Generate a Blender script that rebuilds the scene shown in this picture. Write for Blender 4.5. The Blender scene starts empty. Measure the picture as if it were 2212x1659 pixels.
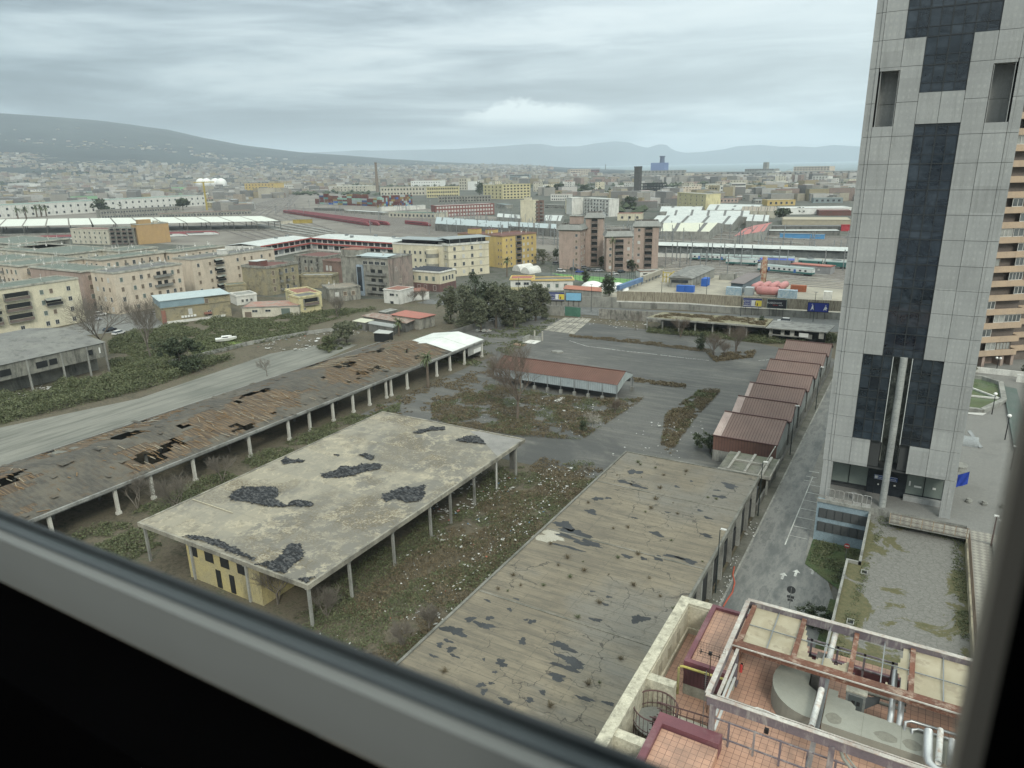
import bpy, math, random
from mathutils import Vector, Matrix
R = math.radians
random.seed(7)
sc = bpy.context.scene
COL = sc.collection
# ---------------------------------------------------------------- camera
# world axes follow the street grid: x along the fronts, y down the street, z up, ground at 0; the camera looks out of a 16th floor
CAMZ = 52.0
FPX = 1533.0; TH = R(17.1); RO = 0.0195; AZ = R(30.4)
def _rot(p):
 return Vector((p[0]*math.cos(AZ)-p[1]*math.sin(AZ), p[0]*math.sin(AZ)+p[1]*math.cos(AZ), p[2]))
_f = Vector((0, math.cos(TH), -math.sin(TH))); _r = Vector((1, 0, 0)); _u = _r.cross(_f)
FW = _rot(_f); RT = _rot(_r*math.cos(RO)-_u*math.sin(RO)); UP = _rot(_r*math.sin(RO)+_u*math.cos(RO))
cd = bpy.data.cameras.new('camera'); cam = bpy.data.objects.new('camera', cd); COL.objects.link(cam)
cd.sensor_width = 36; cd.lens = FPX/2212*36; cd.clip_start = 0.02; cd.clip_end = 90000
cam.matrix_world = Matrix(((RT.x, UP.x, -FW.x, 0), (RT.y, UP.y, -FW.y, 0), (RT.z, UP.z, -FW.z, CAMZ), (0, 0, 0, 1)))
cd.dof.use_dof = True; cd.dof.focus_distance = 120; cd.dof.aperture_fstop = 3.8
sc.camera = cam
sc.view_settings.view_transform = 'Standard'; sc.view_settings.look = 'None'
sc.view_settings.exposure = 0.28; sc.view_settings.gamma = 1.0
sc.cycles.max_bounces = 5; sc.cycles.diffuse_bounces = 2; sc.cycles.glossy_bounces = 2
sc.cycles.transparent_max_bounces = 8; sc.cycles.volume_bounces = 1
sc.cycles.use_denoising = True
# surveyed points: where a line of sight meets the level z (metres)
CR = {1:(0,380,2.011),2:(900,500,2.011),3:(1800,500,2.4578),4:(2500,550,2.4578),5:(0,850,2.212),6:(850,900,2.011),
'a':(1700,950,2.212),'b':(2500,900,2.4578),'t':(3200,0,1.5084),'u':(3150,1000,1.3821),'r':(2300,2200,1.2771),'l':(0,1250,1.1642),
'p':(3250,1800,2.37),'s':(2600,1300,2.765),'m':(1700,1300,2.212),'f':(500,1600,1.3825),'e':(1500,1750,1.3825),
'x':(2300,2300,2.2911),'y':(3000,2300,2.2911),'z':(3400,1300,1.508),'w':(0,1000,3.16),'q':(2200,1050,3.6867),'n':(0,620,3.16)}
def px(k, x, y):
 if k == 'd': return x, y
 a = CR[k]; return (a[0]+x/a[2])/1.82278, (a[1]+y/a[2])/1.82278
def ray(k, x, y):
 X, Y = px(k, x, y); return (FW*FPX+RT*(X-1106)+UP*(829.5-Y)).normalized()
def w(k, x, y, z=0.0):
 d = ray(k, x, y); t = (z-CAMZ)/d.z; return Vector((d.x*t, d.y*t, z))
def hz(base, k, x, y):
 d = ray(k, x, y); D = math.hypot(base.x, base.y); return CAMZ+d.z/math.hypot(d.x, d.y)*D
# ---------------------------------------------------------------- sky and sun
W = bpy.data.worlds.new('World'); sc.world = W; W.use_nodes = True
nt = W.node_tree; nt.nodes.clear()
class NT:
 def __init__(s, nt): s.nt = nt; s.n = nt.nodes
 def new(s, t, **kw):
  nd = s.n.new(t)
  for k, v in kw.items(): setattr(nd, k, v)
  return nd
 def set(s, sock, v):
  if hasattr(v, 'is_output') or isinstance(v, bpy.types.NodeSocket): s.nt.links.new(v, sock)
  else: sock.default_value = v
 def math(s, op, a, b=0.0, c=0.0, clamp=False):
  m = s.new('ShaderNodeMath', operation=op, use_clamp=clamp)
  s.set(m.inputs[0], a); s.set(m.inputs[1], b); s.set(m.inputs[2], c); return m.outputs[0]
 def noise(s, vec, scale=1, detail=3, rough=.55, dist=0.0):
  m = s.new('ShaderNodeTexNoise'); s.nt.links.new(vec, m.inputs['Vector'])
  m.inputs['Scale'].default_value = scale; m.inputs['Detail'].default_value = detail
  m.inputs['Roughness'].default_value = rough; m.inputs['Distortion'].default_value = dist; return m.outputs['Fac']
 def ramp(s, fac, pts):
  m = s.new('ShaderNodeValToRGB'); s.nt.links.new(fac, m.inputs[0]); cr = m.color_ramp
  while len(cr.elements) > 1: cr.elements.remove(cr.elements[-1])
  cr.elements[0].position = pts[0][0]; cr.elements[0].color = c4(pts[0][1])
  for p, c in pts[1:]:
   e = cr.elements.new(p); e.color = c4(c)
  return m.outputs[0]
 def rng(s, v, a, b, c=0.0, d=1.0):
  m = s.new('ShaderNodeMapRange'); s.set(m.inputs[0], v)
  for i, q in enumerate((a, b, c, d)): m.inputs[i+1].default_value = q
  return m.outputs[0]
 def mix(s, fac, a, b, blend='MIX'):
  m = s.new('ShaderNodeMix', data_type='RGBA', blend_type=blend)
  s.set(m.inputs[0], fac)
  s.set(m.inputs[6], a if not isinstance(a, tuple) else c4(a)); s.set(m.inputs[7], b if not isinstance(b, tuple) else c4(b))
  return m.outputs[2]
 def map(s, vec, scale=(1,1,1), loc=(0,0,0), rot=(0,0,0)):
  m = s.new('ShaderNodeMapping'); s.nt.links.new(vec, m.inputs[0])
  m.inputs['Scale'].default_value = scale; m.inputs['Location'].default_value = loc; m.inputs['Rotation'].default_value = rot
  return m.outputs[0]
 def sep(s, vec):
  m = s.new('ShaderNodeSeparateXYZ'); s.nt.links.new(vec, m.inputs[0]); return m.outputs
 def comb(s, x, y, z):
  m = s.new('ShaderNodeCombineXYZ')
  for i, q in enumerate((x, y, z)): s.set(m.inputs[i], q)
  return m.outputs[0]
def c4(c):
 if isinstance(c, (int, float)): c = (c, c, c)
 return tuple(c) if len(c) == 4 else tuple(c)+(1.0,)
N = NT(nt)
SUN_EL = R(38); SUN_AZ = R(-75)     # light comes from the right and a little behind
tc = N.new('ShaderNodeTexCoord').outputs['Generated']
sky = N.new('ShaderNodeTexSky', sky_type='NISHITA', sun_disc=False, sun_elevation=SUN_EL, sun_rotation=R(150), air_density=1.5, dust_density=3.0)
s_ = N.sep(tc)
rotv = N.map(tc, rot=(0, 0, -AZ))                          # x to the right of the street view, y ahead
rs = N.sep(rotv)
zz = N.math('ADD', N.math('MAXIMUM', rs[2], 0.0), 0.085)
pl = N.comb(N.math('DIVIDE', rs[0], zz), N.math('DIVIDE', rs[1], zz), 0.0)
big = N.noise(N.map(pl, scale=(.23, .40, 1), loc=(3.1, .7, 0)), 1.0, 5, .55, .6)
fine = N.noise(N.map(rotv, scale=(2.2, 2.2, 15)), 1.6, 6, .6, .5)
cl = N.math('ADD', N.math('MULTIPLY', big, .62), N.math('MULTIPLY', fine, .38))
col = N.ramp(cl, [(.38, (2.3, 2.75, 3.2)), (.46, (3.3, 3.85, 4.35)), (.52, (5.0, 5.7, 6.2)), (.57, (6.8, 7.5, 7.9)), (.65, (8.3, 8.8, 9.0))])
# darker bank over the mountain to the left, bright opening to the right
lft = N.rng(rs[0], .05, -.62, 0, 1)
bank = N.math('MULTIPLY', lft, N.math('MULTIPLY', N.rng(rs[2], -.03, .05, .55, 1), N.rng(rs[2], .30, .10, .25, 1)))
col = N.mix(N.math('MULTIPLY', bank, .85), col, N.mix(1.0, col, (.50, .57, .61), 'MULTIPLY'))
rgt = N.rng(rs[0], -.1, .45, 0, 1)
col = N.mix(N.math('MULTIPLY', rgt, .5), col, (7.2, 8.1, 8.4))
# distant white cumulus low ahead
cx = N.math('MULTIPLY', N.math('SUBTRACT', rs[0], .03), 9.0)
czt = N.math('ADD', N.math('SUBTRACT', rs[2], .062), N.math('MULTIPLY', N.math('ABSOLUTE', cx), .02))
puff = N.noise(N.map(rotv, scale=(1, 1, 1.7)), 26, 5, .6)
topm = N.rng(N.math('ADD', czt, N.math('MULTIPLY', puff, -.035)), .006, 0.0, 0, 1)
sidem = N.rng(N.math('ABSOLUTE', cx), 1.0, .5, 0, 1)
botm = N.rng(rs[2], .045, .062, 0, 1)
cum = N.math('MULTIPLY', N.math('MULTIPLY', topm, sidem), botm)
col = N.mix(N.math('MULTIPLY', cum, .9, clamp=True), col, (9.2, 9.9, 10.0))
# an overcast sky is brighter overhead than near the horizon
zen = N.rng(rs[2], .24, .8, 1.0, 3.0)
col = N.mix(1.0, col, N.comb(zen, N.math('MULTIPLY', zen, N.rng(rs[2], .24, .7, 1.0, .93)), N.math('MULTIPLY', zen, N.rng(rs[2], .24, .7, 1.0, .84))), 'MULTIPLY')
fin = N.mix(.12, col, sky.outputs[0])
bg = N.new('ShaderNodeBackground'); nt.links.new(fin, bg.inputs[0]); bg.inputs[1].default_value = 0.1
wo = N.new('ShaderNodeOutputWorld'); nt.links.new(bg.outputs[0], wo.inputs[0])
sd = bpy.data.lights.new('sun', 'SUN'); sun = bpy.data.objects.new('sun', sd); COL.objects.link(sun)
sd.energy = 1.5; sd.angle = R(12); sd.color = (1, .95, .86)
sun.rotation_euler = (R(90)-SUN_EL, 0, R(38)); sun.location = (0, 0, 300)
# ---------------------------------------------------------------- materials
MATS = {}
def bsdf(name):
 m = bpy.data.materials.new(name); m.use_nodes = True; m.node_tree.nodes.clear()
 k = NT(m.node_tree); b = k.new('ShaderNodeBsdfPrincipled'); o = k.new('ShaderNodeOutputMaterial')
 m.node_tree.links.new(b.outputs[0], o.inputs[0]); MATS[name] = m; return m, k, b
def coords(k, shift=True):
 o = k.new('ShaderNodeTexCoord').outputs['Object']
 if not shift: return o
 oi = k.new('ShaderNodeObjectInfo').outputs['Random']
 a = k.new('ShaderNodeVectorMath', operation='ADD'); k.nt.links.new(o, a.inputs[0])
 k.nt.links.new(k.comb(k.math('MULTIPLY', oi, 97), k.math('MULTIPLY', oi, 53), 0.0), a.inputs[1]); return a.outputs[0]
def bump(k, b, h, strength=.3, dist=.05):
 n = k.new('ShaderNodeBump'); k.set(n.inputs['Height'], h); n.inputs['Strength'].default_value = strength
 n.inputs['Distance'].default_value = dist; k.nt.links.new(n.outputs[0], b.inputs['Normal'])
def M(name, a, b2=None, sc_=.35, rough=.85, fine=.22, stain=0.0, stain_c=(.05, .05, .045), bmp=0.0, metal=0.0, streak=True, spec=.3, stain_sc=.5):
 """weathered surface: two tones in large patches, fine mottling, dark vertical streaks and blotches"""
 if name in MATS: return MATS[name]
 m, k, b = bsdf(name); v = coords(k)
 b2 = b2 or tuple(x*.75 for x in a)
 n1 = k.noise(v, sc_, 5, .6); c = k.mix(k.rng(n1, .36, .64), a, b2)
 if stain:
  vs = k.map(v, scale=(1, 1, .22) if streak else (1, 1, 1)); n2 = k.noise(vs, stain_sc, 6, .7, .3)
  c = k.mix(k.math('MULTIPLY', k.rng(n2, .50, .66), stain), c, stain_c)
 n3 = k.noise(v, 5.0, 3, .7); g = k.rng(n3, .25, .75, 1-fine, 1+fine)
 c = k.mix(1.0, c, k.comb(g, g, g), 'MULTIPLY')
 k.nt.links.new(c, b.inputs['Base Color']); b.inputs['Roughness'].default_value = rough
 b.inputs['Metallic'].default_value = metal; b.inputs['Specular IOR Level'].default_value = spec
 if bmp: bump(k, b, n3, bmp, .04)
 return m
def flat(name, a, rough=.7, metal=0.0, spec=.3): return MATS[name] if name in MATS else M(name, a, tuple(x*.88 for x in a), rough=rough, fine=.08, metal=metal, spec=spec)
def glassy(name, a=(.012, .016, .02), rough=.08):
 if name in MATS: return MATS[name]
 m, k, b = bsdf(name); v = coords(k); n = k.noise(v, .35, 3)
 k.nt.links.new(k.mix(k.rng(n, .35, .65), a, tuple(x*2.2 for x in a)), b.inputs['Base Color'])
 b.inputs['Roughness'].default_value = rough; b.inputs['Specular IOR Level'].default_value = .55; return m
def ribbed(name, a, b2, pitch=.5, axis=0, stain=.3, rough=.6, depth=.4):
 """corrugated sheet: dark grooves across one axis"""
 if name in MATS: return MATS[name]
 m, k, b = bsdf(name); o = k.new('ShaderNodeTexCoord').outputs['Object']; s = k.sep(o)
 f = k.math('FRACT', k.math('DIVIDE', s[axis], pitch)); g = k.math('ABSOLUTE', k.math('SUBTRACT', f, .5))
 gr = k.rng(g, .36, .5, 0, 1)
 n1 = k.noise(o, .4, 5); c = k.mix(k.rng(n1, .35, .65), a, b2)
 n2 = k.noise(k.map(o, scale=(1, .25, 1)), 1.2, 5, .7); c = k.mix(k.math('MULTIPLY', k.rng(n2, .52, .7), stain), c, tuple(x*.45 for x in a))
 c = k.mix(k.math('MULTIPLY', gr, depth), c, tuple(x*.3 for x in a))
 k.nt.links.new(c, b.inputs['Base Color']); b.inputs['Roughness'].default_value = rough
 bump(k, b, k.math('SUBTRACT', 1.0, gr), .5, .05); return m
# ---------------------------------------------------------------- mesh builder
class MB:
 def __init__(s): s.v = []; s.f = []; s.m = []
 def face(s, pts, mi=0):
  n = len(s.v); s.v += [tuple(p) for p in pts]; s.f.append(tuple(range(n, n+len(pts)))); s.m.append(mi); return s
 def box(s, x0, x1, y0, y1, z0, z1, mi=0, top=None):
  if x1 < x0: x0, x1 = x1, x0
  if y1 < y0: y0, y1 = y1, y0
  n = len(s.v)
  s.v += [(x0,y0,z0),(x1,y0,z0),(x1,y1,z0),(x0,y1,z0),(x0,y0,z1),(x1,y0,z1),(x1,y1,z1),(x0,y1,z1)]
  for i, q in enumerate(((0,3,2,1),(4,5,6,7),(0,1,5,4),(1,2,6,5),(2,3,7,6),(3,0,4,7))):
   s.f.append(tuple(n+j for j in q)); s.m.append(top if (i == 1 and top is not None) else mi)
  return s
 def beam(s, a, b, wd, ht=None, mi=0, up=(0,0,1)):
  a = Vector(a); b = Vector(b); ht = ht or wd; d = (b-a)
  if d.length < 1e-6: return s
  d.normalize(); u = Vector(up)
  if abs(d.dot(u)) > .97: u = Vector((1, 0, 0))
  sx = d.cross(u).normalized()*(wd/2); sy = sx.cross(d).normalized()*(ht/2); n = len(s.v)
  for p in (a, b):
   for q in (-sx-sy, sx-sy, sx+sy, -sx+sy): s.v.append(tuple(p+q))
  for q in ((3,2,1,0),(4,5,6,7),(0,1,5,4),(1,2,6,5),(2,3,7,6),(3,0,4,7)): s.f.append(tuple(n+j for j in q)); s.m.append(mi)
  return s
 def tube(s, pts, r, n=8, mi=0, caps=True):
  pts = [Vector(p) for p in pts]; rs = r if isinstance(r, (list, tuple)) else [r]*len(pts); rings = []
  ref = Vector((0, 0, 1))
  for i, p in enumerate(pts):
   d = (pts[min(i+1, len(pts)-1)]-pts[max(i-1, 0)])
   d = d.normalized() if d.length > 1e-9 else Vector((0, 0, 1))
   rf = ref if abs(d.dot(ref)) < .95 else Vector((1, 0, 0))
   x = d.cross(rf).normalized(); y = x.cross(d); b0 = len(s.v)
   for j in range(n):
    an = 2*math.pi*j/n; s.v.append(tuple(p+(x*math.cos(an)+y*math.sin(an))*rs[i]))
   rings.append(b0)
  for a, b in zip(rings, rings[1:]):
   for j in range(n): s.f.append((a+j, a+(j+1) % n, b+(j+1) % n, b+j)); s.m.append(mi)
  if caps and n > 2:
   s.f.append(tuple(rings[0]+j for j in range(n))); s.m.append(mi)
   s.f.append(tuple(rings[-1]+j for j in reversed(range(n)))); s.m.append(mi)
  return s
 def prism(s, poly, z0, z1, mi=0, top=None):
  ar = sum(poly[i][0]*poly[(i+1) % len(poly)][1]-poly[(i+1) % len(poly)][0]*poly[i][1] for i in range(len(poly)))
  if ar < 0: poly = poly[::-1]
  n = len(s.v); k = len(poly)
  s.v += [(p[0], p[1], z0) for p in poly]+[(p[0], p[1], z1) for p in poly]
  s.f.append(tuple(n+i for i in reversed(range(k)))); s.m.append(mi)
  s.f.append(tuple(n+k+i for i in range(k))); s.m.append(mi if top is None else top)
  for i in range(k): s.f.append((n+i, n+(i+1) % k, n+k+(i+1) % k, n+k+i)); s.m.append(mi)
  return s
 def data(s, name, mats, smooth=False, M_=None):
  me = bpy.data.meshes.new(name); vs = s.v if M_ is None else [tuple(M_ @ Vector(p)) for p in s.v]
  me.from_pydata(vs, [], s.f)
  for m in mats: me.materials.append(m)
  if len(mats) > 1: me.polygons.foreach_set('material_index', s.m)
  if smooth: me.polygons.foreach_set('use_smooth', [True]*len(s.f))
  me.update(); return me
def tagit(o, label=None, cat=None, group=None, kind=None):
 if label: o['label'] = label
 if cat: o['category'] = cat
 if group: o['group'] = group
 if kind: o['kind'] = kind
 return o
def solo(name, mb, mats, label=None, cat=None, group=None, kind=None, smooth=False, at=None, rz=0.0, local=False):
 """one thing that is one mesh; its origin sits at its base (at), vertices given in world metres unless local"""
 if at is None:
  xs = [p[0] for p in mb.v]; ys = [p[1] for p in mb.v]; zs = [p[2] for p in mb.v]
  at = ((min(xs)+max(xs))/2, (min(ys)+max(ys))/2, min(zs)) if not local else (0, 0, 0)
 T_ = Matrix.Translation(at) @ Matrix.Rotation(rz, 4, 'Z')
 me = mb.data(name, mats, smooth, None if local else T_.inverted())
 o = bpy.data.objects.new(name, me); COL.objects.link(o); o.location = at; o.rotation_euler = (0, 0, rz)
 return tagit(o, label, cat, group, kind)
def struct(name, mb, mats, **kw): return solo(name, mb, mats, kind='structure', at=(0, 0, 0), **kw)
KIDS = {}
class T:
 """a thing: an Empty at its base that parents its parts"""
 def __init__(s, name, label, cat, at, rz=0.0, group=None):
  s.o = bpy.data.objects.new(name, None); COL.objects.link(s.o); s.o.location = at; s.o.rotation_euler = (0, 0, rz)
  tagit(s.o, label, cat, group); s.W = Matrix.Translation(at) @ Matrix.Rotation(rz, 4, 'Z'); s.I = s.W.inverted()
 def part(s, name, mb, mats, parent=None, smooth=False, local=True, label=None, kind=None):
  """local: vertices are in the thing's own frame; otherwise world metres. parent: a part of this thing (at its origin)"""
  me = mb.data(name, mats, smooth, None if local else s.I)
  o = bpy.data.objects.new(name, me); COL.objects.link(o); o.parent = parent or s.o
  KIDS.setdefault(o.parent.name, []).append(o)
  if label: o['label'] = label
  if kind: o['kind'] = kind
  return o
 def inst(s, name, me, loc, rz=0.0, parent=None, scale=None):
  o = bpy.data.objects.new(name, me); COL.objects.link(o); o.parent = parent or s.o; o.location = loc; o.rotation_euler = (0, 0, rz)
  if scale: o.scale = scale
  KIDS.setdefault(o.parent.name, []).append(o); return o
def dup(t, at, rz=0.0, label=None, group=None):
 """a copy of a thing with copies of its parts and sub-parts"""
 root = t.o if isinstance(t, T) else t
 r = root.copy(); COL.objects.link(r); r.location = at; r.rotation_euler = (0, 0, rz)
 if label: r['label'] = label
 if group: r['group'] = group
 for ch in KIDS.get(root.name, ()):
  c = ch.copy(); COL.objects.link(c); c.parent = r; KIDS.setdefault(r.name, []).append(c)
  for g in KIDS.get(ch.name, ()):
   d = g.copy(); COL.objects.link(d); d.parent = c
 return r
def text_part(t, body, size, loc, rot, mat, name='lettering', parent=None, depth=.01, align='CENTER', shear=0.0, xs=1.0):
 cu = bpy.data.curves.new(name, 'FONT'); cu.body = body; cu.size = size; cu.align_x = align; cu.align_y = 'CENTER'; cu.extrude = depth; cu.shear = shear; cu.resolution_u = 2
 tmp = bpy.data.objects.new('tmp', cu); COL.objects.link(tmp); bpy.context.view_layer.update()
 me = bpy.data.meshes.new_from_object(tmp.evaluated_get(bpy.context.evaluated_depsgraph_get())); bpy.data.objects.remove(tmp)
 me.materials.clear(); me.materials.append(mat); me.name = name
 o = bpy.data.objects.new(name, me); COL.objects.link(o); o.parent = parent or t.o; o.location = loc; o.rotation_euler = rot; o.scale = (xs, 1, 1); return o
# ---------------------------------------------------------------- material library
CONC = M('grey_concrete', (.30,.30,.27), (.22,.22,.20), stain=.6)
CONCD = M('dark_concrete', (.17,.17,.155), (.12,.12,.11), stain=.7)
PALE = M('pale_plaster', (.52,.49,.40), (.43,.405,.33), stain=.35)
CREAM = M('cream_plaster', (.60,.55,.41), (.52,.48,.36), stain=.2)
BEIGE = M('beige_plaster', (.56,.48,.38), (.49,.425,.34), stain=.22)
PINKP = M('pink_plaster', (.38,.29,.245), (.33,.26,.22), stain=.25)
YEL = M('yellow_plaster', (.52,.39,.15), (.46,.35,.16), stain=.2)
PYEL = M('pale_yellow_plaster', (.55,.49,.28), (.47,.43,.27), stain=.35)
TUFF = M('yellow_tuff_stone', (.30,.26,.16), (.24,.22,.16), stain=.5, fine=.4, streak=False)
GREYP = M('grey_stained_plaster', (.30,.29,.25), (.19,.19,.165), stain=.8, sc_=.5)
WHT = M('white_plaster', (.62,.61,.56), (.54,.54,.50), stain=.3)
WROOF = M('white_sheet_roof', (.52,.54,.51), (.44,.47,.45), stain=.25, sc_=.12, streak=False)
TERRA = M('terracotta_roof', (.27,.125,.09), (.22,.12,.095), stain=.4, streak=False)
REDT = M('dark_red_roof', (.155,.065,.055), (.13,.075,.065), stain=.3, streak=False)
GROOF = M('green_grey_bitumen_roof', (.12,.15,.125), (.16,.175,.15), stain=.5, streak=False)
DROOF = M('dark_grey_roof', (.12,.12,.115), (.17,.17,.16), stain=.5, streak=False)
ASPH = M('old_asphalt', (.085,.09,.088), (.115,.12,.115), sc_=.06, fine=.15, stain=.5, stain_c=(.06,.063,.06), streak=False, rough=.8)
DARK = flat('dark_opening', (.02,.022,.023), rough=.5)
SHUT = flat('brown_shutter', (.16,.13,.10))
SHUTG = flat('green_grey_shutter', (.13,.16,.14))
FRM = flat('window_frame_white', (.55,.54,.50))
GLS = glassy('dark_glass', (.02,.025,.03))
STEEL = M('galvanised_steel', (.30,.31,.31), (.22,.23,.23), rough=.45, metal=.5, fine=.1)
RUST = M('rusty_steel', (.24,.095,.05), (.15,.075,.05), stain=.3, fine=.35, stain_c=(.45,.40,.33))
BLUEP = flat('blue_paint', (.05,.13,.34)); REDP = flat('red_paint', (.42,.05,.045)); GREENP = flat('green_sheet', (.22,.42,.25))
WP = flat('white_paint', (.72,.72,.68), rough=.5); BLK = flat('black_paint', (.012,.012,.013), rough=.6)
MOSS = M('mossy_growth', (.13,.125,.05), (.17,.14,.065), fine=.5, stain=.5, stain_c=(.06,.07,.03), streak=False)
LITT = M('litter', (.6,.6,.57), (.35,.35,.33), fine=.3)
def leafmat(name, a, c_, d):
 m, k, b = bsdf(name); o = k.new('ShaderNodeTexCoord').outputs['Object']; n = k.noise(o, .9, 3, .7); n2 = k.noise(o, 7.0, 2, .8)
 k.nt.links.new(k.ramp(k.math('ADD', k.math('MULTIPLY', n, .5), k.math('MULTIPLY', n2, .5)), [(.36, a), (.5, c_), (.62, d)]), b.inputs['Base Color']); b.inputs['Roughness'].default_value = .8; b.inputs['Specular IOR Level'].default_value = .2; return m
LG = leafmat('grey_green_leaves', (.055,.065,.04), (.115,.125,.08), (.18,.185,.125)); LD = leafmat('dark_leaves', (.025,.035,.02), (.055,.07,.04), (.09,.105,.065)); LP = leafmat('palm_leaves', (.04,.06,.025), (.09,.11,.055), (.14,.15,.09))
LW = leafmat('scrub_leaves', (.055,.068,.035), (.10,.115,.058), (.165,.165,.10)); LB_ = leafmat('dry_growth', (.07,.055,.035), (.13,.105,.065), (.19,.155,.10)); BARK = M('bark', (.10,.085,.065), (.07,.06,.05)); TWIG = M('grey_twigs', (.17,.15,.125), (.13,.115,.095)); TWIGB = M('brown_twigs', (.15,.12,.095), (.125,.10,.08))
# ---------------------------------------------------------------- window frame of the room the picture is taken from
def our_window():
 t = T('window', 'grey metal window frame right in front of the viewer, dark below its sill', 'window', (0, .4, 51.4))
 sill = M('grey_frame_paint', (.145,.153,.145), (.13,.137,.128), rough=.45, fine=.03); gask = flat('rubber_gasket', (.03,.034,.036), rough=.6)
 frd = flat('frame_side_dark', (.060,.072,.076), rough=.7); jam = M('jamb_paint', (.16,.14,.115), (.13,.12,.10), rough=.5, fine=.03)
 def tilt(b):      # the frame sits very slightly out of level
  b.v = [(x, y, z+(x+1.04)*.021) for x, y, z in b.v]; return b
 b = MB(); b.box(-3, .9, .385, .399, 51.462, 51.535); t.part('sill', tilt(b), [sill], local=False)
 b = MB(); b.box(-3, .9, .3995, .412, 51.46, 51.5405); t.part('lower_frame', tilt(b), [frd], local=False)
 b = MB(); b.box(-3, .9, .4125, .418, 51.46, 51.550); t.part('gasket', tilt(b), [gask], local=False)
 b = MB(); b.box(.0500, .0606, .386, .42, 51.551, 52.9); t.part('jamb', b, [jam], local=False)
 b = MB(); b.box(.0608, .9, .02, .40, 51.45, 52.9); t.part('wall_beside', b, [flat('unlit_room_black', (.0012,.0012,.0013), rough=1, spec=0)], local=False); b = MB(); b.box(-3, .9, .28, .3849, 49.9, 51.4615); t.part('wall_below', tilt(b), [flat('unlit_room_black', (.0012,.0012,.0013), rough=1, spec=0)], local=False)  # the room's shade is put into the near-black wall colour
 m = bpy.data.materials.new('clear_pane'); m.use_nodes = True; m.node_tree.nodes.clear(); k = NT(m.node_tree)
 tb = k.new('ShaderNodeBsdfTransparent'); tb.inputs[0].default_value = (.975, .99, .985, 1); o = k.new('ShaderNodeOutputMaterial'); m.node_tree.links.new(tb.outputs[0], o.inputs[0])
 b = MB(); b.box(-2.9, .0498, .4072, .4112, 51.545, 52.9); t.part('pane', b, [m], local=False)
our_window()
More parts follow.
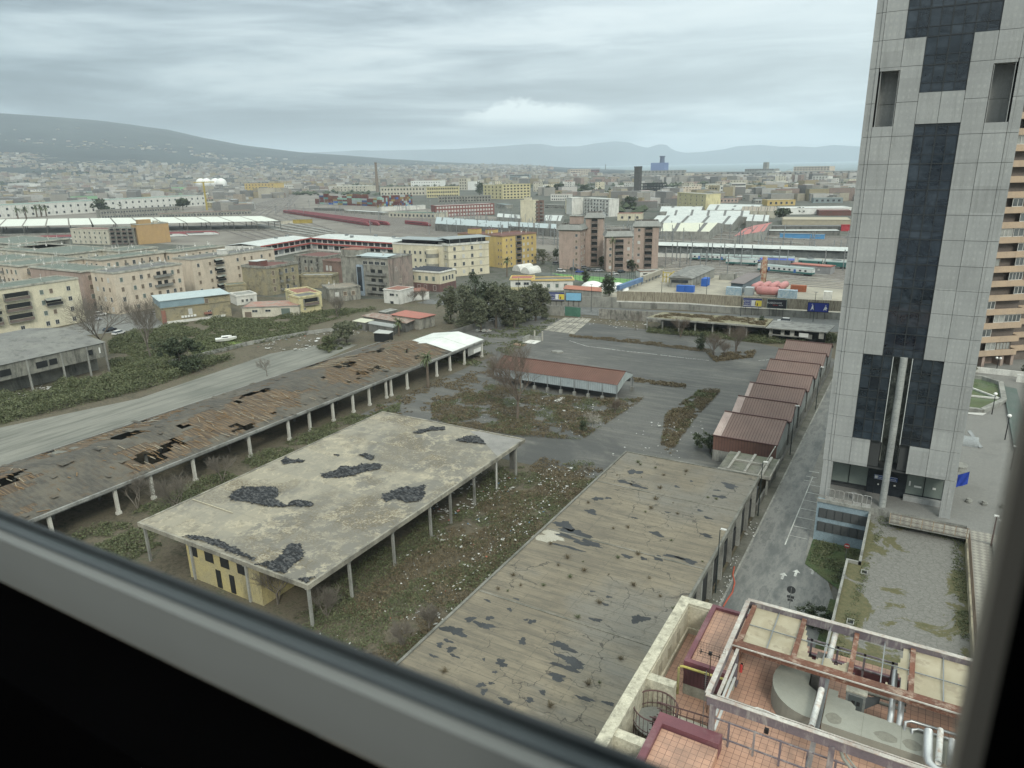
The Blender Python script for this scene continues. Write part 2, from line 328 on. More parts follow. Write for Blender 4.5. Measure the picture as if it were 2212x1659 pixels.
# ---------------------------------------------------------------- the office tower
def tower():
 t = T('office_tower', 'tall grey concrete panel office tower with a dark glass strip down its middle', 'tower', (-1, 101, 6.5))
 m, k, b = bsdf('tower_panel'); o = coords(k, False); s = k.sep(o)
 n1 = k.noise(o, .25, 4); c = k.mix(k.rng(n1, .35, .65), (.275,.283,.275), (.315,.323,.312))
 # faint square mottling of the cast panels
 gx = k.math('ABSOLUTE', k.math('SUBTRACT', k.math('FRACT', k.math('MULTIPLY', s[0], 1.75)), .5)); gz = k.math('ABSOLUTE', k.math('SUBTRACT', k.math('FRACT', k.math('MULTIPLY', s[2], 1.3)), .5))
 g = k.math('MULTIPLY', k.rng(gx, .1, .45), k.rng(gz, .1, .45)); n2 = k.noise(o, .9, 4, .7)
 c = k.mix(k.math('MULTIPLY', g, k.rng(n2, .4, .7, 0, .45)), c, (.47,.47,.44))
 vs = k.map(o, scale=(1.5, 1.5, .12)); n4 = k.noise(vs, 1.1, 6, .75); c = k.mix(k.rng(n4, .5, .75, 0, .6), c, (.17,.175,.165))
 n3 = k.noise(o, 9, 3, .8); wn = k.new('ShaderNodeTexWhiteNoise', noise_dimensions='3D'); k.nt.links.new(k.comb(k.math('FLOOR', k.math('DIVIDE', k.math('ADD', s[0], 6.95), 2.29)), 1.0, k.math('FLOOR', k.math('DIVIDE', k.math('ADD', s[2], .3), 3.04))), wn.inputs[0])
 q = k.math('MULTIPLY', k.rng(n3, .2, .8, .86, 1.14), k.rng(wn.outputs[0], 0, 1, .91, 1.07)); c = k.mix(1.0, c, k.comb(q, q, q), 'MULTIPLY')
 k.nt.links.new(c, b.inputs['Base Color']); b.inputs['Roughness'].default_value = .85; bump(k, b, n3, .3, .02); PAN = m
 JOINT = flat('panel_joint', (.05,.053,.053))
 m, k, b = bsdf('tower_glass'); o = coords(k, False); n = k.noise(k.map(o, scale=(.6,.6,1)), .5, 5, .7, .8)
 k.nt.links.new(k.ramp(n, [(.40, (.007,.011,.017)), (.5, (.013,.020,.028)), (.62, (.03,.04,.052))]), b.inputs['Base Color']); s = k.sep(o); wn = k.new('ShaderNodeTexWhiteNoise', noise_dimensions='3D'); k.nt.links.new(k.comb(k.math('FLOOR', k.math('DIVIDE', k.math('ADD', s[0], 2.45), 1.16)), 1.0, k.math('FLOOR', k.math('DIVIDE', k.math('ADD', s[2], .3), 1.52))), wn.inputs[0]); k.nt.links.new(k.mix(k.rng(wn.outputs[0], .5, 1, 0, .3), b.inputs['Base Color'].links[0].from_socket, (.06,.08,.10)), b.inputs['Base Color']); b.inputs['Roughness'].default_value = .07
 b.inputs['Specular IOR Level'].default_value = .6; bump(k, b, k.noise(o, .7, 2), .05, .3); TG = m
 m, k, b = bsdf('atrium_glass'); o = coords(k, False); n = k.noise(k.map(o, scale=(1,1,.6)), .8, 6, .75, 1.2)
 k.nt.links.new(k.ramp(n, [(.36, (.03,.036,.035)), (.5, (.075,.09,.085)), (.60, (.17,.19,.17)), (.68,(.32,.34,.31))]), b.inputs['Base Color']); b.inputs['Roughness'].default_value = .15; AG = m
 MUL = flat('dark_mullion', (.028,.033,.036), rough=.45); SILL = flat('pale_window_blind', (.17,.20,.18), rough=.4)
 Z = [11.83, 15.75, 18.65, 21.6, 24.6, 27.55, 30.55, 33.5, 36.45, 39.4, 42.45, 45.4, 48.3, 51.3, 54.5, 58.3, 62.2, 65.2, 68.2, 71.2, 74.2, 77.2, 80.2]
 X = [-7.95, -5.7, -3.45, -1.15, 1.2, 3.5, 5.8]
 V0 = 101.0
 # core body behind the panels
 b = MB(); b.box(-8.95, 6.9, 105.3, 118, 6.5, 82, 0); b.box(-8.95, 6.9, 101.6, 105.3, 27.6, 55.6, 0); b.box(-5.6, 3.4, 101.6, 105.3, 55.6, 62.2, 0); b.box(-8.95, 6.9, 101.6, 105.3, 62.3, 82, 0)
 b.box(-8.95, -2.2, 101.6, 105.3, 11.9, 27.6, 0); b.box(.1, 6.9, 101.6, 105.3, 11.9, 27.6, 0); b.box(-8.95, -7.9, 103.6, 105.3, 55.6, 62.3); b.box(5.6, 6.9, 103.6, 105.3, 55.6, 62.3)
 t.part('core', b, [JOINT], local=False)
 b = MB(); g = MB(); u = MB(); gf = .022
 for i in range(len(Z)-1):
  z0, z1 = Z[i], Z[i+1]
  for j in range(6):
   x0, x1 = X[j], X[j+1]
   isg = False
   if i in (1, 2, 3, 4): isg = (j in (1, 4)) 
   elif 5 <= i <= 13: isg = j in (2, 3)
   elif i == 16: isg = j in (2, 3)
   elif 17 <= i: isg = 1 <= j <= 4
   if i == 0 and j in (2, 3): continue
   if i in (1, 2, 3, 4) and j in (2, 3): continue
   if i in (14, 15) and j in (0, 5):
    # recess with a short panel below
    if i == 14: b.box(x0+gf, x1-gf, V0, V0+.5, z0+gf, 55.65, 0)
    continue
   if i == 14 and j in (2, 3): g.box(x0, x1, V0+.22, V0+.4, 54.5, 55.75, 0); u.box(x0, x1, V0+.16, V0+.26, 55.7, 55.8); b.box(x0+gf, x1-gf, V0, V0+.5, 55.8, 59.25-gf); continue
   if i == 15 and j in (2, 3): b.box(x0+gf, x1-gf, V0, V0+.5, 59.25+gf, z1-gf) if False else None; g.box(x0, x1, V0+.22, V0+.4, 59.25, z1, 0); continue
   if isg: g.box(x0, x1, V0+.22, V0+.4, z0, z1, 0)
   else: b.box(x0+gf, x1-gf, V0, V0+.5, z0+gf, z1-gf, 0)
  # corner strips
  for (a, c_, dv) in ((-9.02, -8.32, .16), (-8.30, -7.97, .05), (5.82, 6.12, .05), (6.14, 6.95, .16)): b.box(a, c_, V0+dv, V0+.8, z0+gf, z1-gf, 0)
  b.box(-9.02, -8.62, V0+.8, 118, z0+gf, z1-gf); b.box(6.55, 6.95, V0+.8, 118, z0+gf, z1-gf)
 # wings of glass at the foot, half a panel wider inwards
 g.box(-3.45, -2.15, V0+.22, V0+.4, 15.75, 27.55); g.box(.05, 1.2, V0+.22, V0+.4, 15.75, 27.55)
 t.part('concrete_panels', b, [PAN], local=False)
 def mul(xa, xb, za, zb, nx, zs):
  for q in range(nx+1):
   x = xa+(xb-xa)*q/nx; wd = .07 if (q % 2 == 0) else .035; u.box(x-wd, x+wd, V0+.12, V0+.24, za, zb)
  for z in zs: u.box(xa, xb, V0+.13, V0+.24, z-.06, z+.06); u.box(xa, xb, V0+.15, V0+.24, z+1.02, z+1.08)
 mul(-3.45, 1.2, 27.55, 55.75, 4, Z[5:15]); mul(-3.45, 1.2, 59.25, 62.2, 4, [59.25]); mul(-5.7, 3.5, 62.2, 65.2, 8, [65.2] if False else [62.2]) if False else None
 mul(-3.45, 1.2, 62.2, 65.2, 4, [62.2]) ; mul(-5.7, 3.5, 65.2, 80.2, 8, Z[17:22])
 mul(-5.7, -2.15, 15.75, 27.55, 3, Z[1:5]); mul(.05, 3.5, 15.75, 27.55, 3, Z[1:5])
 t.part('window_glass', g, [TG], local=False); t.part('mullions', u, [MUL], local=False)
 # pale aluminium edges of the gap, atrium glass behind
 b = MB(); b.box(-2.2, -2.12, V0, V0+.5, 15.7, 27.5); b.box(0, .08, V0, V0+.5, 15.7, 27.5); t.part('gap_trim', b, [flat('aluminium_trim', (.5,.52,.5), rough=.4)], local=False)
 b = MB(); b.box(-3.4, 1.3, 104.2, 104.3, 11.9, 15.7); b.box(-2.12, 0, 103.2, 103.3, 15.7, 27.55); t.part('atrium_glazing', b, [AG], local=False)
 b = MB()
 for q in range(14): b.box(-.0+q*.09, .04+q*.09, 104.08, 104.15, 12.9, 14.7)
 for z in (12.85, 13.45, 14.1, 14.75): b.box(-.05, 1.25, 104.05, 104.16, z-.03, z+.03)
 for x in (-3.4, -2.1, -1.0, .0, 1.27): b.box(x-.04, x+.04, 104.02, 104.19, 11.9, 15.7)
 t.part('atrium_grille', b, [flat('pale_grille', (.35,.37,.33))], local=False)
 # recesses either side near the top
 b = MB()
 for x0, x1 in ((-7.75, -5.75), (3.55, 5.6)):
  b = MB(); b.box(x0-.0, x0+.06, V0+.1, 103.5, 55.66, 62.2); b.box(x1-.06, x1, V0+.1, 103.5, 55.66, 62.2); b.box(x0, x1, 103.4, 103.5, 55.66, 58.25); b.box(x0, x1, 103.4, 103.5, 58.29, 62.2); b.box(x0-.1, x1+.1, V0+.02, 103.5, 61.85, 62.2)
  t.part('recess', b, [PAN], local=False)
 # soffit, ground floor
 b = MB(); b.box(-8.9, 6.9, V0+.3, 105.2, 11.66, 11.8); b.box(-7.8, 5.7, 105.2, 105.3, 11.2, 11.66); t.part('soffit', b, [JOINT], local=False)
 for (x0, x1) in ((-7.95, -5.75), (-5.65, -3.35), (1.55, 3.65), (3.75, 5.95)):
  g = MB(); g.box(x0, x1, 105.1, 105.2, 7.35, 11.2, 0); fr = t.part('shop_window', g, [SILL], local=False)
  q = MB(); 
  for a, c_ in ((x0-.08, x0), (x1, x1+.08)): q.box(a, c_, 105.02, 105.18, 7.25, 11.3)
  q.box(x0, x1, 105.02, 105.09, 7.22, 7.35); q.box(x0, x1, 105.02, 105.09, 10.85, 11.2); t.part('frame', q, [MUL], local=False, parent=None)
 b = MB(); b.box(-3.3, 1.5, 105.05, 105.2, 6.5, 11.3)
 for x in (-3.25, -2.4, -1.3, -.9, -.1, .7, 1.4): b.box(x-.05, x+.05, 104.95, 105.05, 6.5, 10.8)
 for z in (7.6, 8.9): b.box(-3.3, 1.5, 104.97, 105.05, z-.04, z+.04)
 t.part('entrance_doors', b, [flat('entrance_dark', (.02,.025,.03), rough=.35)], local=False)
 for q in ((-1.95,-1.78,104.9,104.93,7.9,8.1),(.05,.3,104.9,104.93,8.1,8.3),(1.85,2.05,104.95,104.98,8.6,9.3),(2.5,3.4,104.95,104.98,8.5,8.75),(4.7,5.1,104.95,104.98,8.6,8.9)): t.part('notice', MB().box(*q), [WP], local=False)
 b = MB(); b.box(-2.5, .42, 104.7, 104.78, 8.85, 9.5, 0); b.box(-2.46, .38, 104.69, 104.7, 9.42, 9.46, 1); b.box(-2.46, .38, 104.69, 104.7, 8.89, 8.93, 1)
 b.box(-2.42, -2.05, 104.685, 104.69, 8.99, 9.36, 1); sg = t.part('sign_board', b, [flat('sign_blue', (.03,.07,.22)), WP], local=False)
 text_part(t, 'Regione  Campania', .30, (-.78+.0+1-.15, 104.68-101, 9.17-6.5), (R(90), 0, 0), WP, 'sign_lettering', depth=.004, shear=.35, xs=1.0)
 # corner columns at the open ground floor
 for xs in ((-8.95, -8.2), (-8.15, -7.75)): pass
 b = MB(); b.box(-8.95, -8.25, V0+.1, V0+1.0, 6.5, 11.8); b.box(-8.23, -7.7, V0+.02, V0+.9, 6.5, 11.8); t.part('corner_column', b, [PAN], local=False)
 b = MB(); b.box(5.75, 6.3, V0+.02, V0+.9, 6.5, 11.8); b.box(6.32, 7.0, V0+.1, V0+1.0, 6.5, 11.8); t.part('corner_column', b, [PAN], local=False)
 # the round steel-clad pillar
 b = MB(); zs = [6.5+i*.62 for i in range(35)]
 for a in range(len(zs)-1): b.tube([(-.95, 101.0, zs[a]+.012), (-.95, 101.0, zs[a+1]-.012)], .44, 20)
 b.tube([(-.95, 101.0, 6.5), (-.95, 101.0, 27.5)], .42, 16, 1); t.part('round_pillar', b, [M('pillar_cladding', (.33,.34,.32), (.26,.27,.26), rough=.5, stain=.3), JOINT], local=False, smooth=False)
 b = MB(); b.box(1.4, 6.0, 104.3, 105.0, 6.5, 7.2); t.part('plinth', b, [PAN], local=False)
tower()
# flag and round balcony behind the tower's right corner
t = T('flag', 'blue flag hanging on a short pole at the right foot of the grey tower', 'flag', (7.0, 104, 10))
b = MB(); b.tube([(0,0,1.6),(1.5,-.3,2.6)], .03, 6); t.part('pole', b, [STEEL])
b = MB()
for i in range(7):
 for j in range(6):
  P = lambda a, c: (.25+a*.17, -.06-a*.034+.07*math.sin(a*1.3+c), 1.75+a*.113-c*.30)
  b.face([P(i,j), P(i+1,j), P(i+1,j+1), P(i,j+1)])
t.part('cloth', b, [flat('flag_blue', (.03,.07,.42))])
b = MB(); b.tube([(7.6,109,10.5),(7.6,109,11.2)], .9, 16); b.tube([(7.6,109,11.2),(7.6,109,11.35)], 1.0, 16)
solo('round_vent', b, [CONC], 'round concrete vent box behind the right corner of the grey tower', 'vent')
# ---------------------------------------------------------------- curved beige apartment block far right
def beige_block():
 rz = R(38); t = T('beige_apartment_block', 'tall beige apartment block with long ribbon balconies behind the grey tower', 'apartment block', (12.8, 185.2, 6.5), rz)
 BB = M('beige_brick_bands', (.44,.33,.23), (.39,.30,.22), fine=.15, stain=.15)
 b = MB(); b.box(-8, 9.0, 1.6, 14, 3.0, 78); b.box(9.6, 26, 4.5, 16, 0, 78); t.part('wall', b, [M('block_core', (.13,.11,.095), (.17,.14,.12))])
 b = MB()
 for x in (-6, 1.5, 6.2, 8.7): b.box(x, x+.7, .6, 10, 0, 3.2)
 b.box(4.5, 9, 3, 10, 0, 1.4); t.part('pillars', b, [PINKP])
 for f in range(23):
  z = 2.6+f*3.13; b = MB()
  b.box(-8, 9.2, 0, .25, z, z+1.32); b.box(9.0, 9.25, .25, 6, z, z+1.32); b.box(-8, 9.2, .25, 1.7, z, z+.25); b.box(9.5, 26, 3.6, 3.9, z-.2, z+1.1); b.box(9.5,26,3.9,5,z-.2,z)
  t.part('balcony_band', b, [BB])
  rr = random.Random(f*3+1); x = -8.0
  while x < 8.4:
   wd = rr.choice((2.4, 3.2, 4.8)); wd = min(wd, 8.8-x); kd = rr.random()
   if kd < .62 and wd > 1.5:
    b = MB(); n = max(2, int(wd/.8)); b.box(x, x+wd, .35, .42, z+1.32, z+3.13, 0)
    for i in range(n+1): b.box(x+wd*i/n-.05, x+wd*i/n+.05, .27, .35, z+1.32, z+3.13, 1)
    b.box(x, x+wd, .27, .35, z+1.32, z+1.42, 1); b.box(x, x+wd, .27, .35, z+2.9, z+3.13, 1)
    t.part('window_strip', b, [glassy('grey_glass', (.06,.065,.065), .2) if kd < .35 else M('curtained_glass', (.34,.34,.31), (.2,.21,.2)), FRM if kd < .5 else flat('brown_frame', (.2,.17,.14))])
   x += wd+rr.choice((.2, .3, 2.0))
beige_block()
# ---------------------------------------------------------------- ground
def ground_mats():
 m, k, b = bsdf('city_ground'); o = coords(k, False)
 n = k.noise(o, .012, 6, .65); n2 = k.noise(o, .15, 5, .7)
 c = k.ramp(k.math('ADD', k.math('MULTIPLY', n, .6), k.math('MULTIPLY', n2, .4)), [(.38, (.03,.042,.027)), (.45, (.055,.06,.045)), (.50, (.10,.098,.085)), (.54, (.05,.058,.038)), (.60, (.13,.125,.11)), (.68, (.05,.06,.04))])
 k.nt.links.new(c, b.inputs['Base Color']); b.inputs['Roughness'].default_value = .95
 m, k, b = bsdf('yard_asphalt'); o = coords(k, False)
 n = k.noise(o, .05, 5, .6); n2 = k.noise(k.map(o, scale=(.12, 1, 1)), .55, 5, .7); n3 = k.noise(o, 2.2, 4, .75)
 c = k.mix(k.rng(n, .38, .62), (.070,.069,.064), (.10,.098,.09)); c = k.mix(k.rng(n2, .47, .66, 0, .75), c, (.15,.145,.125))
 c = k.mix(k.rng(n3, .54, .66, 0, .6), c, (.052,.052,.038)); nb = k.noise(o, .03, 5, .7, .5); c = k.mix(k.rng(nb, .53, .60, 0, .6), c, (.048,.05,.048))
 vo = k.new('ShaderNodeTexVoronoi', feature='DISTANCE_TO_EDGE'); k.nt.links.new(k.map(o, scale=(.1,.14,1)), vo.inputs[0])
 wob = k.math('ADD', vo.outputs[0], k.math('MULTIPLY', k.math('SUBTRACT', n3, .5), .03)); c = k.mix(k.rng(wob, .012, .004, 0, .7), c, (.05,.055,.04))
 k.nt.links.new(c, b.inputs['Base Color']); b.inputs['Roughness'].default_value = .8
 m, k, b = bsdf('scrub_soil'); o = coords(k, False)
 n = k.noise(o, .09, 6, .7); n2 = k.noise(o, 1.4, 5, .75)
 c = k.ramp(k.math('ADD', k.math('MULTIPLY', n, .5), k.math('MULTIPLY', n2, .5)), [(.38, (.035,.04,.022)), (.46, (.075,.065,.042)), (.52, (.115,.095,.065)), (.58, (.06,.062,.032)), (.66, (.15,.135,.10))])
 k.nt.links.new(c, b.inputs['Base Color']); b.inputs['Roughness'].default_value = .95; bump(k, b, n2, .6, .2)
 m, k, b = bsdf('dirt_track'); o = coords(k, False)
 n = k.noise(k.map(o, scale=(1, .08, 1)), .5, 6, .7); n2 = k.noise(o, .06, 4)
 c = k.ramp(n, [(.36, (.115,.115,.095)), (.48, (.165,.165,.14)), (.58, (.21,.205,.175)), (.68, (.14,.14,.115))]); c = k.mix(k.rng(n2, .45, .65, 0, .5), c, (.10,.105,.09))
 k.nt.links.new(c, b.inputs['Base Color']); b.inputs['Roughness'].default_value = .9
 m, k, b = bsdf('street_asphalt'); o = coords(k, False)
 n = k.noise(k.map(o, scale=(1, .3, 1)), .35, 6, .72); n2 = k.noise(o, 1.3, 5, .8)
 c = k.ramp(n, [(.38, (.10,.105,.10)), (.47, (.145,.148,.138)), (.54, (.19,.19,.175)), (.60, (.115,.118,.11)), (.7, (.16,.16,.15))]); c = k.mix(k.rng(n2, .60, .66, 0, .7), c, (.055,.06,.06))
 k.nt.links.new(c, b.inputs['Base Color']); b.inputs['Roughness'].default_value = .7
 m, k, b = bsdf('yard_concrete'); o = coords(k, False)
 n = k.noise(o, .08, 6, .7); n2 = k.noise(k.map(o, scale=(.25,1,1)), .8, 5, .7); c = k.mix(k.rng(n, .4, .6), (.27,.25,.20), (.35,.32,.25)); c = k.mix(k.rng(n2, .5, .68, 0, .65), c, (.14,.135,.115))
 k.nt.links.new(c, b.inputs['Base Color']); b.inputs['Roughness'].default_value = .9
 m, k, b = bsdf('rail_ballast'); o = coords(k, False); n = k.noise(o, .03, 5); n2 = k.noise(o, 2.5, 4, .8)
 c = k.mix(k.rng(n, .4, .6), (.14,.125,.105), (.20,.185,.155)); c = k.mix(k.rng(n2, .5, .7, 0, .5), c, (.08,.075,.065))
 k.nt.links.new(c, b.inputs['Base Color']); b.inputs['Roughness'].default_value = .95
 m, k, b = bsdf('sea_water'); o = coords(k, False); n = k.noise(k.map(o, scale=(1,1,1)), .004, 5, .7)
 k.nt.links.new(k.mix(k.rng(n, .4, .65), (.13,.18,.19), (.17,.22,.23)), b.inputs['Base Color']); b.inputs['Roughness'].default_value = .6
 m, k, b = bsdf('plaza_paving'); o = coords(k, False); n = k.noise(o, .18, 5, .7)
 br = k.new('ShaderNodeTexBrick'); k.nt.links.new(o, br.inputs[0]); br.inputs['Scale'].default_value = 1.6; br.inputs['Mortar Size'].default_value = .03
 br.inputs['Color1'].default_value = c4((.22,.215,.195)); br.inputs['Color2'].default_value = c4((.18,.178,.165)); br.inputs['Mortar'].default_value = c4((.12,.12,.11))
 c = k.mix(k.rng(n, .52, .7, 0, .6), br.outputs[0], (.12,.12,.11)); k.nt.links.new(c, b.inputs['Base Color']); b.inputs['Roughness'].default_value = .8
 m, k, b = bsdf('diamond_paving'); o = coords(k, False); ck = k.new('ShaderNodeTexChecker'); k.nt.links.new(k.map(o, rot=(0,0,R(45)), scale=(1,1,1)), ck.inputs[0]); ck.inputs['Scale'].default_value = 1.9
 ck.inputs[1].default_value = c4((.30,.285,.24)); ck.inputs[2].default_value = c4((.20,.185,.16)); n = k.noise(o, 1.5, 4, .7)
 k.nt.links.new(k.mix(k.rng(n, .45, .7, 0, .5), ck.outputs[0], (.17,.165,.145)), b.inputs['Base Color']); b.inputs['Roughness'].default_value = .85
 m, k, b = bsdf('meadow'); o = coords(k, False); n = k.noise(o, .25, 5, .7)
 k.nt.links.new(k.ramp(n, [(.38, (.07,.10,.03)), (.5, (.14,.19,.045)), (.58, (.20,.25,.07)), (.66, (.24,.25,.15))]), b.inputs['Base Color']); b.inputs['Roughness'].default_value = .95
ground_mats(); G_ = MATS
def sheet(name, pts, z, mat, **kw):
 b = MB(); b.prism([(p[0], p[1]) for p in pts], z-.5, z, 0); return struct(name, b, [mat], **kw)
b = MB(); b.face([(-22000,-140,0),(8000,-140,0),(8000,23000,0),(-22000,23000,0)]); struct('ground', b, [G_['city_ground']])
def strip(name, pts, z, mat): 
 b = MB(); b.face([(p[0], p[1], z) for p in pts]); return struct(name, b, [mat])
strip('scrub_ground', [(-260,-40),(-5,-40),(-5,262),(-120,250),(-270,200)], .03, G_['scrub_soil'])
strip('yard', [(-104,108),(-90,104),(-43,104),(-43,100),(-40.5,100),(-40,106),(-30,106),(-17.9,120),(-17.9,205),(-40,214),(-122,222),(-132,212),(-127,172),(-104,168)], .06, G_['yard_asphalt'])
strip('yard_lane', [(-57,46),(-52,46),(-50,104),(-57,104)], .055, G_['yard_asphalt']) if False else None
strip('track', [(-171,-20),(-140,-20),(-139,60),(-141,120),(-149,160),(-158,158),(-165,140),(-160,95),(-171,60)], .06, G_['dirt_track'])
strip('street', [(-16.3,20),(-3,20),(-3,80),(-8.9,100),(-9,230),(-16.3,230)], .07, G_['street_asphalt'])
strip('paved_corner', [(-8.95,92),(-8.95,100),(-9.0,175),(-12.6,175),(-12.6,141),(-12.4,119),(-10.3,113)], .10, M('pale_pavement', (.24,.235,.21), (.19,.185,.165), stain=.4, streak=False))
b = MB(); b.box(-16.55, -16.3, 20, 230, 0, .14); struct('kerb', b, [CONC])
strip('side_pavement', [(-17.8,20),(-16.55,20),(-16.55,230),(-17.8,230)], .12, M('broken_pavement', (.15,.145,.125), (.09,.09,.07), stain=.6, streak=False))
strip('road', [(-175,224),(-122,229.5),(-36,251.3-15),(60,258),(60,272),(-23,259.6),(-60,253.8),(-99,247.6),(-126.5,240.2),(-175,233)], .09, M('grey_road', (.15,.152,.145), (.115,.12,.115), stain=.3, streak=False))
strip('yard_slab', [(-120.5,204),(-107,204),(-103,226),(-116,226)], .12, M('pale_concrete_slab', (.33,.31,.26), (.20,.19,.165), sc_=.25, stain=.5, streak=False)) if False else None
strip('rail_yard', [(-130,262),(-60,256),(-20,262),(60,270),(60,330),(-36,352),(-80,356),(-100,366),(-130,352),(-112,322)], .05, G_['yard_concrete'])
strip('ballast', [(-900,330),(-320,345),(-212,360),(-120,362),(-72,352),(-30,340),(80,340),(80,520),(-60,545),(-300,600),(-560,760),(-900,1050),(-1300,1300),(-1700,1300),(-1300,700)], .04, G_['rail_ballast'])
strip('meadow_patch', [w('l',860,115), w('l',1130,85), w('l',1160,100), w('l',890,185)], .07, G_['meadow'])
strip('street_by_houses', [w('w',1080,780), w('w',2000,700), w('w',2150,900), w('w',1100,1010), w('w',950,1000), w('w',600,960), w('w',1050,850)], .07, G_['street_asphalt'])
strip('football_pitch', [w('a',1040,280), w('a',1780,335), w('a',1700,372), w('a',1290,345)], .08, M('artificial_turf', (.13,.27,.09), (.12,.24,.085), fine=.08, streak=False))
strip('pitch_margin', [w('a',880,275), w('a',1900,275), w('a',1830,345), w('a',1690,400), w('a',1200,350)], .065, M('grey_margin', (.12,.13,.12), (.09,.10,.09)))
# yard slabs and painted marks
def slabs():
 b = MB(); A = w('a',1160,665); B = w('a',1400,675); C = w('a',1240,815); D = w('a',950,775)
 for i in range(5):
  for j in range(3):
   P = lambda u_, v_: (A.lerp(B, u_)).lerp(D.lerp(C, u_), v_)
   g = .012; q = [P(i/5+g, j/3+g), P((i+1)/5-g, j/3+g), P((i+1)/5-g, (j+1)/3-g), P(i/5+g, (j+1)/3-g)]
   b.face([(p.x, p.y, .14) for p in q][::-1])
 struct('concrete_apron', b, [M('pale_concrete_slab', (.36,.34,.28), (.21,.20,.17), sc_=.3, stain=.6, streak=False)])
 b = MB(); pts = [('a',1200,868),('a',1280,895),('a',1360,918),('a',1480,932),('a',1700,960),('a',1850,975),('a',2212,1020)]
 def dash(p, q, wd, n, z=.1):
  rr = random.Random(int(p.x*7)); d = (q-p).normalized(); s_ = Vector((-d.y, d.x, 0))*wd/2
  for i in range(n):
   a = p.lerp(q, i/n); c = p.lerp(q, (i+.55+.4*rr.random())/n)
   b.face([(v.x, v.y, z) for v in (a-s_, c-s_, c+s_, a+s_)])
 Q = [w(*p) for p in pts]
 for p, q in zip(Q, Q[1:]): dash(p, q, .28, 5)
 Q = [w('s',0,272), w('s',150,290), w('s',300,310), w('s',430,322), w('s',530,335)]
 for p, q in zip(Q, Q[1:]): dash(p, q, .28, 5)
 dash(w('s',1070,335), w('s',1190,325), .28, 3)
 struct('yard_marking', b, [M('worn_white_line', (.55,.56,.52), (.3,.3,.28), fine=.4)])
 b = MB()
 for i, (x, y) in enumerate((('s',1690,) and (1690,1545),(1660,1600),(1640,1645))):
  p = w('s', x, y, .13); b.box(p.x-1.1, p.x+.6, p.y-.09, p.y+.09, .105, .115)
 for i in range(7): b.box(-12.0, -9.6, 99+i*3.2, 99.16+i*3.2, .105, .115)
 b.box(-12.2, -12.05, 96, 122, .105, .115)
 for k_, x, y in (('r',1000,90),('r',1065,75),('r',1150,65),('r',1240,65)):
  p = w(k_, x, y); b.face([(p.x-.15,p.y-.9,.105),(p.x+.15,p.y-.9,.105),(p.x+.15,p.y+.2,.105),(p.x+.5,p.y+.2,.105),(p.x,p.y+.9,.105),(p.x-.5,p.y+.2,.105),(p.x-.15,p.y+.2,.105)][::-1])
 p = w('r',1165,75); q = w('r',1300,78); b.beam((p.x,p.y,.105),(q.x,q.y,.105),.12,.01)
 struct('street_marking', b, [M('worn_white_line', (.55,.56,.52))])
slabs()
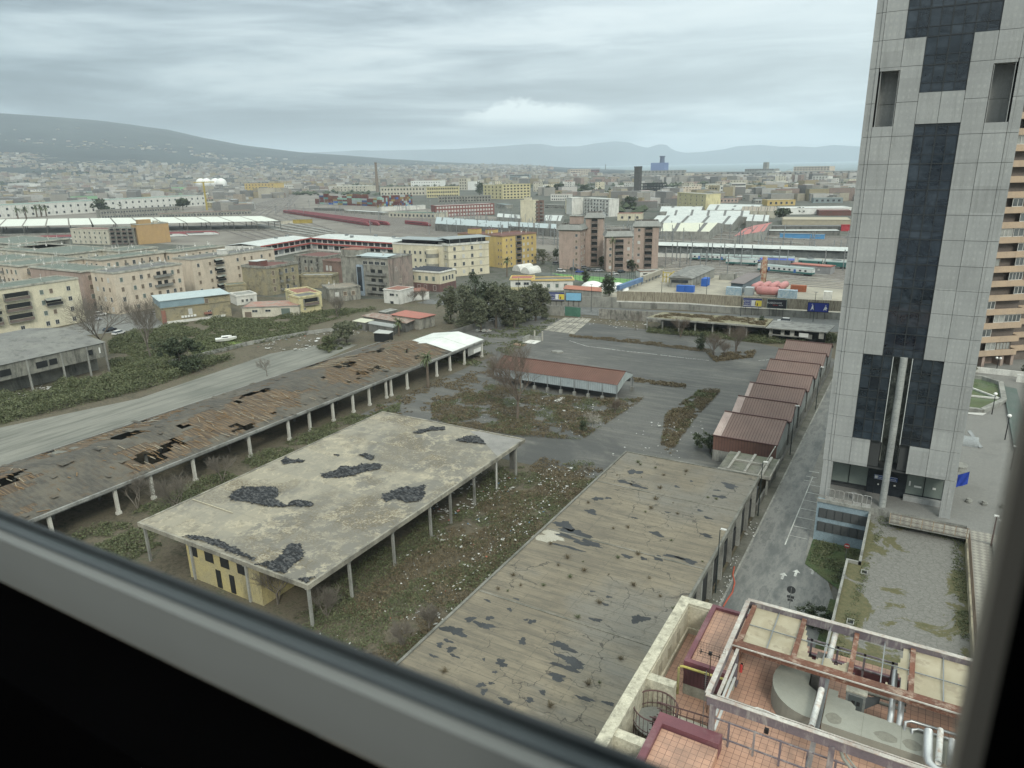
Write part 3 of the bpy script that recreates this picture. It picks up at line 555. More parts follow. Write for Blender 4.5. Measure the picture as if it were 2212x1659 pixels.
# ---------------------------------------------------------------- raised plaza, car park roof, ramp
def plaza():
 b = MB(); b.prism([(-8.95,100.0),(8.9,100.0),(8.9,96.4),(12.2,95.9),(40,96),(60,215),(-8.95,215)], 0, 6.5, 1, 0)
 struct('plaza', b, [G_['plaza_paving'], CONC])
 b = MB(); b.box(8.9, 11.4, 50, 96.38, 0, 6.45, 1, 0); b.box(-.1+.3, 12.6, 96.42, 99.0, 6.3, 6.53, 1, 0); struct('walkway', b, [G_['diamond_paving'], CONC])
 b = MB(); b.box(11.42, 40, 50, 96, 0, 5.6); struct('planted_bank', b, [M('bank_grass', (.06,.075,.04), (.09,.085,.05), fine=.5, streak=False)])
 # blue-grey lower front of the car park
 t = T('car_park', 'blue-grey car park front with dark strip windows, overgrown broken concrete roof', 'car park', (0, 85, 0))
 m, k, bs = bsdf('car_park_roof'); o = coords(k, False); n = k.noise(k.map(o, loc=(3.2,1.5,0)), .16, 6, .65, .6); n2 = k.noise(o, 2.0, 5, .8)
 vo = k.new('ShaderNodeTexVoronoi', feature='DISTANCE_TO_EDGE'); vo.inputs['Scale'].default_value = 1.5; k.nt.links.new(k.map(k.noise(o, .01) and o, scale=(1,1.3,1)), vo.inputs[0])
 c = k.mix(k.rng(n2, .35, .7), (.135,.13,.115), (.205,.20,.18)); c = k.mix(k.rng(k.math('ADD', vo.outputs[0], k.math('MULTIPLY', n2, -.12)), .0, -.03, 0, .55), c, (.09,.09,.075))
 gr = k.mix(k.rng(n2, .4, .65), (.075,.078,.035), (.13,.11,.055)); s = k.sep(o)
 ed = k.math('MAXIMUM', k.rng(s[0], -.6, -2.6, 0, .16), k.rng(s[0], 7.2, 8.9, 0, .14)); ed = k.math('MAXIMUM', ed, k.rng(s[1], 11.5, 16, 0, .12))
 n = k.math('ADD', n, ed); c = k.mix(k.rng(n, .565, .585), c, gr); c = k.mix(k.rng(n, .50, .53, 0, .35), c, (.33,.32,.28)) if False else c
 k.nt.links.new(c, bs.inputs['Base Color']); bs.inputs['Roughness'].default_value = .9; bump(k, bs, n2, .4, .05)
 LB = M('blue_grey_plaster', (.24,.31,.35), (.20,.26,.29), stain=.3)
 b = MB(); b.box(-2.1, 8.88, 50, 99.99, 0, 5.5); b.box(-3.5, -2.1, 50, 85.2, 0, 5.5); t.part('roof_slab', b, [m], local=False)
 b = MB(); b.box(-2.4, -2.1, 85.2, 100, 0, 5.9); b.box(-3.75, -3.5, 50, 85.2, 0, 5.9); b.box(-3.75, -2.1, 85.2, 85.45, 0, 5.9); t.part('parapet', b, [CONC], local=False)
 b = MB(); b.box(-8.95, -2.4, 99.6, 99.98, 0, 6.5, 0); b.box(-9.0, -2.4, 99.4, 99.6, 6.1, 6.55, 1); t.part('front_wall', b, [LB, CONC], local=False)
 for z in (1.6, 3.7):
  for i in range(6):
   b = MB(); b.box(-8.6+i*1.03, -7.62+i*1.03, 99.53, 99.6, z, z+1.45, 0); b.box(-8.62+i*1.03, -8.58+i*1.03, 99.48, 99.53, z, z+1.45, 1); t.part('window', b, [flat('dark_louvre', (.075,.08,.08)), MATS['dark_mullion']], local=False)
 b = MB(); b.face([(-8.9,92,.14),(-2.5,86,.14),(-2.4,99.5,.14),(-8.9,99.5,.14)][::1]); b.face([(-3.8,60,.14),(-3.8,85,.14),(-4.9,85,.14),(-5.5,60,.14)]); struct('verge', b, [M('verge_grass', (.045,.075,.03), (.085,.09,.04), fine=.5, streak=False)])
 for x, y in ((-1.6,83.6),(-2.0,72.6)):
  b = MB(); b.box(x-.35, x+.35, y-.5, y-.4, 5.5, 5.68); b.box(x-.35, x+.35, y+.4, y+.5, 5.5, 5.68); b.box(x-.35, x-.27, y-.4, y+.4, 5.5, 5.68); b.box(x+.27, x+.35, y-.4, y+.4, 5.5, 5.68); b.box(x-.27, x+.27, y-.4, y+.4, 5.5, 5.54, 1)
  solo('roof_hatch', b, [CONC, DARK], 'square concrete vent hatch in the %s of the overgrown car park roof' % ('far left part' if y > 80 else 'near left corner'), 'hatch')
 # railing along the car park roof's far edge
 t = T('railing', 'long rusty mesh railing between the overgrown roof and the diamond-paved walkway', 'railing', (4, 96.4, 6.5))
 RS = M('rusty_pale_rail', (.34,.27,.19), (.22,.15,.10), fine=.3)
 for i in range(8): b = MB(); b.box(.15+i*1.22, .23+i*1.22, 96.3, 96.38, 6.5, 7.9); t.part('post', b, [RS], local=False)
 b = MB()
 for i in range(88): b.box(.2+i*.1, .212+i*.1, 96.33, 96.345, 6.6, 7.85)
 for z in (6.6, 7.2, 7.85): b.box(.15, 8.9, 96.32, 96.36, z-.02, z+.02)
 for i in range(440): b.box(8.93, 8.945, 52+i*.1, 52.012+i*.1, 6.5, 7.85)
 for z in (6.55, 7.2, 7.85): b.box(8.92, 8.96, 52, 96.3, z-.02, z+.02)
 t.part('bars', b, [M('brown_rail', (.16,.12,.09), (.10,.08,.06))], local=False)
 b = MB(); b.box(8.72, 8.88, 50, 96, 5.5, 6.6); t.part('low_wall', b, [M('mossy_pale_wall', (.38,.34,.24), (.24,.21,.15), stain=.5)], local=False)
 b = MB(); b.box(11.42, 11.8, 50, 95.8, 5.6, 6.9); b.box(11.8, 13.2, 95.5, 95.9, 5.6, 6.9); solo('walkway_parapet', b, [CONC], 'low concrete parapet on the right edge of the diamond-paved walkway', 'wall')
 # tubular barriers at the plaza edge over the car park front
 for i in range(5):
  b = MB(); x0, x1 = -8.0+i*1.16, -6.92+i*1.16; z0, z1 = 6.95, 8.2; b.tube([(x0,99.7,z0+.1),(x0,99.7,z1-.15),(x0+.15,99.7,z1),(x1-.15,99.7,z1),(x1,99.7,z1-.15),(x1,99.7,z0+.1),(x1-.1,99.7,z0),(x0+.1,99.7,z0),(x0,99.7,z0+.1)], .035, 6)
  b.tube([((x0+x1)/2,99.7,z0),((x0+x1)/2,99.7,z1)], .025, 6); b.box(x0, x1, 99.66, 99.74, 6.5, 6.9)
  solo('barrier', b, [M('barrier_steel', (.45,.45,.43), (.3,.28,.25), rough=.4, metal=.3)], ['leftmost', 'second', 'middle', 'fourth', 'rightmost'][i]+' of the five tubular steel barriers on the ledge by the round pillar', 'barrier', 'steel barriers on the plaza ledge')
 b = MB(); b.tube([(-4.6,101.6,6.5),(-4.6,101.6,7.3)], [.18,.22], 10); b.tube([(-4.6,101.6,7.3),(-4.6,101.6,7.42)], [.35,.38], 12)
 solo('planter', b, [M('grey_planter', (.25,.25,.24))], 'grey round planter pot standing behind the steel barriers', 'planter')
 # bollards, bin, skylight on the plaza
 for i, (x, y) in enumerate(((9.3,107.9),(11.1,108.0),(13.3,108.1))):
  b = MB(); b.tube([(x,y,6.5),(x,y,6.8),(x,y,6.82),(x,y,7.05)], [.42,.46,.34,.30], 14); solo('bollard', b, [CONC], ['left','middle','right'][i]+' of the three squat concrete bollards on the plaza', 'bollard', 'squat concrete bollards')
 t = T('skylight', 'low grey half-round skylight with slanted glass wing on the plaza', 'skylight', (10.2, 132.5, 6.5))
 b = MB(); pts = [(0,0)]+[(1.3*math.cos(R(a))*-1, 1.3*math.sin(R(a))) for a in range(0, 181, 15)]
 for i in range(12):
  a0, a1 = R(i*15), R(i*15+15); b.face([(-2.6,-1.5*math.cos(a0),1.2*math.sin(a0)),(-2.6,-1.5*math.cos(a1),1.2*math.sin(a1)),(1.0,-1.5*math.cos(a1),1.2*math.sin(a1)),(1.0,-1.5*math.cos(a0),1.2*math.sin(a0))])
 b.face([(1.0,-1.5*math.cos(R(a)),1.2*math.sin(R(a))) for a in range(0,181,15)]); t.part('dome', b, [M('dome_zinc', (.30,.32,.32), rough=.4)])
 b = MB(); b.beam((1.2,-1.6,.1),(-.6,2.0,1.5),.12,.1); b.beam((1.6,-1.2,.1),(-.2,2.6,1.5),.12,.1); b.face([(1.2,-1.6,.12),(1.6,-1.2,.12),(-.2,2.6,1.52),(-.6,2.0,1.52)]); t.part('frame', b, [STEEL])
 # sunken green pool with white edge beams
 t = T('pool', 'drained octagonal pool with green water and raised concrete rim on the plaza', 'pool', (12, 162, 6.5))
 P = [(4.5,150.5),(12.4,150.8),(16.3,159.6),(16.5,172.5),(13.5,175.5),(2,175.5),(0,160)]
 b = MB(); b.prism([(x,y) for x, y in P], 6.5, 6.58); t.part('water', b, [M('green_water', (.10,.14,.07), (.085,.115,.065), rough=.15, fine=.05, streak=False)], local=False)
 b = MB()
 for i in range(len(P)): a, c = P[i], P[(i+1) % len(P)]; b.beam((a[0],a[1],6.9), (c[0],c[1],6.9), .9, .8)
 t.part('rim', b, [CONC], local=False)
 b = MB(); b.beam((3,160,6.8),(15.8,161,6.8),.35,.3); b.beam((15.8,161,6.8),(10,168,6.8),.35,.3); t.part('rib', b, [WHT], local=False)
 b = MB(); 
 for i in range(7): b.beam((6+i*.2,148.6,6.6+i*.0),(12.5+i*.1,148.9+i*.25,6.7),.05,.05)
 t.part('grating', b, [WP], local=False)
 b = MB(); b.prism([(17.1,172),(19.2,171),(19.0,150),(17.5,128),(16.4,132)], 6.5, 6.56); b.beam((17.0,172,6.7),(16.3,132,6.7),.35,.4); struct('green_path', b, [M('green_court', (.09,.12,.105), (.11,.13,.12), streak=False)])
 b = MB(); b.box(4, 22, 181, 181.4, 6.5, 7.7); b.box(19.5, 26, 176.5, 177, 6.5, 8.1); solo('garden_wall', b, [WHT], 'low pale wall between the pool and the beige apartment block', 'wall')
plaza()
def plaza_lamps():
 spec = [(11.3,95.6,4.0,'red-brown lamp post at the near corner of the diamond-paved walkway',1,'lamp_post'),(15.1,123.2,3.8,'dark lamp post nearest the window frame on the open plaza',1,'lamp_post'),(15.2,137.2,4.0,'black post lamp with a white globe beside the green path',0,'globe_lamp'),(14.0,150.8,3.7,'black post lamp with a white globe at the corner of the pool',0,'globe_lamp'),(16.4,183.9,2.8,'twin globe lamp in front of the beige apartment block',2,'globe_lamp')]
 gl = flat('lamp_globe', (.8,.8,.76), rough=.3)
 for x, y, hgt, lab, kd, nm in spec:
  t = T(nm, lab, 'street lamp', (x, y, 6.5)); b = MB(); b.tube([(0,0,0),(0,0,hgt)], [.09,.06], 8); t.part('post', b, [flat('post_maroon', (.10,.055,.05)) if x < 12 else BLK])
  b = MB()
  if kd == 1: b.box(-.25, .25, -.18, .18, hgt, hgt+.12); b.box(.25, .8, -.1, .1, hgt-.5, hgt-.35)
  elif kd == 0: b.tube([(0,0,hgt),(0,0,hgt+.1),(0,0,hgt+.28),(0,0,hgt+.46),(0,0,hgt+.55)], [.12,.26,.33,.24,.05], 12)
  else:
   for s in (-.35, .35): b.tube([(s,0,hgt),(s,0,hgt+.1),(s,0,hgt+.26),(s,0,hgt+.42),(s,0,hgt+.5)], [.1,.22,.28,.2,.05], 12)
   b.beam((-.35,0,hgt),(.35,0,hgt),.05)
  t.part('lamp_head', b, [gl])
plaza_lamps()
# ---------------------------------------------------------------- big roof in the foreground (plank-marked slab with tar patches)
def roof_front():
 m, k, b = bsdf('board_marked_roof'); o = coords(k, False); s = k.sep(o)
 n1 = k.noise(o, .10, 5, .6); n2 = k.noise(k.map(o, scale=(.16, 1.3, 1)), 1.0, 6, .72); n3 = k.noise(o, 1.6, 6, .8)
 c = k.mix(k.rng(n1, .4, .6), (.165,.142,.102), (.215,.184,.13)); c = k.mix(k.rng(n2, .47, .64, 0, .8), c, (.105,.095,.073)); c = k.mix(k.rng(n2, .44, .30, 0, .5), c, (.27,.235,.165))
 c = k.mix(k.rng(k.noise(o, .045, 4), .54, .62, 0, .7), c, (.155,.15,.13))
 c = k.mix(k.rng(n3, .53, .66, 0, .6), c, (.085,.075,.058)); c = k.mix(k.rng(k.noise(k.map(o, scale=(.35,1,1)), .33, 6, .8), .52, .60, 0, .5), c, (.12,.105,.08))
 wob = k.math('MULTIPLY', k.math('SUBTRACT', n3, .5), .25)
 y = k.math('ADD', s[1], wob)
 for pitch, wd, amt in ((1.52, .028, .85), (.38, .07, .25)):      # board joints
  fy = k.math('ABSOLUTE', k.math('SUBTRACT', k.math('FRACT', k.math('DIVIDE', y, pitch)), .5)); c = k.mix(k.rng(fy, .5-wd, .5, 0, amt), c, (.07,.065,.055))
 fx = k.math('ABSOLUTE', k.math('SUBTRACT', k.math('FRACT', k.math('DIVIDE', s[0], 5.3)), .5)); c = k.mix(k.math('MULTIPLY', k.rng(fx, .488, .5, 0, 1), k.rng(n3, .45, .5, 0, .6)), c, (.06,.06,.05))
 vo = k.new('ShaderNodeTexVoronoi', feature='DISTANCE_TO_EDGE'); vo.inputs['Scale'].default_value = .23
 wv = k.new('ShaderNodeTexNoise'); k.nt.links.new(o, wv.inputs[0]); wv.inputs['Scale'].default_value = .7; wv.inputs['Detail'].default_value = 4
 ad = k.new('ShaderNodeVectorMath', operation='MULTIPLY_ADD'); k.nt.links.new(wv.outputs['Color'], ad.inputs[0]); ad.inputs[1].default_value = (2.6,2.6,0); k.nt.links.new(o, ad.inputs[2])
 k.nt.links.new(ad.outputs[0], vo.inputs[0])
 msk = k.rng(k.noise(o, .13, 3), .50, .56, 0, 1); c = k.mix(k.math('MULTIPLY', k.rng(vo.outputs[0], .014, .004, 0, .85), msk), c, (.045,.04,.033))
 k.nt.links.new(c, b.inputs['Base Color']); b.inputs['Roughness'].default_value = .85; bump(k, b, n2, .5, .05)
 t = T('flat_roof_building', 'long low building with tan board-marked concrete roof, dark tar patches and weeds, in the foreground', 'building', (-28.6, 74, 0))
 b = MB(); b.box(-39.2, -17.95, 20, 104.1, 5.7, 6.0); t.part('roof', b, [m], local=False)
 # raised cross ridges between bays and edge upstands
 b = MB()
 for y in (57.2, 73.6, 74.2, 90.5): b.box(-38.9, -18.1, y, y+.22, 6.0, 6.07)
 b.box(-36.4, -29.4, 66.0+.0, 66.9, 6.0, 6.03); t.part('roof_ridge', b, [M('ridge_strip', (.16,.15,.125), (.11,.105,.09), stain=.5, streak=False)], local=False) if False else None
 for y in (58.2, 74.6, 91.2):
  b = MB(); b.box(-39.0, -18.1, y, y+.3, 5.99, 6.06); t.part('roof_ridge', b, [M('ridge_strip', (.21,.195,.16), (.13,.125,.10), stain=.5, streak=False)], local=False)
 b = MB(); b.box(-39.45, -39.15, 20, 104.3, 5.55, 6.16); b.box(-39.15, -17.8, 104.1, 104.4, 5.55, 6.12); b.box(-18.0, -17.7, 20, 104.1, 5.5, 6.1)
 t.part('edge_beam', b, [M('edge_concrete', (.20,.195,.17), (.12,.12,.10), stain=.6)], local=False)
 b = MB(); b.box(-39.0, -18.4, 20, 103.6, 0, 5.55); t.part('wall', b, [CONCD], local=False)
 rr = random.Random(5)
 for i in range(17):
  y = 24+i*4.9; b = MB(); b.box(-18.35, -17.75, y, y+.45, 0, 5.5); t.part('pillar', b, [CONC], local=False)
  b = MB(); b.box(-18.39, -18.2, y+.7, y+4.5, .2, rr.choice((3.2, 3.8, 4.4))); t.part('doorway', b, [DARK if rr.random() < .65 else M('old_shutter', (.20,.20,.17), (.12,.13,.12), stain=.6)], local=False)
 tar = M('tar_patch', (.050,.053,.055), (.034,.036,.037), rough=.7, fine=.2, streak=False)
 def blob(cx, cy, rx, ry, seed, n=40, j=.5, z=6.012):
  r_ = random.Random(seed); ph = [r_.uniform(0, 6.28) for _ in range(4)]; b = MB(); pts = []
  for i in range(n):
   a = 2*math.pi*i/n; q = 1+j*(math.sin(2*a+ph[0])*.5+math.sin(3*a+ph[1])*.4+math.sin(5*a+ph[2])*.3)+r_.uniform(-.16, .16)
   pts.append((cx+rx*q*math.cos(a), cy+ry*q*math.sin(a), z))
  b.face(pts); return b
 E_ = lambda x, y: w('e', x, y, 6.0)
 big = [(485,952,30,16),(560,985,55,20),(590,945,22,14),(400,1015,70,26),(365,1070,28,10),(320,1090,22,14),(380,1115,28,16),(400,1152,32,8),(285,1152,26,8),(655,1190,36,22),(770,1072,24,20),(700,898,18,8),(580,850,22,6),(740,842,16,6),
   (1170,955,34,12),(1405,950,46,26),(990,1100,70,22),(1040,1180,90,24),(1010,1215,80,16),(960,1265,60,20),(1110,1385,60,12),(1240,1410,30,14),(545,1310,24,16),(600,1300,18,8),(560,1345,22,16),(680,1398,36,18),(810,1392,28,14),(880,1350,24,12),
   (1380,150,40,16),(1325,205,52,8),(1400,228,60,8),(1180,295,30,12),(1235,292,18,7),(1145,367,38,14),(1500,487,42,12),(1770,495,36,10),(1340,610,28,12),(1430,622,26,7),(1510,620,30,14),(1590,610,50,10),(1670,632,56,14),(1735,360,14,8),(1900,225,48,14),(1845,285,40,9),
   (1000,440,60,24),(1060,480,90,18),(1130,540,90,16),(1010,500,60,12),(1690,200,10,5),(1830,250,18,5),(1610,230,16,6),(1020,560,90,7),(1150,800,14,6),(1220,870,30,5),(1240,830,20,6),(820,965,18,18),(790,955,12,8),(620,1240,14,8),(1780,400,30,6),(1560,370,14,5),(1380,400,18,5),(560,1170,10,6)]
 for i, (x, y, a, c_) in enumerate(big):
  p = E_(x, y); q = E_(x+a, y); r2 = E_(x, y+c_); t.part('tar_patch', blob(p.x, p.y, (q-p).length*.92, max(.18, (r2-p).length*.85), i), [tar], local=False)
 b = blob(E_(920,500).x, E_(920,500).y, 2.0, 1.3, 77, z=6.008); t.part('bare_slab', b, [M('bare_pale_slab', (.36,.34,.28), (.30,.28,.22), streak=False)], local=False)
roof_front()
# ---------------------------------------------------------------- pale open roof on pillars with torn tarpaulins
def roof_mid():
 m, k, b = bsdf('worn_pale_roof'); o = coords(k, False); s = k.sep(o)
 n1 = k.noise(o, .09, 5, .65, .3); n2 = k.noise(o, .55, 6, .78); n3 = k.noise(o, 3.0, 5, .8); n4 = k.noise(k.map(o, scale=(1,.3,1)), 1.2, 5, .7)
 c = k.mix(k.rng(k.math('ADD', n1, k.rng(s[0], -16, 16, -.05, .07)), .46, .56), (.27,.245,.185), (.155,.146,.122)); c = k.mix(k.rng(n2, .50, .56, 0, .85), c, (.37,.33,.24)); c = k.mix(k.rng(k.noise(o, .28, 6, .8), .53, .60, 0, .6), c, (.13,.115,.085)); c = k.mix(k.rng(n4, .54, .68, 0, .4), c, (.19,.185,.16))
 msk = k.rng(k.noise(o, .11, 4, .6), .50, .60, 0, 1); c = k.mix(k.math('MULTIPLY', k.rng(n3, .46, .55, 0, .9), msk), c, (.12,.095,.055))
 fx = k.math('ABSOLUTE', k.math('SUBTRACT', k.math('FRACT', k.math('DIVIDE', s[0], 10.6)), .5)); fy = k.math('ABSOLUTE', k.math('SUBTRACT', k.math('FRACT', k.math('DIVIDE', s[1], 8.6)), .5))
 c = k.mix(k.rng(k.math('MAXIMUM', fx, fy), .490, .5, 0, .45), c, (.13,.12,.10))
 ck = k.math('MODULO', k.math('ADD', k.math('FLOOR', k.math('ADD', k.math('DIVIDE', s[0], 10.6), 10.5)), k.math('FLOOR', k.math('ADD', k.math('DIVIDE', s[1], 8.6), 10.5))), 2.0)
 c = k.mix(k.math('MULTIPLY', ck, .38), c, (.19,.18,.15))
 k.nt.links.new(c, b.inputs['Base Color']); b.inputs['Roughness'].default_value = .85; bump(k, b, n3, .4, .05)
 t = T('open_pillar_hall', 'derelict hall with a flat pale stained concrete roof on pillars, torn black sheeting on top', 'building', (-73.1, 75.5, 0))
 b = MB(); b.box(-89.0, -57.3, 49.9, 101.1, 5.75, 6.0); t.part('roof', b, [m], local=False)
 EB = M('edge_concrete_pale', (.33,.31,.25), (.16,.15,.125), stain=.6)
 b = MB(); b.box(-89.3, -89.0, 49.6, 101.4, 5.5, 6.1); b.box(-57.3, -57.0, 49.6, 101.4, 5.45, 6.1); b.box(-89.0, -57.3, 49.6, 49.9, 5.5, 6.1); b.box(-89.0, -57.3, 101.1, 101.4, 5.5, 6.12)
 for i in range(7): b.box(-89.0, -57.3, 50.0+i*8.4, 50.5+i*8.4, 5.2, 5.75)
 t.part('edge_beam', b, [EB], local=False)
 for x in (-57.5, -68.2, -78.9, -88.6):
  for i, y in enumerate((50.1, 56.9, 65.4, 73.8, 78.9, 85.5, 92.3, 98.8)):
   b = MB(); b.box(x-.16, x+.16, y-.16, y+.16, 0, 5.7); b.box(x-.3, x+.3, y-.3, y+.3, 5.2, 5.6); t.part('pillar', b, [CONC], local=False)
 b = MB(); YW = M('faded_yellow_wall', (.42,.35,.16), (.33,.29,.17), stain=.55)
 b.box(-80.0, -66.0, 50.2, 50.4, 0, 5.2); b.box(-80, -79.8, 50.4, 60, 0, 5.2); b.box(-66.2, -66, 50.4, 60, 0, 5.2); t.part('inner_room', b, [YW], local=False)
 for x in (-78.6, -75.4, -72.4, -69.2): b = MB(); b.box(x-.8, x+.8, 50.12, 50.2, 3.6, 5.0); t.part('window_opening', b, [DARK], local=False)
 for x in (-74.0, -71.4): b = MB(); b.box(x-.45, x+.45, 50.12, 50.2, .2, 2.8); t.part('doorway', b, [DARK], local=False)
 b = MB(); b.box(-58.9, -57.5, 99.0, 99.1, 1, 5.3); t.part('lattice_panel', b, [CONCD], local=False)
 b = MB(); b.tube([(-57.3,92.0,5.6),(-57.25,91.8,.4)], .07, 6); t.part('drainpipe', b, [WHT], local=False)
 b = MB(); b.face([(-58.2,101.0,6.012),(-62.5,101.0,6.012),(-66.5,101,6.012),(-68.0,100.2,6.012),(-65,98.7,6.012),(-61,95.5,6.012),(-57.4,92.6,6.012),(-57.4,101,6.012)][::-1]); t.part('bare_slab', b, [M('grey_bare_slab', (.20,.195,.18), (.26,.25,.23), streak=False)], local=False)
 # tarpaulins: crumpled black sheets, each a thing of its own
 m, k, b = bsdf('black_tarpaulin'); o = coords(k, False); n = k.noise(k.map(o, scale=(1,2.2,1)), 1.3, 5, .7)
 k.nt.links.new(k.ramp(n, [(.40, (.010,.011,.012)), (.52, (.022,.023,.025)), (.58, (.11,.112,.11)), (.63,(.016,.016,.018))]), b.inputs['Base Color']); b.inputs['Roughness'].default_value = .6; b.inputs['Specular IOR Level'].default_value = .25  # the pale ramp stop paints highlights on the sheet's wrinkles
 def tarp(pts, lab, seed, z=6.03, k_='f'):
  P = [w(k_, x, y, 6.0) for x, y in pts]; r_ = random.Random(seed)
  xs = [p.x for p in P]; ys = [p.y for p in P]; b = MB(); st = .22
  def ins(x, y):
   c_ = False; j = len(P)-1
   for i in range(len(P)):
    if (P[i].y > y) != (P[j].y > y) and x < (P[j].x-P[i].x)*(y-P[i].y)/(P[j].y-P[i].y)+P[i].x: c_ = not c_
    j = i
   return c_
  nx = int((max(xs)-min(xs))/st)+2; ny = int((max(ys)-min(ys))/st)+2; idx = {}
  ph = [r_.uniform(0, 6) for _ in range(6)]
  def vid(i, j):
   if (i, j) not in idx:
    x = min(xs)+i*st; y = min(ys)+j*st
    h_ = .10+.09*math.sin(x*2.3+y*1.1+ph[0])+.08*math.sin(y*3.7-x*1.3+ph[1])+.06*math.sin(x*6.1+ph[2]+y*2)+r_.uniform(-.04, .06)
    idx[(i, j)] = len(b.v); b.v.append((x+r_.uniform(-.08,.08), y+r_.uniform(-.08,.08), z+max(0, h_)))
   return idx[(i, j)]
  for i in range(nx):
   for j in range(ny):
    x = min(xs)+(i+.5)*st; y = min(ys)+(j+.5)*st
    if ins(x+r_.uniform(-.15,.15), y+r_.uniform(-.15,.15)): b.f.append((vid(i,j), vid(i+1,j), vid(i+1,j+1), vid(i,j+1))); b.m.append(0)
  solo('tarpaulin', b, [MATS['black_tarpaulin']], lab, 'tarpaulin', 'torn black sheets on the pale roof')
 tarp([(555,490),(590,455),(680,440),(800,438),(830,470),(805,510),(870,540),(900,515),(985,515),(1015,535),(1000,548),(900,545),(840,552),(740,545),(640,520),(560,512)], 'largest torn black sheet with a long tail on the near left of the pale roof', 1)
 tarp([(1048,370),(1110,360),(1160,335),(1240,325),(1340,312),(1388,320),(1375,345),(1300,355),(1240,378),(1160,392),(1070,392)], 'long torn black sheet in the middle of the pale roof', 2)
 tarp([(1385,485),(1440,465),(1470,450),(1560,440),(1620,432),(1622,480),(1605,515),(1530,528),(1480,510),(1445,505),(1405,528)], 'torn black sheet with white scraps near the right edge of the pale roof', 3)
 tarp([(700,862),(790,845),(850,800),(850,775),(900,742),(945,760),(966,800),(945,840),(890,870),(860,918),(800,905),(755,880)], 'curled torn black sheet near the front corner of the pale roof', 4)
 tarp([(1550,150),(1600,128),(1680,112),(1735,115),(1730,130),(1650,135),(1600,150)], 'narrow torn black sheet near the far edge of the pale roof', 5)
 tarp([(1790,185),(1830,170),(1880,160),(1930,175),(1955,210),(1900,203),(1840,198)], 'torn black sheet at the far right corner of the pale roof', 6)
 tarp([(835,300),(860,280),(900,290),(970,292),(960,305),(900,310),(850,318)], 'small dark sheet by the left edge of the pale roof', 7)
 tarp([(1250,265),(1300,258),(1352,272),(1340,298),(1300,285)], 'small dark sheet behind the long middle sheet', 8)
 tarp([(1120,265),(1140,259),(1162,265),(1145,273)], 'tiny dark scrap left of the far small sheet', 9)
 tarp([(300,705),(380,705),(480,725),(535,748),(640,800),(700,835),(690,842),(590,805),(500,770),(420,738),(330,722)], 'long ragged black strip lying along the front edge of the pale roof', 10)
 tarp([(930,945),(960,930),(1030,932),(1000,955),(975,968)], 'black scrap on the very front corner of the pale roof', 11)
 b = MB(); p = w('f',355,505,6.1); q = w('f',575,580,6.1); b.beam(p, q, .12, .1); solo('wooden_plank', b, [flat('pale_wood', (.42,.38,.28))], 'thin pale plank lying by the left edge of the pale roof', 'plank')
roof_mid()
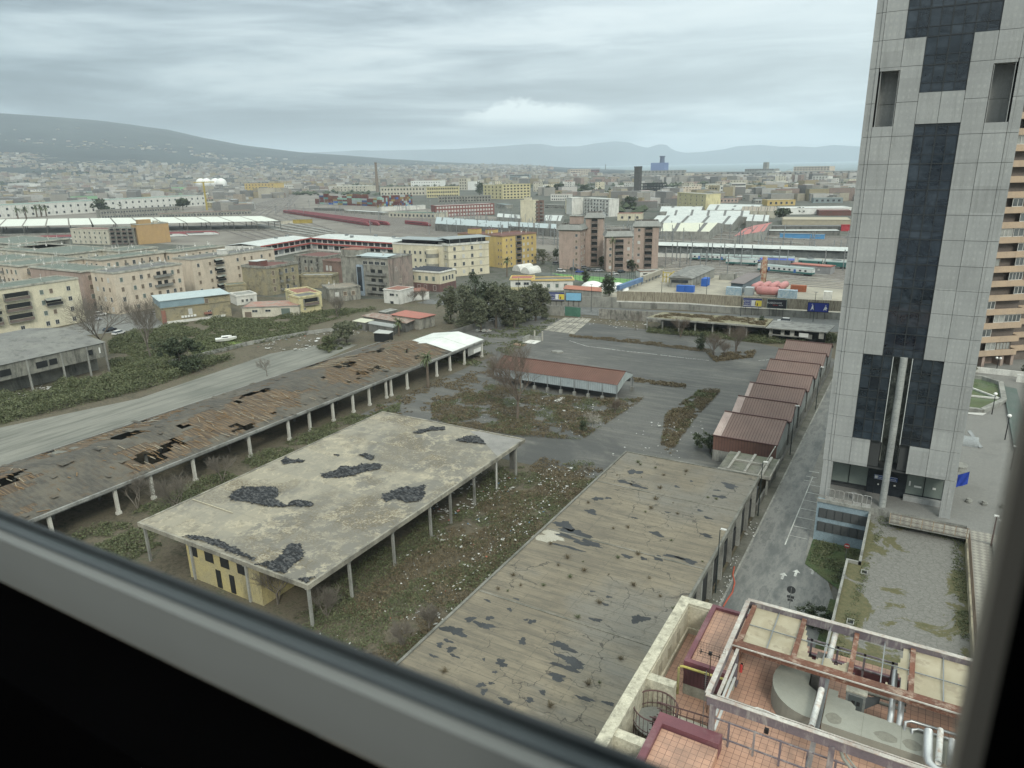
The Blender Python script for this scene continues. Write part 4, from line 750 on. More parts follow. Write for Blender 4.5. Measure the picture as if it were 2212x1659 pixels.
# ---------------------------------------------------------------- long ruined shed with broken tile and timber roof
def long_shed():
 t = T('ruined_long_shed', 'very long ruined shed with collapsing timber and felt roof on white concrete pillars', 'shed', (-118, 107, 0))
 m, k, b = bsdf('felt_roof'); o = coords(k, False); n1 = k.noise(o, .12, 5, .65); n2 = k.noise(k.map(o, scale=(.25, 1.6, 1)), 1.2, 6, .75); n3 = k.noise(o, 1.8, 5, .8)
 c = k.mix(k.rng(n2, .40, .62), (.050,.046,.038), (.10,.09,.07)); c = k.mix(k.rng(n1, .50, .62, 0, .6), c, (.125,.11,.083)); c = k.mix(k.rng(k.noise(o, .6, 5, .8), .54, .60, 0, .6), c, (.10,.07,.04)); c = k.mix(k.rng(n3, .58, .70, 0, .6), c, (.035,.035,.033))
 k.nt.links.new(c, b.inputs['Base Color']); b.inputs['Roughness'].default_value = .85; bump(k, b, n3, .6, .1); FELT = m
 m, k, b = bsdf('bare_boards'); o = coords(k, False); s = k.sep(o); n2 = k.noise(k.map(o, scale=(.3, 2.5, 1)), 1.5, 5, .75)
 rd = k.noise(k.map(o, scale=(.02,3.3,1)), 1.0, 1); c = k.ramp(rd, [(.35, (.06,.04,.023)), (.48, (.115,.073,.038)), (.58, (.17,.12,.07)), (.68, (.10,.075,.05))]); c = k.mix(k.rng(n2, .45, .60, 0, .85), c, (.05,.045,.037))
 k.nt.links.new(c, b.inputs['Base Color']); b.inputs['Roughness'].default_value = .9; WOOD = m
 LATH = flat('pale_lath', (.30,.26,.19)); LATHB = flat('brown_lath', (.20,.125,.06))
 RX, LX = -106.0, -131.0; ZR, ZE = 6.9, 5.0; XM = -119.0      # double pitch: front eave, ridge, back eave
 def rz_(x): return ZE+(ZR-ZE)*(1-abs(x-XM)/(13.0 if x > XM else 12.0))
 # which roof cells are felt (0), bare boards (1), open hole (2)
 rnd = random.Random(11)
 from mathutils import noise as mn
 cells = {}; NX, NY = 26, 115; Y0, Y1 = 30.0, 149.5
 for i in range(NX):
  for j in range(NY):
   x = LX+(RX-LX)*(i+.5)/NX; y = Y0+(Y1-Y0)*(j+.5)/NY
   n = mn.noise(Vector((x*.10, y*.07, 1.3)))+.35*mn.noise(Vector((x*.5, y*.25, 4.0))); h_ = mn.noise(Vector((x*.22, y*.16, 9.1)))+.4*mn.noise(Vector((x*.9, y*.7, 2.)))
   kd = 1 if n > .05 or (y < 52 and x < -108 and n > -.25) else 0
   if kd == 1 and h_ > .33: kd = 2
   if (-124 < x < -119 and 66 < y < 71.5): kd = 2
   if (-127 < x < -117 and 119 < y < 132) and h_ > -.02: kd = 2
   if i == NX-1 or i == 0: kd = 0
   cells[(i, j)] = kd
 f = MB(); wd = MB(); ov = MB()
 for (i, j), kd in cells.items():
  x0 = LX+(RX-LX)*i/NX; x1 = LX+(RX-LX)*(i+1)/NX; y0 = Y0+(Y1-Y0)*j/NY; y1 = Y0+(Y1-Y0)*(j+1)/NY
  if kd == 2: continue
  dz = .03 if kd == 0 else 0
  q = [(x0,y0,rz_(x0)+dz),(x1,y0,rz_(x1)+dz),(x1,y1,rz_(x1)+dz),(x0,y1,rz_(x0)+dz)]
  (f if kd == 0 else wd).face(q)
  if kd == 0 and rnd.random() < .03:
   a = rnd.uniform(-.5, .5); cx, cy = x0+.5, y0+.5; l, w2 = rnd.uniform(.5, 1.6), rnd.uniform(.25, .7); z = rz_(cx)+.09
   ov.face([(cx-l, cy-w2, z), (cx+l, cy-w2+a*.3, z+rnd.uniform(0,.12)), (cx+l*.8, cy+w2, z+rnd.uniform(0,.08)), (cx-l, cy+w2+a*.3, z+rnd.uniform(0,.05))])
 t.part('felt_covering', f, [FELT], local=False); t.part('boarding', wd, [WOOD], local=False); t.part('loose_felt', ov, [FELT], local=False, kind='stuff')
 lt = MB(); lb = MB()
 for n in range(900):
  i = rnd.randrange(1, NX-1); j = rnd.randrange(NY); kd = cells[(i, j)]
  if kd == 0 and rnd.random() < .9: continue
  x = LX+(RX-LX)*(i+rnd.random())/NX; y = Y0+(Y1-Y0)*(j+rnd.random())/NY; l = rnd.uniform(.7, 2.6); a = rnd.gauss(0, .13)
  if rnd.random() < .1: a = rnd.uniform(-1.5, 1.5)
  x2 = min(RX-.3, x+l*math.cos(a)); y2 = y+l*math.sin(a)
  (lt if rnd.random() < .40 else lb).beam((x,y,rz_(x)+.12), (x2,y2,rz_(x2)+.14+max(0,rnd.gauss(0,.07))), rnd.uniform(.06,.16), .05)
 for n in range(22): y = 119+n*.62; lt.beam((-127+rnd.uniform(0,.8),y,rz_(-127)+.1), (-122+rnd.uniform(-1,2.5),y+.5,rz_(-122)+.1), .12, .08)
 t.part('broken_laths', lt, [LATH], local=False, kind='stuff'); t.part('brown_laths', lb, [LATHB], local=False, kind='stuff')
 b = MB(); EB = M('eave_concrete', (.27,.27,.25), (.17,.17,.155), stain=.5)
 b.box(RX-.05, RX+.35, Y0, 165.2, 4.55, 5.02); b.box(LX-.35, LX+.0, Y0, 150, 4.55, 5.0)
 b.box(-106.6, -106.3, Y0, 165, 4.1, 4.6); t.part('eave_beam', b, [EB], local=False)
 for y in (38.5, 46.5, 56.5, 62.6, 70.6, 82.7, 92.4, 98.1, 104.9, 111.2, 116.6, 122.6, 124.4, 130.5, 142.8, 148.8, 155.7, 164.6):
  b = MB(); b.box(-106.55, -106.1, y-.24, y+.24, 0, 4.3); b.prism([(-106.6,y-.4),(-106.05,y-.4),(-106.05,y+.4),(-106.6,y+.4)], 0, .5); t.part('pillar', b, [M('white_pillar', (.55,.54,.48), (.44,.43,.38), stain=.35)], local=False)
 for y in (43, 50.5, 58, 67, 76, 88, 101, 114, 127, 140, 153):
  for x in (-114, -124): b = MB(); b.box(x-.2, x+.2, y-.2, y+.2, 0, 4.9 if x > -120 else 4.9); t.part('inner_pillar', b, [CONCD], local=False)
 b = MB(); b.box(-129, -128.7, Y0, 149, 0, 4.5); b.box(-122, -121.8, 42, 46, 0, 4.6); b.box(-128.7, -119, 96, 96.3, 0, 4.5); t.part('back_wall', b, [CONCD], local=False)
 # the rebuilt white-sheeted end bay
 m = ribbed('white_corrugated', (.66,.68,.63), (.58,.60,.56), pitch=.5, axis=1, stain=.25, depth=.18)
 b = MB()
 for y0, y1 in ((149.7, 156.9), (157.0, 165.2)):
  b.face([(-106.0,y0,5.08),(-106.0,y1,5.08),(-114.5,y1,6.55),(-114.5,y0,6.55)]); b.face([(-114.5,y0,6.55),(-114.5,y1,6.55),(-123.5,y1,5.2),(-123.5,y0,5.2)])
 t.part('white_roof', b, [m], local=False)
 b = MB(); b.face([(-106.3,165.1,2.0),(-106.3,165.1,4.6),(-106.3,150,4.6),(-106.3,150,2.0)]) if False else None
 b.box(-106.35, -106.2, 157.5, 165.0, 1.9, 4.6); b.box(-123.2, -106.2, 165.0, 165.15, 0, 5.0); t.part('cladding', b, [ribbed('grey_vertical_cladding', (.36,.36,.32), (.28,.28,.26), pitch=.7, axis=1, depth=.5)], local=False)
 b = MB(); b.box(-106.19, -106.12, 160.2, 163.9, 2.1, 3.2); t.part('white_board', b, [WP], local=False)
long_shed()
# ---------------------------------------------------------------- row of seven brown sheds
def brown_sheds():
 BR = M('brown_sheet', (.15,.105,.088), (.175,.12,.10), fine=.06, rough=.6, stain=.15, stain_c=(.10,.05,.04)); SEAM = flat('brown_seam', (.09,.045,.04))
 FAD = ribbed('faded_pink_sheet', (.42,.33,.29), (.33,.25,.22), pitch=.3, axis=0, stain=.5); GAB = M('grey_gable', (.25,.265,.25), (.20,.21,.20), stain=.3)
 ords = ['nearest', 'second nearest', 'third nearest', 'middle', 'fifth', 'sixth', 'farthest']
 extra = [', wide bleached strip on its left', ', blotchy bleached strip on its left', ', narrow pink strip on its left', '', '', '', '']
 for i, y in enumerate((129.1, 139.7, 150.1, 160.7, 171.3, 181.9, 192.6)):
  t = T('metal_shed', ords[i]+' of the seven brown sheds beside the street'+extra[i], 'shed', (-23.7, y, 0), 0, 'row of brown metal sheds')
  x0, x1 = -5.6, 5.5; fy = -8.0 if i == 0 else -5.0; by = 3.4; zr, ze, zb = 7.0, 5.05, 5.9; fx = x0+(1.5, 1.45, .75, 0, 0, 0, 0)[i]
  zf = 5.0 if i == 0 else 4.9
  b = MB(); b.face([(fx,fy,zf),(x1,fy,zf),(x1,0,zr),(fx,0,zr)]); b.face([(fx,0,zr),(x1,0,zr),(x1,by,5.3),(fx,by,5.3)])
  rf = t.part('roof', b, [BR])
  if fx > x0: b = MB(); b.face([(x0,fy,zf+.01),(fx,fy,zf+.01),(fx,0,zr+.01),(x0,0,zr+.01)]); t.part('bleached_sheet', b, [FAD])
  b = MB(); n = 22
  for j in range(n+1):
   x = x0+(x1-x0)*j/n
   if x >= fx-.01: b.beam((x,fy,zf+.03),(x,0,zr+.03),.06,.07); b.beam((x,0,zr+.03),(x,by,5.33),.06,.07)
  b.beam((x0-.05,0,zr+.06),(x1+.1,0,zr+.06),.34,.1); b.beam((x1+.02,fy,zf),(x1+.02,0,zr),.12,.16); b.beam((x1+.02,0,zr),(x1+.02,by,5.3),.12,.16); b.beam((x0-.05,fy-.05,zf-.04),(x1+.1,fy-.05,zf-.04),.2,.16)
  t.part('seams', b, [SEAM], parent=rf)
  b = MB(); b.face([(x1-.15,fy+.1,2.2),(x1-.15,by,2.2),(x1-.15,by,5.2),(x1-.15,0,zr-.08),(x1-.15,fy+.1,zf-.08)]); t.part('gable', b, [GAB]); b = MB(); b.face([(x0+.15,fy+.1,0),(x0+.15,fy+.1,zf-.08),(x0+.15,0,zr-.08),(x0+.15,by,5.2),(x0+.15,by,0)]); t.part('gable', b, [GAB])
  b = MB(); b.box(x1-.4, x1-.17, fy+.2, by, 0, 2.2); t.part('base_wall', b, [CONCD])
  if i == 0: b = MB(); b.box(x0+.1, x1-.1, fy+.05, fy+.2, 2.2, 4.9); t.part('front_cladding', b, [ribbed('brown_front_cladding', (.14,.075,.06), (.16,.085,.065), pitch=.5, axis=0, depth=.6)])
  b = MB(); 
  if i == 0: b.box(x0+.1, x1-.1, fy+.1, fy+.2, 0, 2.2)
  else: b.box(x0+.1, x1-.1, fy+.6, fy+.7, 0, 4.7)
  t.part('front_wall', b, [CONC])
brown_sheds()
# ruined roofless concrete grid between the sheds and the big roof
t = T('concrete_frame_ruin', 'small roofless ruin with a white concrete grid of beams next to the nearest brown shed', 'ruin', (-21.4, 114.8, 0))
b = MB(); b.box(-25.6, -17.4, 110.7, 119.0, 3.1, 3.35); t.part('slab', b, [M('sunken_slab', (.17,.165,.14), (.12,.125,.09), stain=.6, streak=False)], local=False)
b = MB()
for x in (-24.0, -21.3, -18.6): b.box(x-.2, x+.2, 110.8, 119, 3.35, 3.6)
b.box(-24.2, -18.4, 114.9, 115.3, 3.36, 3.66); b.box(-25.6, -17.4, 110.5, 110.7, 3.0, 3.5); b.box(-17.4, -17.2, 110.5, 119, 3.0, 3.5); t.part('beams', b, [M('pale_beam', (.36,.35,.31), (.24,.23,.20), stain=.5)], local=False)
b = MB()
for x in (-25.4, -21.5, -17.7):
 for y in (111, 118.6): b.box(x-.15, x+.15, y-.15, y+.15, 0, 3.1)
t.part('posts', b, [CONC], local=False)
b = MB(); b.beam(w('s',1050,1600,3.7), w('s',1255,1265,5.2), .14, .14); t.part('fallen_beam', b, [M('pale_beam', 0)], local=False)
b = MB(); rr = random.Random(4)
b.box(-18.1, -17.85, 104.4, 127, 0, 1.1)
solo('street_side_wall', b, [CONCD], 'low dark broken wall along the street between the big roof and the brown sheds', 'wall')
# ---------------------------------------------------------------- barn with rust-red roof standing in the yard
t = T('red_roof_barn', 'long open-sided barn with a rust-red corrugated roof standing alone in the yard', 'barn', (-73.5, 149, 0))
BARN = M('rust_red_sheet', (.125,.07,.053), (.15,.082,.062), fine=.08, rough=.6, stain=.2, stain_c=(.12,.05,.04))
XA, XB = -89.5, -57.2; YA, YR, YB = 144.2, 149.3, 154.2; ZA, ZR2, ZB = 4.1, 6.0, 4.2
XA, XB = -89.8, -57.0
b = MB(); b.face([(XA,YA,ZA),(XB,YA,ZA),(XB,YR,ZR2),(XA,YR,ZR2)]); b.face([(XA,YR,ZR2),(XB,YR,ZR2),(XB,YB,ZB),(XA,YB,ZB)]); rf = t.part('roof', b, [BARN], local=False)
b = MB(); 
for j in range(61): x = XA+(XB-XA)*j/60; b.beam((x,YA,ZA+.03),(x,YR,ZR2+.03),.07,.07)
b.beam((XA,YR,ZR2+.06),(XB,YR,ZR2+.06),.3,.08)
o = t.part('seams', b, [flat('dark_red_seam', (.10,.04,.03))], local=False, parent=rf); 
b = MB(); b.box(XA+.1, XB-.1, YA+.1, YA+.2, 1.95, 4.02); t.part('side_sheet', b, [ribbed('pale_blue_cladding', (.37,.42,.43), (.30,.34,.35), pitch=.55, axis=0, stain=.5, depth=.6)], local=False)
b = MB(); b.face([(XB-.05,YA+.2,2.0),(XB-.05,YA+.3,4.0),(XB-.05,YR,ZR2-.1),(XB-.05,YB-.1,ZB-.1),(XB-.05,YB-.1,3.7),(XB-.05,YR,3.6)]); t.part('gable', b, [M('pale_gable', (.38,.42,.41), (.30,.33,.32), stain=.3)], local=False); b = MB(); b.face([(XA+.1,YA+.2,2.0),(XA+.1,YA+.3,4.0),(XA+.1,YR,ZR2-.1),(XA+.1,YB-.1,ZB-.1)]); t.part('gable', b, [M('pale_gable', (.38,.42,.41), (.30,.33,.32), stain=.3)], local=False)
b = MB(); b.box(XA+.1, XB-.6, YB-.2, YB-.1, 2.2, 4.1); t.part('back_sheet', b, [flat('dark_back_sheet', (.12,.13,.13))], local=False)
for j in range(10):
 for y in (YA+.15, YB-.15):
  x = XB-.1-j*3.55; b = MB(); b.box(x-.09, x+.09, y-.09, y+.09, 0.9, 4.0, 0); b.box(x-.32, x+.32, y-.32, y+.32, 0, 1.0, 1); t.part('post', b, [STEEL, CONC], local=False)
# ---------------------------------------------------------------- concrete canopy at the far side of the yard
t = T('overgrown_canopy', 'long overgrown concrete canopy on posts along the far side of the yard', 'canopy', (-50, 222, 0))
b = MB(); b.prism([(-76,215.8),(-39.5,218.1),(-39.5,230),(-74,226.5)], 4.2, 4.5); t.part('roof', b, [M('mossy_roof', (.24,.22,.16), (.17,.155,.09), sc_=.2, stain=.5, stain_c=(.10,.095,.05), fine=.4, streak=False)], local=False)
b = MB(); b.beam((-76,215.8,4.3),(-39.5,218.0,4.3),.25,.5); t.part('edge_beam', b, [CONC], local=False)
for i, (x, y) in enumerate(((-75.8,216.4),(-70.8,216.9),(-65.6,217.2),(-60.5,217.8),(-55.2,218.4),(-50,218.8),(-45,219),(-74,225.5),(-66,226),(-58,226.5),(-50,227))):
 b = MB(); b.box(x-.2, x+.2, y-.2, y+.2, 0, 4.2); t.part('post', b, [CONC], local=False)
b = MB(); b.prism([(-74,226.2),(-40,229.6),(-40,230),(-74,226.6)], 0, 4.2); t.part('back_wall', b, [CONCD], local=False)
t = T('broken_annex', 'broken low concrete building with a grey slate roof and white pillars right of the canopy', 'building', (-30, 222, 0))
b = MB(); b.prism([(-39.4,218),(-22.3,219.2),(-21.5,230),(-39.4,230)], 3.9, 4.15); t.part('roof', b, [M('slate_roof', (.23,.23,.21), (.16,.16,.15), stain=.5, sc_=.5, streak=False)], local=False)
b = MB(); b.box(-38.7, -23, 221.5, 222, 0, 3.8); t.part('back_wall', b, [DARK], local=False)
for x, wd in ((-38.5,.9),(-35.2,1.0),(-32.6,1.2),(-24.6,1.3)): b = MB(); b.box(x, x+wd, 219.7, 220.2, .2 if x<-36 else 1.9, 3.9); t.part('white_pillar', b, [M('peeling_white', (.55,.53,.47), (.36,.35,.31), stain=.4)], local=False)
b = MB(); b.box(-38.7, -28, 219.6, 220.3, 1.7, 2.0); b.box(-28.2, -26.4, 219.5, 219.7, 1.6, 2.9); b.box(-38.2, -35, 219.8, 220.2, 0, .5); t.part('ledge', b, [CONC], local=False)
b = MB(); b.box(-30.0, -27.4, 219.35, 219.45, 2.0, 3.2); pn = t.part('notice_board', b, [WP], local=False)
# ---------------------------------------------------------------- roof terrace of the near building
def terrace():
 t = T('roof_terrace_building', 'near building with salmon-tiled roof terraces behind a pale parapet and purple copings', 'building', (0, 42, 0))
 m, k, b = bsdf('salmon_tiles'); o = coords(k, False); br = k.new('ShaderNodeTexBrick'); br.offset = 0.0; k.nt.links.new(o, br.inputs[0]); br.inputs['Scale'].default_value = 1.0
 for q, v_ in (('Brick Width', .42), ('Row Height', .42), ('Mortar Size', .018), ('Mortar Smooth', .2)): br.inputs[q].default_value = v_
 br.inputs['Color1'].default_value = c4((.46,.27,.185)); br.inputs['Color2'].default_value = c4((.39,.23,.16)); br.inputs['Mortar'].default_value = c4((.16,.09,.065))
 n = k.noise(o, .5, 5, .7); n2 = k.noise(o, 4, 4, .8); c = k.mix(k.rng(n, .47, .66, 0, .65), br.outputs[0], (.19,.125,.095)); c = k.mix(k.rng(n2, .5, .75, 0, .25), c, (.62,.40,.28)); k.nt.links.new(c, b.inputs['Base Color']); b.inputs['Roughness'].default_value = .6; TL = m
 PAR = M('weathered_pale_stone', (.52,.49,.38), (.40,.375,.29), sc_=1.2, stain=.7, stain_c=(.16,.155,.12), fine=.3, streak=False, stain_sc=2.5, bmp=.5)
 INN = M('cream_render', (.50,.46,.35), (.43,.40,.31), stain=.5, stain_c=(.26,.235,.17), stain_sc=1.3); PUR = M('purple_coping', (.17,.065,.075), (.135,.055,.065), fine=.1, rough=.5, stain=.3, stain_c=(.3,.2,.19), streak=False)
 b = MB(); b.box(-13.5, 9, 12, 49.5, 0, 15.9); t.part('wall', b, [PALE], local=False)
 b = MB(); b.box(-12.8, -8.0, 39.7, 48.8, 15.9, 16.0); b.box(-8, 8.6, 12, 49.4, 15.9, 17.45); t.part('tiled_floor', b, [TL], local=False)
 # pale parapet with inner face and niches
 b = MB(); b.box(-13.6, -12.8, 20, 49.6, 15.9, 18.6); b.box(-12.8, -11.1, 48.8, 49.6, 15.9, 18.6); b.box(-12.8, -10.9, 39.1, 39.8, 14, 18.5); b.box(-12.8, -10.9, 33.3, 34.0, 13, 18.5); t.part('parapet', b, [PAR], local=False)
 b = MB(); b.box(-12.8, -12.74, 39.8, 48.8, 15.95, 18.4); b.box(-12.74, -11.1, 48.72, 48.8, 15.95, 18.4); b.box(-12.74, -12.62, 39.8, 48.72, 15.95, 16.5); b.box(-12.62, -11.1, 48.6, 48.72, 15.95, 16.5); t.part('inner_wall_face', b, [INN], local=False)
 for y in (41.6, 43.7, 45.8): b = MB(); b.box(-12.735, -12.70, y, y+.7, 16.9, 17.8); t.part('niche', b, [M('niche_shadow', (.33,.30,.22), (.28,.26,.20))], local=False)  # flat panels; the shade of a niche is put into their colour
 # upper terrace (far) and lower-left terrace (near) with purple copings
 def ter(x0, x1, y0, y1, z, lab):
  b = MB(); b.box(x0+.35, x1, y0+.35, y1-.3, z-2.3, z-.25); t.part('raised_tiles', b, [TL], local=False)
  b = MB(); b.box(x0, x0+.35, y0, y1, z-.9, z); b.box(x0+.35, x1, y1-.3, y1, z-.9, z-.003); b.box(x0+.35, x1, y0, y0+.38, z-.9, z-.002) if lab else b.box(x0+.35, x1, y1-.32, y1, z-.9, z-.002) if False else None
  t.part('coping', b, [PUR], local=False)
 ter(-11.1, -8.0, 42.0, 49.6, 18.6, 1)
 b = MB(); b.box(-11.0, -8.3, 41.75, 41.98, 16.9, 18.25); t.part('purple_cladding', b, [ribbed('purple_ribbed_sheet', (.07,.03,.035), (.085,.035,.04), pitch=.25, axis=0, depth=.5)], local=False)
 b = MB(); b.box(-11.0, -7.6, 41.99, 42.3, 13, 18.2); b.box(-11, -8.3, 41.8, 41.97, 13, 16.9); t.part('stair_wall', b, [M('grey_green_wall', (.33,.33,.27), (.27,.275,.23), stain=.4)], local=False)
 b = MB(); b.box(-10.55, -7.0, 20, 35.5, 16, 18.3); t.part('raised_tiles', b, [TL], local=False)
 b = MB(); b.box(-10.95, -10.5, 20, 36.5, 16, 18.6); b.box(-10.5, -7.0, 35.6, 36.5, 16, 18.596); t.part('coping', b, [PUR], local=False)
 b = MB(); b.box(-12.8, -8.2, 34.0, 39.1, 12.9, 13.0); b.box(-12.8, -10.9, 24, 33.3, 14.0, 14.2); t.part('stair_well_floor', b, [CONCD], local=False)
 b = MB(); b.box(-8.4, 8.4, 47.6, 47.9, 17.45, 18.1) ; b.box(-8.0,8.4,47.0,47.1,17.45,17.6); t.part('rear_coping', b, [PUR], local=False)
 # pergola
 p = T('pergola', 'large purple-grey steel pergola with sagging beige canvas panels over the roof terrace', 'pergola', (-1, 42, 17.45))
 PG = M('purple_grey_steel', (.16,.135,.15), (.13,.115,.125), fine=.12, rough=.5, stain=.5, stain_c=(.5,.48,.43), stain_sc=1.5); PT = M('white_flaked_top', (.50,.48,.43), (.30,.27,.24), stain=.4, stain_c=(.25,.12,.07), streak=False, stain_sc=2.0)
 b = MB()
 for (x0, x1, y0, y1) in ((-8.1, 12, 47.8, 48.0), (-8.1, 12, 36.55, 36.75), (-8.2, -8.0, 36.75, 47.8)): b.box(x0, x1, y0, y1, 20.3, 20.95, 0)
 p.part('outer_beam', b, [PG], local=False)
 b = MB(); b.box(-8.2, 12, 47.72, 48.05, 20.953, 21.0); b.box(-8.2, 12, 36.48, 36.75, 20.953, 21.0); b.box(-8.3, -7.98, 36.75, 47.72, 20.953, 21.0); b.box(-7.62, 12, 37.1, 37.2, 20.70, 20.76); b.box(-7.7, -7.5, 37.2, 42.3, 20.6, 20.66); b.box(-8.1,12,42.35,42.43,20.7,20.78); p.part('white_flange', b, [PT], local=False)
 b = MB(); b.box(-8.0, 12, 42.45, 43.05, 20.35, 20.8)
 for x in (-7.8, -4.35, -.95, 2.45, 5.85, 9.2): b.box(x, x+.30, 43.05, 47.7, 20.55, 20.79)
 p.part('rusty_beam', b, [M('flaking_rust', (.17,.075,.048), (.12,.06,.042), fine=.25, stain=.45, stain_c=(.50,.42,.33), stain_sc=1.6, streak=False)], local=False)
 m, k, bs = bsdf('beige_canvas'); o = coords(k, False); n = k.noise(o, .5, 4, .6, .5); n2 = k.noise(o, .9, 3)
 c = k.mix(k.rng(n, .38, .62), (.30,.26,.175), (.37,.33,.235)); c = k.mix(k.rng(n2, .57, .62, 0, .5), c, (.21,.17,.115)); k.nt.links.new(c, bs.inputs['Base Color']); bs.inputs['Roughness'].default_value = .6; bs.inputs['Alpha'].default_value = 1.0; CV = m
 rr = random.Random(2)
 def canvas(x0, x1, y0, y1, edge=None):
  b = MB(); n = 26; ok = lambda u_, v_: True if edge is None else edge(u_, v_); idx = {}
  def vi(i, j):
   if (i, j) not in idx:
    u_, v_ = i/n, j/n; idx[(i, j)] = len(b.v); b.v.append((x0+(x1-x0)*u_, y0+(y1-y0)*v_, 20.60-.10*math.sin(math.pi*u_)*math.sin(math.pi*v_)-.05*math.sin(2*math.pi*u_)*math.sin(2*math.pi*v_)))
   return idx[(i, j)]
  for i in range(n):
   for j in range(n):
    if ok((i+.5)/n, (j+.5)/n): b.f.append((vi(i,j), vi(i+1,j), vi(i+1,j+1), vi(i,j+1))); b.m.append(0)
  p.part('canvas_panel', b, [CV], smooth=True, local=False)
 canvas(-7.55, -4.4, 43.0, 47.7); canvas(2.7, 5.8, 43.0, 47.7); canvas(6.1, 9.2, 43.0, 47.7)
 canvas(-4.1, -.98, 43.0, 47.7, lambda u_, v_: v_ < .22+.75*(1-min(1, u_*4.0))**1.5+.06*math.sin(u_*14)+.15*max(0, u_-.8) )
 canvas(-.7, 2.4, 43.0, 47.7, lambda u_, v_: u_ > .84+.05*math.sin(v_*9) or (v_ < .10+.10*math.sin(u_*5) and u_ > .6))
 b = MB()
 for x in (-5.95, -2.5, .9, 4.3, 7.6): b.box(x, x+.07, 42.95, 47.75, 20.63, 20.68)
 b.box(-7.6, 12, 45.3, 45.36, 20.64, 20.69); p.part('light_battens', b, [STEEL], local=False)
 for (x, y, z1) in ((-7.9, 36.65, 20.45), (-7.9, 42.7, 20.5), (-7.9, 47.8, 20.45), (-1.0, 47.8, 20.45), (6, 47.8, 20.45), (-1.2, 36.65, 20.45), (-2.45, 42.7, 20.5)):
  b = MB(); b.box(x, x+.32, y-.15, y+.17, 17.45, z1-.003); b.box(x-.1, x+.42, y-.25, y+.27, 17.45, 17.65); p.part('column', b, [PG], local=False)
 # inner rail of the terrace edge (front)
 r_ = T('terrace_railing', 'dark square-section railing around the tiled terrace under the pergola', 'railing', (0, 36.9, 17.45)); b = MB()
 for x in [-6.8+i*1.5 for i in range(13)]: b.box(x, x+.12, 36.85, 36.95, 17.45, 19.3)
 for z in (17.9, 19.2): b.box(-7.6, 12, 36.86, 36.94, z, z+.08)
 for x in [-7.0+i*1.7 for i in range(12)]: b.box(x, x+.14, 47.2, 47.3, 17.45, 19.6)
 for z in (18.3, 19.5): b.box(-8.0, 12, 47.2, 47.3, z, z+.1)
 r_.part('bars', b, [PG], local=False)
 for y in (40.5,): b = MB(); b.box(-7.7, -7.55, 37, 42.4, 18.2, 18.28); b.box(-7.7, -7.55, 37, 42.4, 19.3, 19.38); r_.part('side_rail', b, [flat('side_rail_white', (.5,.5,.47))], local=False)
 # round grey duct and long flat duct
 GD = M('grey_green_duct', (.29,.29,.245), (.25,.255,.22), fine=.06, stain=.25, stain_c=(.20,.195,.16), rough=.6, streak=False)
 pts = [(-2.55+2.75*math.cos(R(a)), 43.1+3.0*math.sin(R(a))) for a in range(100, 271, 10)]+[(-2.55, 40.1), (-2.55, 42.8), (-3.1, 43.2), (-3.1, 45.6)]
 b = MB(); b.prism(pts, 17.46, 18.9); solo('round_duct', b, [GD], 'large half-round grey duct casing lying on the roof terrace', 'duct')
 b = MB(); b.box(-1.9, 9, 40.15, 42.3, 17.5, 18.8); b.prism([(-1.9,42.303),(-.2,42.303),(-.2,42.6),(-.5,42.95),(-1.3,43.0),(-1.3,43.6),(-1.9,43.6)], 17.5, 18.8)
 for x, y, rx, ry in ((-1.3,40.9,.45,.5),(1.6,40.8,.62,.42),(3.0,40.85,.5,.45)): b.prism([(x+rx*math.cos(i*.45)*(1+.1*math.sin(i*2.1)), y+ry*math.sin(i*.45)) for i in range(14)], 18.8, 18.806, 1)
 for x in (.3, 2.4): b.box(x, x+.02, 40.15, 42.3, 18.8, 18.808, 1)
 solo('flat_duct', b, [GD, M('damp_patch', (.20,.195,.16), (.18,.175,.145), streak=False)], 'long flat grey duct with damp patches lying across the roof terrace', 'duct')
 b = MB(); b.box(-3.0, -2.4, 43.4, 46.2, 17.5, 19.5); solo('dark_duct', b, [M('dark_metal_duct', (.13,.12,.105), (.10,.095,.085), stain=.4)], 'dark upright metal duct beside the round grey casing', 'duct')
 b = MB(); b.box(-2.25, -1.95, 39.2, 44.6, 18.9, 19.0)
 for i in range(6): b.tube([(-2.2+i*.05, 36.0, 18.95), (-2.2+i*.05, 41.0, 19.12)], .02, 5)
 solo('cable_tray', b, [STEEL], 'pale steel cable tray with grey cables beside the white rusty pipe', 'cable tray')
 WPI = M('white_rusty_pipe', (.62,.62,.58), (.50,.50,.47), rough=.4, stain=.6, stain_c=(.30,.16,.08), stain_sc=2.4, streak=False)
 def pipe(pts, r, lab, mat=WPI, nm='pipe', grp='pipes of the roof plant'):
  solo(nm, MB().tube(pts, r, 12), [mat], lab, 'pipe', grp, smooth=True)
 pipe([(-2.35,38.9,19.3),(-2.25,42.3,19.55)], .19, 'white pipe with rust blotches crossing the terrace in front of the rusty beam')
 pipe([(-2.2,44.6,19.9),(-2.15,48.2,19.95)], .19, 'white pipe with rust blotches under the torn canvas')
 ALU = M('aluminium_lagging', (.50,.51,.50), (.40,.41,.405), rough=.35, metal=.6, fine=.08, streak=False)
 pipe([(4.55,39.0,17.7),(4.5,39.0,19.4)], .25, 'short silver lagged pipe rising by the window frame', ALU) if False else None
 pipe([(3.75,41.8,19.35),(3.75,39.6,19.3),(3.85,39.2,19.25),(4.2,38.95,19.2),(5.4,38.9,19.2)], .26, 'thick silver lagged pipe bending right near the window frame', ALU)
 pipe([(4.35,42.1,19.5),(4.25,39.3,19.45)], .17, 'white rusty pipe between the thick silver pipes')
